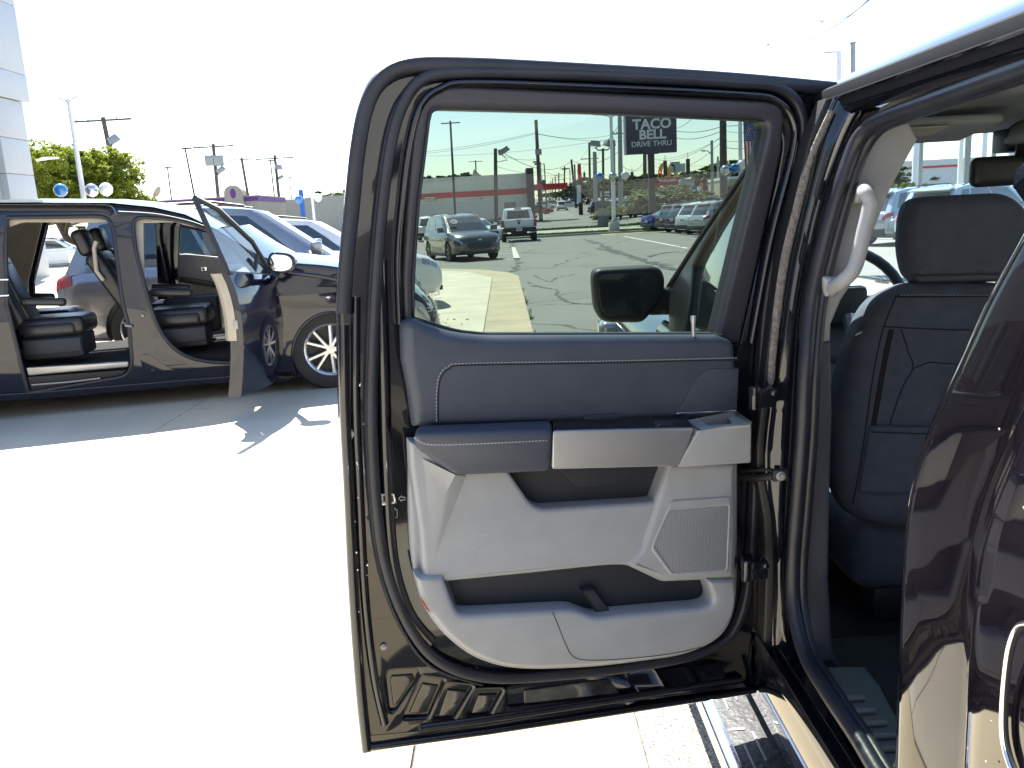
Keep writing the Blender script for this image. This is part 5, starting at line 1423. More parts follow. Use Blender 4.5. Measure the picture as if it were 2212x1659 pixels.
# far front door standing open beyond the cabin
FD = Fr(vpt(apx(390, -W2), -W2 - .28, 0), VN, vu)
fdc = FD.plate("far_front_door", [(366, 552, 10), (400, 548, 10), (480, 556), (520, 620), (510, 700), (440, 708, 14), (385, 706, 20), (366, 660, 12)], M_beige, van, w=0, th=.07, bev=.015)
FD.plate("door_armrest", [(364, 592, 4), (410, 600, 4), (480, 612), (480, 624), (400, 612, 6), (366, 604, 4)], M_leather, fdc, w=.05, th=.06, bev=.01)
FD.plate("door_pocket", [(400, 640, 6), (470, 634, 6), (468, 650, 6), (410, 660, 8)], M_bay, fdc, w=.02, th=.02, bev=.004)
FD.strip("window_frame", [(366, 556), (350, 510), (336, 478), (380, 484), (450, 500), (520, 545)], M_trimblack, fdc, w=0, half=.02, rise=.02, smo=False)
fg_ = [FD.at(*q, -.005) for q in ((366, 556), (350, 510), (336, 480), (380, 486), (450, 502), (520, 552))]
link("far_door_window", mk(fg_, [tuple(range(6))]), M_vglass, fdc, True, 0)
FD.plate("inner_handle", [(433, 577, 3), (447, 576, 3), (447, 586, 3), (436, 587, 3)], M_chrome, fdc, w=.02, th=.02, bev=.004)
# wheels
for px_, py_ in ((716, 768), (-220, 790)):
    for w_ in (-.17, -W2 + .17):
        c = VF.at(px_, py_, 0); a = (c - VF.O).dot(vu); R_ = .375
        M = Matrix.Translation(vpt(a, w_ + .02, R_)) @ Matrix.Rotation(VANG, 4, 'Z') @ Matrix.Rotation(math.pi / 2, 4, 'X')
        wh = MB().lathe([(R_ * .62, -.08), (R_ * .68, -.112), (R_ * .93, -.112), (R_, -.08), (R_, .08), (R_ * .93, .112), (R_ * .68, .112), (R_ * .62, .10), (R_ * .6, .05)], M, 48)
        wh = wh.build("wheel", M_tyre, van)
        MB().lathe([(.001, .02), (R_ * .58, .02), (R_ * .6, .09), (R_ * .63, .105)], M, 40).build("hub", M_trimblack, wh)
        rb = MB()
        rb.lathe([(R_ * .55, .06), (R_ * .60, .10), (R_ * .645, .108), (R_ * .63, .08)], M, 48)
        rb.lathe([(.001, .102), (R_ * .11, .10), (R_ * .14, .085)], M, 20)
        for k in range(5):
            for d_ in (-.24, .24):
                a0, a1 = k * math.pi * .4 + d_ * .4, k * math.pi * .4 + d_ * 1.1
                rb.tube([M @ V((R_ * .10 * math.cos(a0), R_ * .10 * math.sin(a0), .088)), M @ V((R_ * .60 * math.cos(a1), R_ * .60 * math.sin(a1), .092))], [.022, .019], 6)
        rb.build("rim", M_rim, wh)
# mud flap behind the wheel and open rear hatch lid of the van's neighbour
MB().tube([dp(521, 815, 7.1), dp(560, 800, 7.4)], .01, 6).build("door_check", M_gmetal, fd2)

def vcurve(z):
    return -(.11 * max(0, (z - .88) / .9) ** 1.5) - .05 * max(0, (.62 - z) / .45) ** 2
zcuts = [.3 + .06 * k for k in range(26)]
bend(side, vcurve, VN, zcuts)
for o in side.children:
    bend(o, vcurve, VN, None)
# ------------------------------------------------------------------ buildings
M_panel = mat("white_wall_panel", (.44, .455, .48), .5, var=.03, bump=.03, bscale=200)
M_pgrey = mat("grey_wall_panel", (.30, .32, .33), .5, var=.03)
M_glz = mat("dark_glazing", (.02, .028, .03), .04, coat=1)
M_block = mat("painted_block_wall", (.66, .65, .58), .85, var=.08, scale=1.2, bump=.2, bscale=6)
M_bred = mat("red_stripe_paint", (.55, .025, .03), .6, var=.06)
M_dark = mat("dark_cladding", (.035, .038, .04), .7)
M_corr = mat("corrugated_sheet", (.62, .64, .60), .6, var=.05)
# dealership: its long front runs along the left of the apron
bx = -19.5
dl = empty("dealership_building", (bx, 20, 0), 0, "white panelled dealership building at the left edge with dark recessed glazing", "building")
def bbox(name, x0, x1, y0, y1, z0, z1, m, parent, bev=0):
    return MB().box(((x0 + x1) / 2, (y0 + y1) / 2, (z0 + z1) / 2), (x1 - x0, y1 - y0, z1 - z0)).build(name, m, parent, bev=bev, smooth=0 if not bev else 40)
bbox("wall", -34, bx - 1.2, -22, 36.4, 0, 13, M_pgrey, dl)
bbox("glazing", bx - 1.19, bx - 1.12, -20, 33.8, .3, 7.1, M_glz, dl)
for k in range(22): bbox("mullion", bx - 1.12, bx - 1.0, -20 + k * 2.5, -19.92 + k * 2.5, .3, 7.1, M_white, dl)
fz = [7.22, 8.31, 11.0, 13.4]
for j in range(3):
    for k in range(14):
        y1 = 36.8 - k * 4.2
        bbox("fascia_panel", bx - .9, bx, y1 - 4.185, y1, fz[j] + .008, fz[j + 1] - .008, M_panel, dl, bev=.008)
    bbox("fascia_panel", -30, bx - .91, 36.42, 36.8, fz[j] + .008, fz[j + 1] - .008, M_panel, dl, bev=.008)
for cy in (35.3, 22.5, 9.5, -3.5, -16.5):
    zz = [0, 1.41, 2.83, 4.25, 5.66, 7.2]
    for j in range(5):
        bbox("column_panel", bx - .9, bx - .1, cy - .95, cy + 1.05, zz[j] + .01, zz[j + 1] - .01, M_panel, dl, bev=.008)
        bbox("column_panel", bx - 1.1, bx - .35, cy - 1.3, cy - .96, zz[j] + .01, zz[j + 1] - .01, M_pgrey, dl, bev=.006)
    bbox("column_core", bx - .85, bx - .15, cy - .9, cy + 1.0, 0, 7.2, M_dark, dl)
# arched entrance window reflected in the pickup's flank
yA = 8.0
bbox("entrance_wall", bx - .3, bx + .6, yA - 4, yA + 4, 0, 8.5, M_panel, dl)
ar = [(yA + 2 * math.cos(a * .1745), 5.2 + 2 * math.sin(a * .1745)) for a in range(19)]
me = mk([(bx + .62, yA + 2, .2)] + [(bx + .62, y, z) for y, z in ar] + [(bx + .62, yA - 2, .2)], [tuple(range(21))])
link("arched_window", me, M_glz, dl, True, 0)
for a in range(0, 19, 3): MB().tube([(bx + .65, yA, 5.2), (bx + .65, ar[a][0], ar[a][1])], .05, 4).build("arch_bar", M_white, dl)
for z in (1.8, 3.4, 5.2): MB().tube([(bx + .65, yA - 2, z), (bx + .65, yA + 2, z)], .05, 4).build("arch_bar", M_white, dl)
for y in (-2, -.7, .7, 2): MB().tube([(bx + .65, yA + y, .2), (bx + .65, yA + y, 5.2)], .05, 4).build("arch_bar", M_white, dl)
MB().box((bx + .25, 37.2, 5.0), (.55, .4, .08)).tube([(bx - .2, 36.9, 4.9), (bx + .1, 37.2, 4.97)], .04, 6).build("wall_lamp", M_white, dl)
b2 = empty("bounce_wall", (10, -14, 0), 0, "long pale unseen wall added behind the camera for bounce light", "building")  # added unseen wall: bounces fill light and evens the door glass reflection
bbox("wall", -19, 60, -24, -14, 0, 8.0, mat("bounce_wall_grey", (.36, .36, .35), .85, var=.03), b2)
bbox("bounce_wall_cap", -19.1, 60.1, -24.1, -13.9, 8.01, 8.4, M_pgrey, b2)
# low white restaurant with red stripe
YB = 92.0; zb = hz(YB)
rb = empty("drive_in_restaurant", (-8, YB, zb), 0, "long low white building with a red stripe and roof units", "building")
def yx(px, Y): return PY(px, 440, Y).x
x1 = yx(Z3(722, 500)[0], YB); x2 = yx(Z3(765, 500)[0], YB)
bbox("wall", -15.6, x1, YB, YB + 14, zb - .5, zb + 5.0, M_block, rb)
bbox("wall_cap", -15.6, x1 + .05, YB - .06, YB + .2, zb + 5.0, zb + 5.14, M_white, rb)
zs0 = PY(*Z3(400, 592), YB).z; zs1 = PY(*Z3(400, 572), YB).z
bbox("red_stripe", -15.6, x1, YB - .05, YB - .005, zs0 - .1, zs1 + .15, M_bred, rb)
bbox("wall_end", x1 + .01, x2, YB - 1.2, YB + 4, zb - .5, zb + 5.6, M_dark, rb)
bbox("entrance_canopy", x2 + .01, x2 + 3.6, YB - .6, YB + 3, zs0 + .25, zs1 + .45, M_bred, rb)
bbox("service_door", yx(Z3(583, 0)[0], YB), yx(Z3(652, 0)[0], YB), YB - .08, YB - .01, zb - .3, PY(*Z3(600, 632), YB).z, mat("beige_door", (.27, .25, .21), .7), rb)
fp = empty("screen_wall", (-15, 88, hz(88)), 0, "pale corrugated metal screen wall in front of the white building", "wall")
xx = yx(Z3(545, 0)[0], 88.0); k = 0
ztop = PY(*Z3(300, 628), 88).z
while xx > -14.8:
    bbox("corrugated_sheet", xx - .74, xx, 88 + (k % 2) * .04, 88.12 + (k % 2) * .04, hz(88) + .6, ztop, M_corr, fp); xx -= .76; k += 1
bbox("plinth", -14.8, yx(Z3(545, 0)[0], 88.0), 88, 88.2, hz(88) - .5, hz(88) + .59, M_walk, fp)
bbox("screen_cap", -14.8, yx(Z3(490, 0)[0], 88.0), 87.95, 88.2, ztop + .01, ztop + .09, M_white, fp)
# roof units
def runit(zx0, zx1, zy0, zy1, Y, m, name="roof_unit"):
    a, c = PY(*Z3(zx0, zy1), Y), PY(*Z3(zx1, zy0), Y)
    return MB().box(((a.x + c.x) / 2, Y + 1, (a.z + c.z) / 2), (abs(c.x - a.x), 2, abs(c.z - a.z))).build(name, m, rb, bev=.05)
M_hv = mat("hvac_beige", (.36, .34, .28), .7)
u = runit(330, 400, 475, 520, YB + 3, M_hv)
bbox("grille", yx(Z3(335, 0)[0], YB + 3), yx(Z3(375, 0)[0], YB + 3), YB + 2.9, YB + 2.98, PY(*Z3(350, 512), YB + 3).z, PY(*Z3(350, 480), YB + 3).z, M_pgrey, u)
runit(395, 425, 463, 522, YB + 5, M_hv); runit(635, 668, 465, 510, YB + 6, M_hv); runit(575, 600, 490, 515, YB + 4, M_hv, "roof_vent"); runit(205, 260, 517, 535, YB + 3, M_hv)
runit(500, 530, 495, 520, YB + 6, M_hv, "roof_vent")
for zx, m in ((110, M_hv), (380, M_hv)):
    runit(zx, zx + 60, 600, 628, YB - 2.2, M_hv, "duct_housing")
# gable roofs behind
def gable(name, zpts, Y, m, label):
    P = [PY(*Z3(*p), Y) for p in zpts]
    n = len(P); vs = P + [p + V((0, 6, 0)) for p in P]
    me = mk(vs, [tuple(range(n)), tuple(range(2 * n - 1, n - 1, -1))] + [(i, i + n, (i + 1) % n + n, (i + 1) % n) for i in range(n)])
    return tag(link(name, me, m, None, True, 0), label, "building")
gable("beige_gable_building", [(378, 525), (403, 432), (495, 520), (495, 560), (378, 560)], 120, mat("beige_gable", (.38, .34, .26), .8), "beige gable peeking over the white building's roof units")
gable("blue_roof_building", [(160, 528), (208, 490), (255, 522), (255, 560), (160, 560)], 118, mat("bright_blue_roof", (.08, .30, .55), .5), "small bright blue gable roof over the white building")
# far left restaurant with purple band
YT = 80.0; zt = hz(YT)
tb = empty("purple_band_restaurant", (-22, YT, zt), 0, "cream restaurant with purple roof band and small arched tower", "building")
xa, xb = PY(308, 440, YT).x, PY(557, 440, YT).x
M_crm = mat("cream_stucco", (.36, .32, .26), .9, var=.05)
M_pur = mat("purple_band_paint", (.13, .03, .22), .6)
zp0, zp1 = PY(500, 436, YT).z, PY(500, 427, YT).z
bbox("wall", xa, xb, YT, YT + 10, zt - .5, zp0 - .01, M_crm, tb)
bbox("roof_band", xa - .1, xb + .1, YT - .1, YT + 10.1, zp0, zp1, M_pur, tb)
bbox("parapet", xa - .15, xb + .15, YT - .15, YT + 10.1, zp1 + .005, zp1 + .12, M_crm, tb)
xt = PY(507, 420, YT).x
tw = MB()
arc = [(xt + .85 * math.cos(a * math.pi / 12), zp1 + .35 + .75 * math.sin(a * math.pi / 12)) for a in range(13)]
pl = [(xt + .85, zt)] + arc + [(xt - .85, zt)]
n = len(pl)
tw.add([(x, YT - .5, z) for x, z in pl] + [(x, YT + .8, z) for x, z in pl], [tuple(range(n)), tuple(range(2 * n - 1, n - 1, -1))] + [(i, i + n, (i + 1) % n + n, (i + 1) % n) for i in range(n)])
tw = tw.build("tower", M_crm, tb, smooth=0)
MB().lathe([(.001, 0), (.32, 0), (.36, -.04)], Matrix.Translation((xt, YT - .53, zp1 + .35)) @ Matrix.Rotation(math.pi / 2, 4, 'X') @ Matrix.Diagonal((.75, 1.3, 1, 1)), 20).build("bell_emblem", M_pur, tw)
bbox("arched_door", xt - .3, xt + .3, YT - .56, YT - .51, zt, zp0 - .4, M_glz, tb)
for px in (345, 505): # roof dishes
    p = PY(px, 418, YT + 3)
    MB().lathe([(.02, .0), (.45, .14), (.62, .34), (.60, .36), (.43, .17), (.02, .03)], Matrix.Translation(p) @ Matrix.Rotation(-1.0, 4, 'Y'), 16).build("roof_dish", M_crm, tb)
lw = empty("low_strip_building", (-12, 110, hz(110)), 0, "pale low shop row right of the purple banded restaurant", "building")
bbox("wall", PY(556, 440, 110).x, PY(660, 440, 110).x, 110, 118, hz(110), PY(600, 434, 110).z, M_crm, lw)
bbox("parapet", PY(556, 440, 110).x, PY(660, 440, 110).x, 109.9, 118, PY(600, 434, 110).z + .01, PY(600, 431, 110).z, M_white, lw)
lw2 = empty("low_shop_building", (-8, 80, hz(80)), 0, "tan low building with rooftop box just left of the pickup door", "building")
bbox("wall", PY(660, 440, 80).x, PY(790, 440, 80).x, 80, 88, hz(80), PY(700, 424, 80).z, M_hv, lw2)
# right: shops beyond the crossing
def shop(name, za, zc, Y, m, lab, m2=None, roofm=None):
    a, c = PY(*Z3(za[0], za[1]), Y), PY(*Z3(zc[0], zc[1]), Y)
    r = empty(name, ((a.x + c.x) / 2, Y, hz(Y)), 0, lab, "building")
    bbox("wall", a.x, c.x, Y, Y + 10, hz(Y) - .5, a.z, m, r)
    bbox("parapet", a.x - .1, c.x + .1, Y - .15, Y + 10.1, a.z + .01, a.z + .35, m2 or M_white, r)
    w_ = (c.x - a.x)
    for k in range(3): bbox("shop_window", a.x + w_ * (.1 + .3 * k), a.x + w_ * (.32 + .3 * k), Y - .06, Y - .01, hz(Y) + .6, hz(Y) + 2.6, M_glz, r)
    return r
M_brick = mat("brown_brick", (.20, .09, .05), .9, var=.2, scale=6)
shop("grey_white_shop", (1640, 505), (1720, 560), 150, mat("pale_siding", (.40, .40, .38), .8), "pale shop behind the round bush", M_pgrey)
bs = shop("brown_brick_shop", (1705, 500), (1785, 560), 165, M_brick, "brown brick shop with pale gable roof")
gable("shop_gable", [(1690, 498), (1702, 480), (1758, 482), (1762, 502)], 160, M_hv, "pale gable roof of the brick shops")
shop("red_front_shop", (1780, 500), (1850, 560), 160, M_brick, "red fronted shop with yellow awning edge", mat("yellow_band", (.55, .33, .03), .6))
shop("dark_maroon_shop", (1850, 490), (1905, 560), 150, mat("maroon_front", (.07, .015, .03), .8), "dark maroon shop left of the wooden pole", M_dark)
shop("beige_box_building", (1905, 495), (2050, 560), 120, mat("beige_wall", (.42, .38, .28), .8), "beige flat roofed building with white fascia behind the balloons", M_white)
# buildings beyond the windshield
wb = empty("white_fascia_building", (50, 85, hz(85)), 0, "white building with a red stripe seen high through the windshield", "building")
a, c = PY(2130, 345, 85), PY(2330, 372, 85)
bbox("wall", a.x - 12, c.x + 12, 85, 95, 0, a.z + .3, mat("bright_white_wall", (.6, .6, .6), .7), wb)
bbox("red_stripe", a.x - 12, c.x + 12, 84.9, 84.99, PY(2200, 352, 85).z, PY(2200, 348, 85).z, M_bred, wb)
ob = empty("orange_roof_building", (40, 90, 0), 0, "small building with orange roof seen past the overhead console", "building")
a = PY(2150, 356, 70)
bbox("wall", a.x + .6, a.x + 2.4, 70, 76, 0, a.z, M_hv, ob); bbox("roof", a.x + .4, a.x + 2.6, 69.8, 76.2, a.z + .01, a.z + .6, mat("orange_roof", (.45, .16, .05), .7), ob)

# ------------------------------------------------------------------ poles, lamps, wires
def vp(p0, Y): return PY(p0[0], p0[1], Y)
def pole(name, top, bot, Y, r0, r1, m, label, cat="pole", group=None, zconv=Z3, low=True):
    """straight pole standing at distance Y; top and foot surveyed separately so a leaning pole leans"""
    t, b_ = vp(zconv(*top), Y), vp(zconv(*bot), Y)
    d = (b_ - t); gz = hz(Y)
    if low: b_ = t + d * ((t.z - gz) / (t.z - b_.z))
    root = empty(name, tuple(b_), 0, label, cat, group)
    MB().tube([b_ - (t - b_) * .02, t], [r0, r1], 12).build("pole", m, root)
    return root, t, b_
def flood(root, p, az, tilt=.6, s=.45, m=None):
    Mx = Matrix.Translation(p) @ Matrix.Rotation(az, 4, 'Z') @ Matrix.Rotation(tilt, 4, 'Y')
    b = MB(); b.box((0, 0, 0), (s, s * 1.1, s * .55), None, .8)
    b.v = [Mx @ v for v in b.v]
    return b.build("flood_light", m or M_gmetal, root, bev=.02)
def arms_led(root, t, L, m, dirs=(-1, 1), rise=.12, w=.28):
    for sg in dirs:
        e = t + V((sg * L, 0, rise)); s0 = t + V((sg * L * .42, 0, rise * .6))
        a = MB().tube([t + V((0, 0, -.15)), t + V((sg * .18, 0, .0)), s0], .045, 8).build("lamp_arm", m, root)
        MB().tube([s0, s0.lerp(e, .5) + V((0, 0, .02)), e], [.10, .15, .06], 8, n0=(0, 0, 1), flat=.3).build("lamp_head", m, root)
# white lot light poles with balloons
def balloons(px, py, Y, cols, zc, spacing=None, r=.28, tag_="the white light pole"):
    for (bx_, by_), (nm, m) in zip(zc, cols):
        p = vp((bx_, by_), Y)
        b = MB().lathe([(.001, -r * 1.02), (r * .25, -r * .97), (r * .55, -r * .83), (r * .85, -r * .52), (r, 0), (r * .95, r * .32), (r * .8, r * .6), (r * .5, r * .87), (r * .2, r * .98), (.001, r)], Matrix.Translation(p), 24)
        o = b.build("balloon", m, None, smooth=80)
        tag(o, nm % tag_, "balloon", "dealer balloons")
        MB().tube([p - V((0, 0, r)), p - V((0, 0, r * 1.12))], [.02, .045], 8).build("balloon_knot", m, o)
MB_blue = mat("blue_balloon_vinyl", (.01, .16, .48), .15, coat=1, var=.05)
MB_silv = mat("silver_balloon_vinyl", (.55, .57, .60), .12, metal=.85, var=.03)
MB_whit = mat("white_balloon_vinyl", (.80, .80, .78), .2, coat=1, var=.02)
cols = [("blue balloon fixed beside %s", MB_blue), ("silver balloon fixed in front of %s", MB_silv), ("white balloon fixed right of %s", MB_whit)]
YA = 55.6
lp, t, b_ = pole("light_pole", (1220, 115), (1238, 735), YA, .14, .10, M_white, "white light pole on a white concrete block seen through the door glass", "light pole", "white lot light poles")
arms_led(lp, t, 1.25, M_white)
MB().lathe([(.36, 0), (.36, .66), (.33, .70), (.001, .70)], Matrix.Translation(b_), 20).lathe([(.20, .70), (.20, .86), (.001, .88)], Matrix.Translation(b_), 12).build("concrete_base", mat("white_base_paint", (.55, .55, .52), .8, var=.08, bump=.2), lp)
balloons(0, 0, YA - .2, cols, [Z3(1150, 480), Z3(1232, 478), Z3(1305, 471)], tag_="the white light pole behind the door glass")
YL = 35.5
lp, t, b_ = pole("light_pole", (425, 615), (548, 1400), YL, .12, .08, M_white, "white light pole in front of the big tree on the left", "light pole", "white lot light poles", Z1)
arms_led(lp, t, 1.05, M_white)
for sg in (-1, 1): MB().tube([t, t + V((sg * .3, .6, .1)), t + V((sg * .95, 1.4, .05))], [.04, .08, .05], 8, flat=.4).build("lamp_head", M_white, lp)
balloons(0, 0, YL - .2, cols, [(131, 411), (198, 411), (229, 409)], r=.27, tag_="the light pole on the left")
lp, t, b_ = pole("light_pole", (1905, 870), (1945, 1260), 60, .10, .07, M_white, "thin white light pole left of the open door, pale against the sky", "light pole", "white lot light poles", Z1)
arms_led(lp, t, 1.5, M_white, (1,), .15)
balloons(0, 0, 59.8, [cols[0], cols[2]], [(645, 431), (687, 427)], tag_="the thin light pole beside the open door")
lp, t, b_ = pole("light_pole", (1990, 60), (1996, 640), 52, .13, .12, M_white, "white light pole beside the flag", "light pole", "white lot light poles")
balloons(0, 0, 51.8, [("silver balloon left of %s", MB_silv), ("blue balloon between the silver one and %s", MB_blue), ("white balloon just right of %s", MB_whit)], [Z3(1902, 440), Z3(1958, 428), Z3(2000, 408)], r=.30, tag_="the flag's white pole")
lp, t, b_ = pole("light_pole", (668, 335), (668, 600), 40, .12, .12, M_white, "white lamp post rising between the door top and the pickup roof", "light pole", "white lot light poles", Z5)
e = vp(Z5(500, 350), 40)
MB().tube([t - V((0, 0, .1)), t + V((-.1, 0, -.02)), t.lerp(e, .35) + V((0, 0, .0))], .05, 8).build("lamp_arm", M_white, lp)
MB().tube([t.lerp(e, .3), e], [.10, .05], 8, n0=(0, 0, 1), flat=.35).build("lamp_head", M_gmetal, lp)
pp, t, b_ = pole("steel_pole", (760, 285), (762, 620), 30, .085, .085, M_gmetal, "stout grey steel pole with collar rising behind the pickup's roof", "pole", None, Z5)
MB().lathe([(.09, -1.2), (.13, -1.17), (.09, -1.14)], Matrix.Translation(t), 12).lathe([(.085, 0), (.11, .01), (.11, .04), (.001, .04)], Matrix.Translation(t), 12).build("pole_collar", M_gmetal, pp)
# dark lamp posts and wooden utility poles seen through the door glass
def dark_lamp(top, bot, Y, r, lab, w=.7, zc=Z3):
    root, t, b_ = pole("lamp_post", top, bot, Y, r * 1.2, r, M_darkmetal, lab, "lamp post", "dark lamp posts", zc)
    MB().box(t + V((-w * .6, 0, .05)), (w, .3, .07)).box(t + V((w * .6, 0, .05)), (w, .3, .07)).box(t + V((0, 0, .1)), (.15, .15, .25)).build("lamp_head", M_darkmetal, root, bev=.02)
dark_lamp((263, 162), (291, 690), 70, .085, "tall thin dark lamp post in front of the white building")
dark_lamp((413, 390), (418, 500), 125, .09, "short looking dark lamp post beyond the building's roof", .9)
def wood(top, bot, Y, r, lab, zc=Z3, cross=(), m=None, cw=.9):
    root, t, b_ = pole("utility_pole", top, bot, Y, r * 1.25, r, m or M_wood, lab, "utility pole", "utility poles", zc)
    for dz, w in cross:
        MB().box(t + V((0, -.15, -dz)), (w, .12, .14)).build("cross_arm", m or M_wood, root)
        for k in (-.45, -.25, .25, .45): MB().tube([t + V((k * w, -.15, -dz + .05)), t + V((k * w, -.15, -dz + .25))], .05, 6).build("insulator", M_gmetal, root)
    return root, t, b_
WT = {}
r_, WT['a'], _ = wood((531, 310), (536, 755), 86, .17, "grey wooden pole with a flood light before the white building")
p = vp(Z3(578, 320), 86)
MB().tube([WT['a'] + V((0, 0, -1.3)), WT['a'] + V((1.1, 0, -1.2)), p + V((-.3, 0, -.2))], .05, 6).build("lamp_bracket", M_gmetal, r_); flood(r_, p, .4, -.5, .95)
r_, WT['b'], _ = wood((773, 140), (801, 690), 95, .18, "tall wooden pole rising at the white building's right end")
MB().box(WT['b'] + V((.1, -.1, -3.4)), (.7, .3, .6)).build("pole_clamp", M_gmetal, r_)
lst = [((944, 418), (942, 660), 260, .22, "thin wooden pole in the row left of the red sign", [(.6, 3.0)]), ((984, 375), (1012, 660), 170, .2, "leaning wooden pole just left of the red sign", []), ((1003, 405), (1014, 655), 185, .17, "second pole beside the leaning one", []),
       ((1091, 275), (1097, 660), 165, .2, "tall wooden pole with two cross arms right of the red sign", [(3.0, 3.4), (7.6, 3.4), (9.0, 3.4)]), ((1123, 330), (1131, 680), 120, .27, "thick grey pole right of the red sign", []),
       ((1118, 400), (1124, 670), 140, .16, "thin grey pole touching the thick one", []), ((1272, 60), (1280, 660), 100, .24, "tall grey pole left of the big dark sign", [(3.0, 1.8)]), ((1238, 258), (1241, 680), 90, .13, "slim dark pole directly behind the white light pole", []),
       ((1422, 340), (1424, 620), 115, .24, "wooden pole behind the big dark sign", []), ((1888, 60), (1893, 590), 78, .30, "thick wooden pole near the flag", []), ((1822, 262), (1826, 590), 110, .17, "grey pole with a street lamp arm left of the thick wooden pole", []),
       ((1858, 358), (1860, 590), 130, .16, "short grey pole left of the thick wooden pole", []), ((909, 455), (912, 650), 330, .2, "far small pole in the street row", [(.8, 4), (2.6, 4)]), ((872, 490), (874, 640), 400, .2, "very far small pole in the street row", []),
       ((888, 478), (890, 640), 380, .2, "very far pole with cross arm in the street row", [(.5, 4)]), ((862, 505), (863, 640), 430, .2, "farthest pole of the street row", []), ((850, 515), (851, 640), 450, .2, "farthest thin pole near the dark wall end", [])]
for k, (a, c, Y, r, lab, cr) in enumerate(lst):
    r_, WT[k], _ = wood(a, c, Y, r, lab, cross=cr, m=M_gmetal if ('grey' in lab or 'slim' in lab) else M_wood)
    if k == 10:
        p0, p1 = vp(Z3(1822, 348), Y), vp(Z3(1780, 324), Y)
        MB().tube([p0, p0.lerp(p1, .6) + V((0, 0, .2)), p1], .06, 6).build("lamp_arm", M_gmetal, r_); MB().tube([p1, p1 + V((-.5, 0, .05))], [.12, .06], 6).build("lamp_head", M_gmetal, r_)
    if k == 9:
        for zy in (170, 205, 262, 300, 330): MB().box(vp(Z3(1896, zy), Y - .3), (.35, .3, .12)).build("insulator", M_darkmetal, r_)
# short hooked street lamps down the road
for k, (a, c, Y) in enumerate([((822, 402), (838, 650), 150), ((975, 432), (981, 650), 190), ((800, 390), (812, 640), 190)]):
    r_, t, _ = pole("street_lamp", a, c, Y, .12, .09, M_darkmetal, ["dark hooked street lamp right of the tall leaning wooden pole", "street lamp with a boxy head left of the red sign", "thin street lamp partly behind the tall leaning pole"][k], "street lamp", "street lamps down the road")
    MB().tube([t, t + V((-.9, 0, .05))], .06, 6).box(t + V((-1.2, 0, .05)), (1.0, .4, .3)).build("lamp_head", M_darkmetal, r_)
# twin flood lamp post
r_, t, b_ = pole("twin_lamp_post", (1173, 310), (1176, 725), 66, .11, .09, M_darkmetal, "dark twin flood lamp post on a tapered concrete foot", "lamp post")
MB().lathe([(.50, 0), (.34, 1.55), (.001, 1.55)], Matrix.Translation(b_ + V((0, 0, -.1))), 4).build("concrete_foot", mat("grey_foot", (.22, .23, .21), .9, bump=.3), r_)
for sg in (-1, 1):
    q = vp(Z3(1127, 280) if sg < 0 else Z3(1212, 277), 66)
    MB().tube([t + V((0, 0, -.1)), t + V((sg * .35, 0, -.12)), t + V((sg * .62, 0, .1)), V((q.x - sg * .15, 66, q.z - .25))], .05, 8).build("lamp_arm", M_darkmetal, r_)
    flood(r_, q, .3 * sg, .15, .75)
# utility poles on the left
wood((640, 730), (708, 1060), 70, .17, "leaning wooden pole with a long cross arm behind the tree on the left", Z1, [(.25, 4.6)])
q = vp(Z1(706, 866), 69); fl_ = WM and None
r_, t, _ = wood((1326, 895), (1360, 1255), 90, .17, "wooden pole carrying two grey transformer boxes", Z1, [(.3, 4.2)])
for dx in (-1.0, 1.0): MB().box(vp(Z1(1333 + dx * 28, 998), 90), (.95, .5, 1.1)).build("transformer_box", M_gmetal, r_, bev=.1)
flood(r_, vp(Z1(1372, 1058), 90), .4, -.6, 1.0)
wood((1502, 980), (1540, 1200), 120, .17, "small wooden pole right of the transformer pole", Z1, [(.3, 3.2), (5, 3.4)])
r_, t, _ = wood((1709, 965), (1738, 1250), 105, .17, "wooden pole with cross arm nearest the open door", Z1, [(.4, 4.6)])
flood(r_, vp(Z1(1730, 1040), 105), .3, .1, 1.0); flood(r_, vp(Z1(1747, 1102), 105), .3, -.5, .7)
for k, (a, c, Y, l) in enumerate([((1152, 925), (1206, 1200), 75, "dark thin lamp post left of the purple banded restaurant"), ((1042, 1043), (1058, 1170), 95, "short thin dark post above the raised tailgate"), ((1682, 1000), (1710, 1250), 95, "dark lamp post left of the cross arm pole"), ((1800, 1106), (1816, 1250), 120, "tiny thin lamp post right of the cross arm pole")]):
    r_, t, _ = pole("lamp_post", a, c, Y, .10, .07, M_darkmetal, l, "lamp post", "thin lamp posts on the left", Z1)
    MB().box(t + V((.15, 0, .02)), (.8, .3, .12)).build("lamp_head", M_darkmetal, r_)
q = vp(Z1(706, 866), 68)
r_ = empty("flood_light_arm", tuple(q), 0, "grey flood light beside the leaning pole on the left", "flood light")
flood(r_, q, .3, -.5, .9); MB().tube([q - V((.1, 0, .2)), q - V((.4, 0, .9)), q - V((1.2, -1.6, 1.0))], .05, 6).build("bracket", M_darkmetal, r_)
# posts built in place of pole reflections in the windshield
for k, zx in enumerate((770, 832, 1370, 1460, 1680, 1810, 2045, 2140)):
    Y = 45 + (k % 3) * 8; a = vp(ZW(zx, 120), Y); g0 = hz(Y)
    r_ = empty("reflection_post", (a.x, Y, g0), 0, ["first", "second", "third", "fourth", "fifth", "sixth", "seventh", "eighth"][k] + " pale post from the left, built for a windshield reflection", "post", "posts built for windshield reflections")
    MB().tube([(a.x, Y, g0), (a.x, Y, a.z + 2)], .16, 10).build("post", mat("pale_reflection_post", (.30, .31, .28), .7) if k % 2 else M_white, r_)
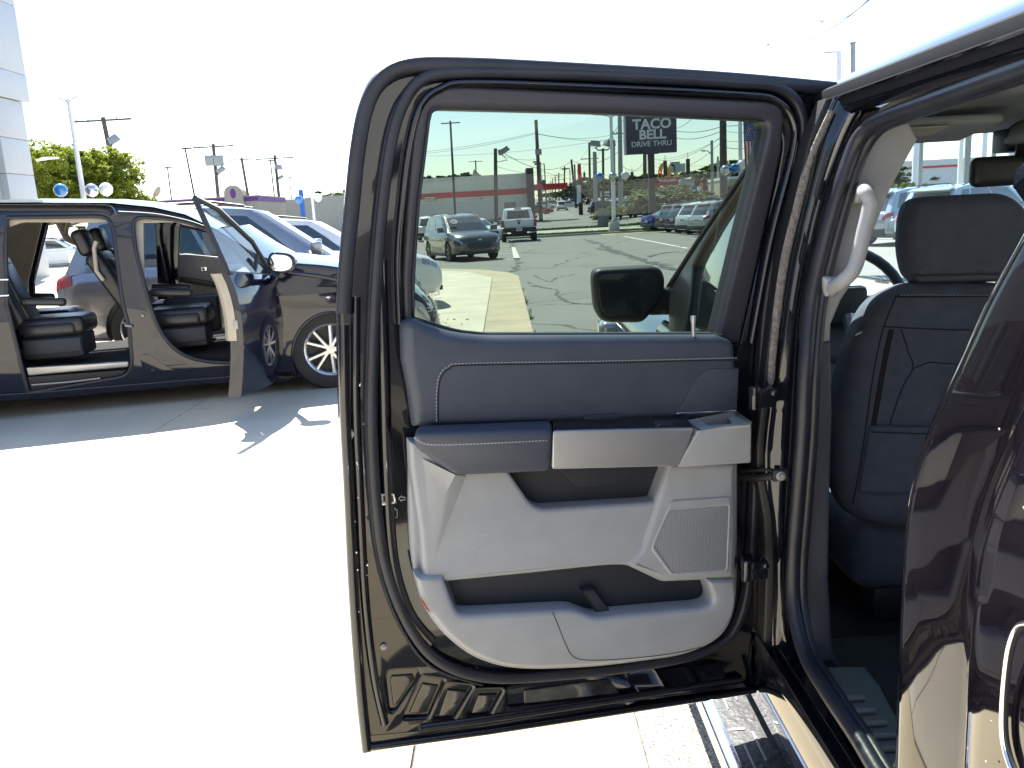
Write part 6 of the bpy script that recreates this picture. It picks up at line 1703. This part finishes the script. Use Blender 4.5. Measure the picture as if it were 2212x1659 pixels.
# wires
M_wire = mat("cable_black", (.03, .03, .03), .7)
wk = [0]
WL = ["lowest cable", "upper pair", "high thin cable"]
def wire(a, c, sag, r=.02, lab=""):
    pts = []
    for k in range(25):
        q = k / 24; p = a.lerp(c, q); p = p - V((0, 0, 4 * sag * q * (1 - q))); pts.append(p)
    o = MB().tube(pts, r, 5).build("overhead_cable", M_wire, None)
    tag(o, lab, "cable", "overhead cables"); return o
def zw(p, Y): return vp(Z3(*p), Y)
wires = [((-60, 345), 90, (773, 215), 95, .3, "high cable running left from the tall leaning pole"), ((-60, 355), 90, (773, 222), 95, .35, "cable just under the high one left of the leaning pole"),
         ((-60, 352), 120, (1450, 210), 100, .9, "long cable sloping up behind the big sign"), ((773, 218), 95, (1272, 218), 100, .6, "level cable between the leaning pole and the tall grey pole"), ((773, 222), 95, (1600, 225), 100, .8, "second level cable reaching the big sign"),
         ((578, 335), 86, (990, 380), 150, 1.6, "slack black cable from the flood light pole"), ((990, 382), 150, (1272, 325), 100, 1.0, "slack black cable on to the tall grey pole"), ((430, 510), 95, (800, 440), 95, .3, "thin cable over the roof units"),
         ((800, 440), 95, (1180, 475), 140, .8, "cable crossing behind the red sign"), ((545, 420), 86, (1010, 455), 150, .7, "low cable behind the leaning pole"), ((548, 345), 86, (800, 372), 95, .3, "short cable from flood light pole to leaning pole"),
         ((1272, 160), 100, (1091, 300), 165, 1.2, "cable falling from the tall grey pole to the cross arm pole"), ((1340, 60), 90, (1095, 300), 165, 1.4, "twisted cable climbing towards the top of the window"), ((1091, 305), 165, (944, 425), 260, 1.2, "cable receding down the street row"),
         ((1272, 200), 100, (944, 440), 260, 2, "second cable receding down the street row"), ((1610, 190), 80, (1740, 95), 60, .2, "cable climbing right of the big dark sign"), ((1610, 205), 85, (1890, 175), 78, .3, "cable from the sign to the thick wooden pole"),
         ((1600, 245), 90, (1890, 200), 78, .4, "second cable from the sign to the thick wooden pole"), ((1480, 375), 120, (1890, 232), 78, .9, "long rising cable under the big sign"), ((1480, 372), 120, (1890, 240), 78, .6, "long rising cable below the first one"),
         ((1460, 400), 120, (1890, 262), 78, 1.6, "slack cable behind the street lamp arm"), ((1280, 405), 100, (1420, 390), 115, .9, "thick sagging cable between grey pole and sign post"), ((1896, 175), 78, (2200, 90), 60, .3, "cable from the thick wooden pole over the flag"),
         ((1896, 205), 78, (2200, 170), 60, .3, "second cable behind the flag"), ((1896, 262), 78, (2200, 190), 60, .4, "third cable behind the flag"), ((1896, 300), 78, (2200, 250), 60, .4, "lowest cable right of the thick wooden pole"), ((1480, 395), 130, (2100, 380), 110, .6, "low level cable carrying the signals"), ((1180, 470), 140, (1480, 410), 130, .4, "signal cable left of the big sign")]
for a, Ya, c, Yc, sg, lab in wires: wire(zw(a, Ya), zw(c, Yc), sg, .030 if 'black' in lab or 'thick' in lab else .018, lab)
wire(vp(Z5(200, 285), 60), vp(Z5(900, -30), 40), .8, .02, "cable crossing the white sky above the pickup")
wire(vp(Z5(540, 130), 50), vp(Z5(900, -45), 40), .5, .02, "second cable high above the pickup")
wire(vp(Z1(-10, 1205), 60), vp(Z1(1, 1206), 60), 0, .01, "cable end at the left edge")
for zp, Y in ((Z5(555, 132), 50), (Z5(204, 287), 60)):
    p = vp(zp, Y); o = MB().tube([p - V((.16, 0, 0)), p + V((.16, 0, 0))], .03, 6).tube([p - V((0, 0, .14)), p + V((0, 0, .14))], .03, 6).tube([p - V((0, .2, .1)), p + V((0, .2, .1))], .05, 6).build("cable_clamp", M_gmetal, None)
    tag(o, "star shaped cable clamp high in the white sky" if Y == 50 else "lower cable clamp at the cable's faint end", "cable clamp")

# ------------------------------------------------------------------ signs and signals
YS = 64.0
c0, c1 = vp(Z3(1311, 350), YS), vp(Z3(1610, 330), YS)
sx0, sx1 = c0.x, c1.x; sz0 = (c0.z + c1.z) / 2; sz1 = sz0 + 4.35
M_sgn = mat("dark_violet_sign", (.045, .036, .075), .4, var=.04)
M_sw = mat("white_sign_letter", (.62, .62, .62), .5, emis=None)
sg = empty("restaurant_sign", ((sx0 + sx1) / 2, YS, hz(YS)), 0, "big dark square drive thru sign with white letters on a tall post", "sign")
sb = MB().box(((sx0 + sx1) / 2, YS, (sz0 + sz1) / 2), (sx1 - sx0, .6, sz1 - sz0)).build("sign_box", M_sgn, sg, bev=.02)
MB().box((sx0 - .06, YS, (sz0 + sz1) / 2), (.12, .7, sz1 - sz0)).build("sign_edge", M_pgrey, sb)
pxs = vp(Z3(1462, 500), YS).x
MB().box((pxs, YS, (hz(YS) + sz0) / 2), (.44, .44, sz0 - hz(YS))).build("post", M_dark, sg)
MB().box((pxs, YS, sz0 + .02), (1.1, .5, .12)).build("post_cap", M_dark, sg)
def stxt(s, za, size, sx=1.0, bold=.0):
    p = vp(Z3(*za), YS - .32); M = face_m((p.x, YS - .305, p.z)) @ Matrix.Rotation(0.0, 4, 'Z')
    return txt("lettering", s, size, M, M_sw, sb, ext=.01, sx=sx, bold=bold)
def tsize(zh): return zh * .3621 / CF * YS / .70
stxt("TACO", (1465, 165), tsize(54), 1.03, .028); stxt("BELL", (1468, 228), tsize(50), 1.06, .030); stxt("DRIVE THRU", (1463, 282), tsize(29), 1.0, .006)
bp_ = [vp(Z3(*q), YS - .33) for q in ((1392, 96), (1472, 96), (1480, 101), (1440, 108), (1430, 122), (1392, 124))]
def flatpoly(name, P, y, th, m, parent):
    n = len(P); vs = [(p.x, y, p.z) for p in P] + [(p.x, y + th, p.z) for p in P]
    me = mk(vs, [tuple(range(n)), tuple(range(2 * n - 1, n - 1, -1))] + [(i, i + n, (i + 1) % n + n, (i + 1) % n) for i in range(n)])
    bm = bmesh.new(); bm.from_mesh(me); bmesh.ops.recalc_face_normals(bm, faces=bm.faces); bm.to_mesh(me); bm.free()
    return link(name, me, m, parent, True, 0)
bell = smoothpath([(1392, 40), (1425, 35), (1445, 20), (1470, 30), (1500, 60), (1520, 80), (1500, 92), (1475, 98), (1450, 106), (1425, 122), (1395, 122), (1390, 100), (1398, 70)], True, 3)
flatpoly("bell_emblem", [vp(Z3(*q), YS - .33) for q in bell], YS - .31, .01, M_sw, sb)
# red vertical sign with a dark post
Yr = 110; rs, t, b_ = pole("tall_red_sign", (1033, 500), (1041, 680), Yr, .28, .28, M_dark, "tall narrow red sign on a black post", "sign")
pts = [(1022, 402), (1040, 402), (1042, 450), (1046, 470), (1043, 512), (1026, 512), (1024, 490), (1021, 440)]
o = flatpoly("sign_panel", [vp(Z3(*q), Yr) for q in pts], Yr - .2, .5, mat("bright_red_sign", (.55, .01, .02), .4), rs)
MB().box(vp(Z3(1030, 580), Yr - .2), (.5, .2, 2.2)).build("small_notice", M_white, rs)
# traffic signals
def signal(zx, zy, Y, n, lab, lit=None, h=1.0, hang=True):
    p = vp(Z3(zx, zy), Y)
    r = empty("traffic_signal", tuple(p), 0, lab, "traffic signal", "traffic signals at the crossing")
    MB().box(p, (.38, .3, 1.1 * h)).build("housing", M_trimblack, r, bev=.03)
    for k in range(3):
        q = p + V((0, -.16, (.34 - k * .34) * h))
        m = mat("red_signal_glow", (.6, .02, .01), .4, emis=((1, .05, .02), 4)) if lit == k else mat("dark_lens", (.02, .02, .02), .3)
        MB().lathe([(.001, 0), (.12, 0), (.13, .01)], Matrix.Translation(q) @ Matrix.Rotation(math.pi / 2, 4, 'X'), 12).build("lens", m, r)
    if hang: MB().tube([p + V((0, 0, .55 * h)), p + V((0, 0, .95 * h))], .03, 5).build("hanger", M_darkmetal, r)
signal(1062, 472, 150, 3, "dark traffic signal right of the tall red sign"); signal(1347, 482, 115, 3, "traffic signal with dark red back left of the big sign's post", None, 1.3)
signal(1512, 468, 120, 3, "traffic signal showing a red light beside the fast food arches", 0, 1.0); signal(1544, 428, 95, 3, "dark traffic signal in front of the golden arches", None, 1.5); signal(1680, 427, 90, 3, "dark traffic signal right of the arrow sign", None, 1.7)
# lane signs hanging
def lane(zx, zy, Y, w, h, lab, arrow=0):
    p = vp(Z3(zx, zy), Y)
    r = empty("lane_sign", tuple(p), 0, lab, "sign", "hanging lane signs")
    MB().box(p, (w, .06, h)).build("board", mat("sign_white_board", (.45, .47, .45), .6), r)
    if arrow:
        A = [(0, -.38), (.0, 0), (-.02, .16), (-.14, .25), (-.2, .27), (-.2, .38), (-.42, .20), (-.2, .04), (-.2, .14), (-.14, .12), (-.12, 0), (-.12, -.38)]
        flatpoly("arrow", [p + V((x * arrow * w * 1.1, 0, z * h)) for x, z in A], Y - .05, .01, M_trimblack, r)
    return r
lane(1603, 422, 92, 1.05, 1.15, "white left turn arrow sign hanging over the street", 1); lane(1645, 424, 95, .7, .9, "blank pale sign right of the arrow sign"); lane(1872, 402, 110, .9, .8, "right turn arrow sign beside the thick wooden pole", -1); lane(1905, 402, 110, .7, .8, "pale blank sign right of the wooden pole")
# arches sign
Ym = 140; q = vp(Z3(1555, 500), Ym)
ms = empty("burger_sign", (q.x, Ym, hz(Ym)), 0, "red fast food sign with two golden arches", "sign")
M_gold = mat("golden_arch", (.70, .40, .03), .4)
for zc_ in (1533, 1588):
    P_ = []
    for k in range(15):
        a = math.pi * (k / 14); P_.append(vp(Z3(zc_ - 21 * math.cos(a) * (1 if zc_ < 1550 else 1), 500 - 98 * math.sin(a) ** .75), Ym))
    MB().tube(P_, .34, 8).build("arch", M_gold, ms)
a, c = vp(Z3(1508, 535), Ym), vp(Z3(1617, 480), Ym)
bd = bbox("red_board", a.x, c.x, Ym - .8, Ym - .5, a.z, c.z, mat("fastfood_red", (.36, .015, .03), .5), ms)
txt("lettering", "McDonald's", .56, face_m(vp(Z3(1561, 500), Ym - .83)), M_sw, bd, ext=.01, bold=.02)
a, c = vp(Z3(1472, 560), Ym), vp(Z3(1540, 515), Ym)
bd = bbox("red_board", a.x, c.x, Ym - 1.4, Ym - 1.1, a.z, c.z, mat("fastfood_red", (.36, .015, .03), .5), ms)
txt("lettering", "pickle", .42, face_m(vp(Z3(1500, 545), Ym - 1.43)), M_sw, bd, ext=.01)
MB().box((q.x, Ym, (hz(Ym) + q.z) / 2), (.5, .5, q.z - hz(Ym))).build("post", M_pgrey, ms)
q = vp((1930, 349), 60)
ms = empty("burger_sign", (q.x, 60, hz(60)), 0, "small red and yellow fast food sign seen past the light pillar trim", "sign")
bd = bbox("red_board", q.x - .48, q.x + .48, 59.9, 60.1, q.z - .38, q.z + .38, mat("fastfood_red", (.36, .015, .03), .5), ms)
txt("lettering", "McDonald's", .17, face_m(q + V((0, -.13, .05))), M_sw, bd, ext=.004)
MB().tube([(q.x - .1, 60, hz(60)), (q.x - .1, 60, q.z - .38)], .06, 6).build("post", M_gmetal, ms)
# detour banner sign, small boards
def board(name, zx0, zy0, zx1, zy1, Y, m, lab, text=None, ts=.6, posts=True, tm=None):
    a, c = vp(Z3(zx0, zy1), Y), vp(Z3(zx1, zy0), Y)
    r = empty(name, ((a.x + c.x) / 2, Y, hz(Y)), 0, lab, "sign")
    b = bbox("board", a.x, c.x, Y - .1, Y + .1, a.z, c.z, m, r)
    if text: txt("lettering", text, ts, face_m(((a.x + c.x) / 2, Y - .12, (a.z + c.z) / 2)), tm or M_dblue, b, ext=.005, bold=.02)
    if posts:
        for x in (a.x + .1, c.x - .1): MB().tube([(x, Y, hz(Y)), (x, Y, a.z)], .06, 6).build("post", M_gmetal, r)
    return r
board("banner_sign", 1155, 565, 1212, 595, 130, M_plate, "white board reading Detour behind the twin lamp post", "Detour", .58, tm=M_dark)
board("shop_sign", 780, 496, 830, 545, 130, M_pgrey, "grey and white shop sign behind the tall leaning pole", "PAWN", 1.0, tm=M_sw) if False else None
r_ = board("shop_sign", 780, 496, 830, 540, 130, mat("slate_sign", (.12, .15, .16), .5), "slate and white shop sign behind the tall leaning pole"); 
a, c = vp(Z3(782, 570), 129.8), vp(Z3(828, 533), 129.8); bbox("white_panel", a.x, c.x, 129.7, 129.85, a.z, c.z, M_plate, r_)
bbox("white_panel", a.x + .4, c.x - .4, 129.7, 129.85, c.z + .7, c.z + 1.5, M_plate, r_)
board("blue_sign", 1706, 528, 1724, 555, 110, mat("blue_service_sign", (.04, .12, .35), .5), "small blue sign before the brick shops"); board("route_sign", 1735, 535, 1755, 560, 112, M_plate, "small white route sign right of the blue one")
board("route_sign", 1378, 570, 1392, 588, 130, mat("blue_service_sign", (.04, .12, .35), .5), "tiny blue sign above the white pickups")
# the blue and purple thing left of the door
board("blue_banner", 1863 / 2.2, 0, 1, 1, 60, M_plate, "x") if False else None
a, c = vp(Z1(1863, 1240), 70), vp(Z1(1883, 1180), 70)
r_ = empty("blue_banner_sign", (a.x, 70, hz(70)), 0, "narrow blue sign left of the thin white light pole", "sign"); bbox("board", a.x, c.x, 69.9, 70.1, hz(70), c.z, mat("blue_banner", (.02, .14, .5), .5), r_)
# flag
Yf = 50
fq = [vp(Z3(*q), Yf) for q in ((2010, 152), (2082, 138), (2095, 420), (2018, 420))]
fl = empty("feather_flag", tuple(fq[2]), 0, "tall feather flag with stars and stripes beside the white pole", "flag")
MB().tube([V((fq[2].x, Yf, hz(Yf))), V((fq[2].x + .02, Yf, fq[2].z)), fq[1] + V((.06, 0, 0)), fq[0]], .035, 8).build("flag_pole", M_dark, fl)
def fbil(u, v):
    p = fq[0].lerp(fq[1], u).lerp(fq[3].lerp(fq[2], u), v); return V((p.x, Yf - .02 + .05 * math.sin(u * 9 + v * 5), p.z))
M_fr, M_fw, M_fb = mat("flag_red", (.45, .02, .03), .8), mat("flag_white", (.6, .6, .6), .8), mat("flag_blue", (.03, .045, .17), .8)
MB().grid([[fbil(i / 8, j / 10 * .44) for i in range(9)] for j in range(11)]).build("flag_canton", M_fb, fl)
for k in range(7): MB().grid([[fbil((k + i / 2) / 7, .44 + j / 8 * .56) for i in range(3)] for j in range(9)]).build("flag_stripe", M_fr if k % 2 == 0 else M_fw, fl)
st = MB()
for j in range(9):
    for i in range(5 + (j % 2)):
        c_ = fbil((i + (.8 if j % 2 == 0 else .4)) / 6.2, (j + .7) / 9.5 * .44) + V((0, -.04, 0)); R_ = .035
        st.add([c_ + V((R_ * (1 if k % 2 == 0 else .42) * math.sin(k * .6283), 0, R_ * (1 if k % 2 == 0 else .42) * math.cos(k * .6283))) for k in range(10)], [tuple(range(10))])
tag(st.build("flag_stars", M_fw, fl, smooth=0), kind='stuff')

# ------------------------------------------------------------------ trees and bushes
def leafmat(name, c, c2, tr=.5):
    if name in MAT: return MAT[name]
    m = bpy.data.materials.new(name); m.use_nodes = True; t = m.node_tree
    b = t.nodes["Principled BSDF"]; b.inputs["Roughness"].default_value = .55
    n = t.nodes.new("ShaderNodeTexNoise"); n.inputs["Scale"].default_value = .9; n.inputs["Detail"].default_value = 5
    g_ = t.nodes.new("ShaderNodeTexCoord"); t.links.new(g_.outputs["Object"], n.inputs["Vector"])
    r = t.nodes.new("ShaderNodeValToRGB"); r.color_ramp.elements[0].position = .38; r.color_ramp.elements[1].position = .62
    r.color_ramp.elements[0].color = (*c, 1); r.color_ramp.elements[1].color = (*c2, 1)
    t.links.new(n.outputs["Fac"], r.inputs[0]); t.links.new(r.outputs[0], b.inputs["Base Color"])
    tl = t.nodes.new("ShaderNodeBsdfTranslucent"); t.links.new(r.outputs[0], tl.inputs[0])
    mx = t.nodes.new("ShaderNodeMixShader"); mx.inputs[0].default_value = tr
    t.links.new(b.outputs[0], mx.inputs[1]); t.links.new(tl.outputs[0], mx.inputs[2]); t.links.new(mx.outputs[0], t.nodes["Material Output"].inputs[0])
    MAT[name] = m; return m
def crown_mesh(blobs, n, leaf, seed):
    rnd = random.Random(seed); b = MB(); tot = sum(r[3] ** 2 for r in blobs)
    vs, fs = [], []
    for cx, cy, cz, R, in blobs:
        cnt = int(n * R * R / tot)
        # sub-clumps on the blob surface give an uneven outline
        cl = []
        for _ in range(max(6, int(cnt / 70))):
            d = V((rnd.gauss(0, 1), rnd.gauss(0, 1), rnd.gauss(0, 1))).normalized(); k = rnd.uniform(.5, 1.16)
            cl.append((V((cx, cy, cz)) + V((d.x * R * k, d.y * R * k, d.z * R * .8 * k)), R * rnd.uniform(.12, .27)))
        for _ in range(cnt):
            c, rr = rnd.choice(cl)
            d = V((rnd.gauss(0, 1), rnd.gauss(0, 1), rnd.gauss(0, 1))).normalized() * rr * rnd.uniform(.3, 1) ** .5
            p = c + V((d.x, d.y, d.z * .8)); s = leaf * rnd.uniform(.6, 1.4)
            u = V((rnd.gauss(0, 1), rnd.gauss(0, 1), rnd.gauss(0, .7))).normalized(); w = u.orthogonal().normalized()
            q = rnd.uniform(0, 6.28); w = (w * math.cos(q) + u.cross(w) * math.sin(q))
            i = len(vs); vs += [p - u * s, p + w * s * .55, p + u * s, p - w * s * .55]; fs.append((i, i + 1, i + 2, i + 3))
    return mk(vs, fs)
def trunk_mesh(h, r, limbs, seed):
    rnd = random.Random(seed); b = MB()
    b.tube([(0, 0, -.2), (.05, 0, h * .5), (0, .05, h)], [r * 1.3, r, r * .7], 10)
    for k in range(limbs):
        a = rnd.uniform(0, 6.28); L = rnd.uniform(.9, 1.5) * h
        b.tube([(0, 0, h * rnd.uniform(.7, 1)), (math.cos(a) * L * .3, math.sin(a) * L * .3, h + L * .35), (math.cos(a) * L * .6, math.sin(a) * L * .6, h + L * .8)], [r * .55, r * .35, r * .12], 6)
    return b.mesh()
TM = {}
def tree(name, x, y, H, W, lab, kind, z=None, group="trees", seed=1, n=9000, leaf=.16, mat_=None):
    key = (kind, seed, n)
    if key not in TM:
        rnd = random.Random(seed * 31 + 5)
        bl = [(0, 0, .62, .30)]
        for _ in range(9 if n > 3000 else 6):
            a = rnd.uniform(0, 6.28); q = rnd.uniform(.12, .30); bl.append((math.cos(a) * q, math.sin(a) * q, rnd.uniform(.38, .80), rnd.uniform(.13, .22)))
        if kind == 'bush': bl = [(bx_, by_, .12 + bz * .62, r_ * 1.15) for bx_, by_, bz, r_ in bl]
        TM[key] = (crown_mesh([(a, c, d, e) for a, c, d, e in bl], n, leaf, seed), trunk_mesh(.34, .03, 6, seed))
        for q in TM[key][1].polygons: q.use_smooth = True
    cm, tmsh = TM[key]
    root = empty(name, (x, y, hz(y) if z is None else z), random.uniform(0, 6), lab, "tree" if kind != 'bush' else "bush", group)
    root.scale = (W, W, H)
    mt = mat_ or leafmat("leaves_mid_green", (.035, .07, .018), (.09, .15, .03))
    kc, kt = (cm.name, mt.name), tmsh.name
    if kc not in PC: c_ = cm.copy(); c_.materials.append(mt); PC[kc] = c_
    o = bpy.data.objects.new("crown", PC[kc]); COL.objects.link(o); o.parent = root
    if not tmsh.materials: tmsh.materials.append(mat("bark", (.09, .07, .05), .95, bump=.6, bscale=20, var=.3))
    o = bpy.data.objects.new("trunk", tmsh); COL.objects.link(o); o.parent = root
    return root
Lb = leafmat("leaves_bright_green", (.08, .13, .012), (.30, .34, .035), .55)  # bright yellow-green leaf colour
Ld = leafmat("leaves_dark", (.022, .045, .014), (.05, .09, .02), .35)
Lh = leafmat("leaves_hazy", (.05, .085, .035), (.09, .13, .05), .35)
for k, (px, py, Y, H, W, lab) in enumerate([(110, 300, 52, 8.2, 7.5, "large bright green tree at the left behind the blue balloon"), (205, 322, 54, 7.8, 7.5, "large bright green tree behind the left light pole"), (262, 400, 56, 5.6, 4.6, "lower bright green tree at the right end of the left clump"), (50, 330, 62, 8.2, 8, "bright green tree half hidden by the building")]):
    p = PY(px, py, Y); tree("shade_tree", p.x, Y, (p.z - hz(Y)) * 1.04, W, lab, 'tree', seed=k + 1, n=60000 if k < 2 else 26000, leaf=.0125, mat_=Lb, group="bright trees on the left")
ORD = ['first', 'second', 'third', 'fourth', 'fifth', 'sixth', 'seventh', 'eighth', 'ninth', 'tenth', 'eleventh', 'twelfth']
def treerow(lst, mat_, group, adj):
    for k, (zx, zy, Y, W) in enumerate(lst):
        p = PY(*Z3(zx, zy), Y)
        tree("far_tree", p.x, Y, max(3, (p.z - hz(Y)) * 1.12), W, adj[0] % ORD[k], 'tree', seed=(k % 3) + 5, n=7000, leaf=.040, mat_=mat_, group=group)
treerow([(80, 490, 150, 12), (130, 478, 140, 10), (195, 474, 150, 10), (255, 478, 160, 9), (300, 470, 150, 10), (330, 462, 160, 9)], Ld, "dark trees over the white building", ["%s of the dark trees showing over the white building's roof"])
treerow([(530, 488, 130, 6), (562, 482, 132, 7)], Ld, "trees behind the flood light pole", ["%s small dark tree behind the flood light pole"])
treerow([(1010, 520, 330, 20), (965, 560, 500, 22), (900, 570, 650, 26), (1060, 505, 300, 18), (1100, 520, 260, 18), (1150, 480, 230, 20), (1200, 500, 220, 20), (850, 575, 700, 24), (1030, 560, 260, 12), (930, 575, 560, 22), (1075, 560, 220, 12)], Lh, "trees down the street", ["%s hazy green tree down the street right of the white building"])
treerow([(1245, 485, 200, 18), (1300, 478, 210, 20), (1350, 470, 190, 18), (1400, 478, 190, 18), (1440, 470, 200, 18), (1390, 520, 170, 12), (1320, 525, 165, 12), (1250, 530, 160, 12)], leafmat("leaves_mid_green", (.035, .07, .018), (.09, .15, .03)), "trees between the grey pole and the big sign", ["%s green tree between the tall grey pole and the big sign"])
treerow([(1480, 470, 210, 16), (1570, 460, 230, 18), (1660, 470, 230, 18), (1740, 430, 220, 22), (1800, 440, 220, 20), (1860, 430, 230, 20), (1700, 470, 200, 14), (1950, 385, 160, 16), (2020, 370, 150, 16), (2100, 380, 150, 16), (1620, 500, 200, 14)], leafmat("leaves_mid_green", (.035, .07, .018), (.09, .15, .03)), "trees beyond the crossing on the right", ["%s green tree beyond the crossing right of the big sign"])
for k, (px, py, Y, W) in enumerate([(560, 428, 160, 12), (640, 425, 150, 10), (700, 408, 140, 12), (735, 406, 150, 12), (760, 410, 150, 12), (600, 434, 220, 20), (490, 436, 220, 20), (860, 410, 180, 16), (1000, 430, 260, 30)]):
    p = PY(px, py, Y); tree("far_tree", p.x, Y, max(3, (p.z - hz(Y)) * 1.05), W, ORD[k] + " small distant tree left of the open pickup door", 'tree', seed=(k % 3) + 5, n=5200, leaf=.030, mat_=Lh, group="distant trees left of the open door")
for k, (px, py, Y, W) in enumerate([(1900, 350, 75, 9), (1950, 345, 90, 12), (1990, 350, 90, 12), (2040, 360, 100, 12), (2110, 362, 110, 14), (2180, 362, 110, 14), (2250, 360, 110, 14), (1850, 355, 110, 14)]):
    p = PY(px, py, Y); tree("far_tree", p.x, Y, max(3, (p.z - hz(Y)) * 1.05), W, ORD[k] + " tree seen through the pickup's windshield", 'tree', seed=(k % 3) + 5, n=5200, leaf=.030, mat_=leafmat("leaves_mid_green", (.035, .07, .018), (.09, .15, .03)), group="trees beyond the windshield")
# round bush and hedges
p = PY(*Z3(1555, 515), 70); tree("round_bush", p.x - .1, 70, (p.z - hz(70)) * 1.16, 9.4, "large round pale green bush behind the parked row", 'bush', seed=9, n=16000, leaf=.018, mat_=leafmat("leaves_pale", (.09, .13, .045), (.21, .25, .10), .3), group="bushes")
p = PY(*Z3(1440, 570), 68); tree("round_bush", p.x, 68, (p.z - hz(68)) * 1.16, 4.0, "smaller pale bush at the foot of the big sign", 'bush', seed=10, n=7000, leaf=.022, mat_=leafmat("leaves_pale", (.09, .13, .045), (.21, .25, .10), .3), group="bushes")
LY = leafmat("leaves_yellow_green", (.10, .15, .02), (.22, .26, .04), .4)
for k, (zx, Y, W, H) in enumerate([(1165, 84, 3, 1.1), (1210, 85, 3.5, 1.2), (1250, 86, 3.5, 1.3), (1180, 78, 3.5, .9), (1225, 79, 3.5, .9), (1275, 82, 3, 1.2)]):
    p = PY(*Z3(zx, 690), Y); tree("low_shrub", p.x, Y, H * 1.2, W, ["leftmost", "second", "third", "front left", "front middle", "rightmost"][k] + " low yellow green shrub on the kerbed island", 'bush', seed=11, n=2500, leaf=.04, mat_=LY, group="low shrubs on the island")
P_ = [G(*Z3(*q)) for q in ((1130, 700), (1290, 716), (1290, 700), (1130, 688))]
sheet("kerbed_island", [(q.x, q.y) for q in P_], mat("yellow_kerb", (.45, .33, .08), .8, var=.3, scale=4), .15, th=.15)
for k, px in enumerate((1898, 1915, 1932, 1949, 1962)):
    p = PY(px, 384, 34); tree("hedge_shrub", p.x, 34, (p.z + .15) * 1.05, 1.6, ["first", "second", "third", "fourth", "fifth"][k] + " bright green shrub from the left beyond the windshield", 'bush', seed=12, n=3500, leaf=.035, mat_=LY, group="shrubs beyond the windshield")
wd = MB(); rnd = random.Random(8)
for yc, n_ in ((9.6, 14), (10.6, 5), (12.2, 22), (12.9, 12), (14.4, 18), (15.1, 8), (17.0, 6)):
    for _ in range(n_):
        x, y = .315 + abs(rnd.gauss(0, .02)), yc + rnd.gauss(0, .18); k = rnd.uniform(.02, .06)
        wd.add([(x - .006, y, .01), (x + .006, y + .004, .01), (x + rnd.uniform(-.02, .05), y + rnd.uniform(-.03, .03), .01 + k)], [(0, 1, 2)])
tag(wd.build("kerb_weeds", mat("grass_blades", (.10, .16, .035), .7, var=.5, scale=1.5), smooth=0), kind='stuff')
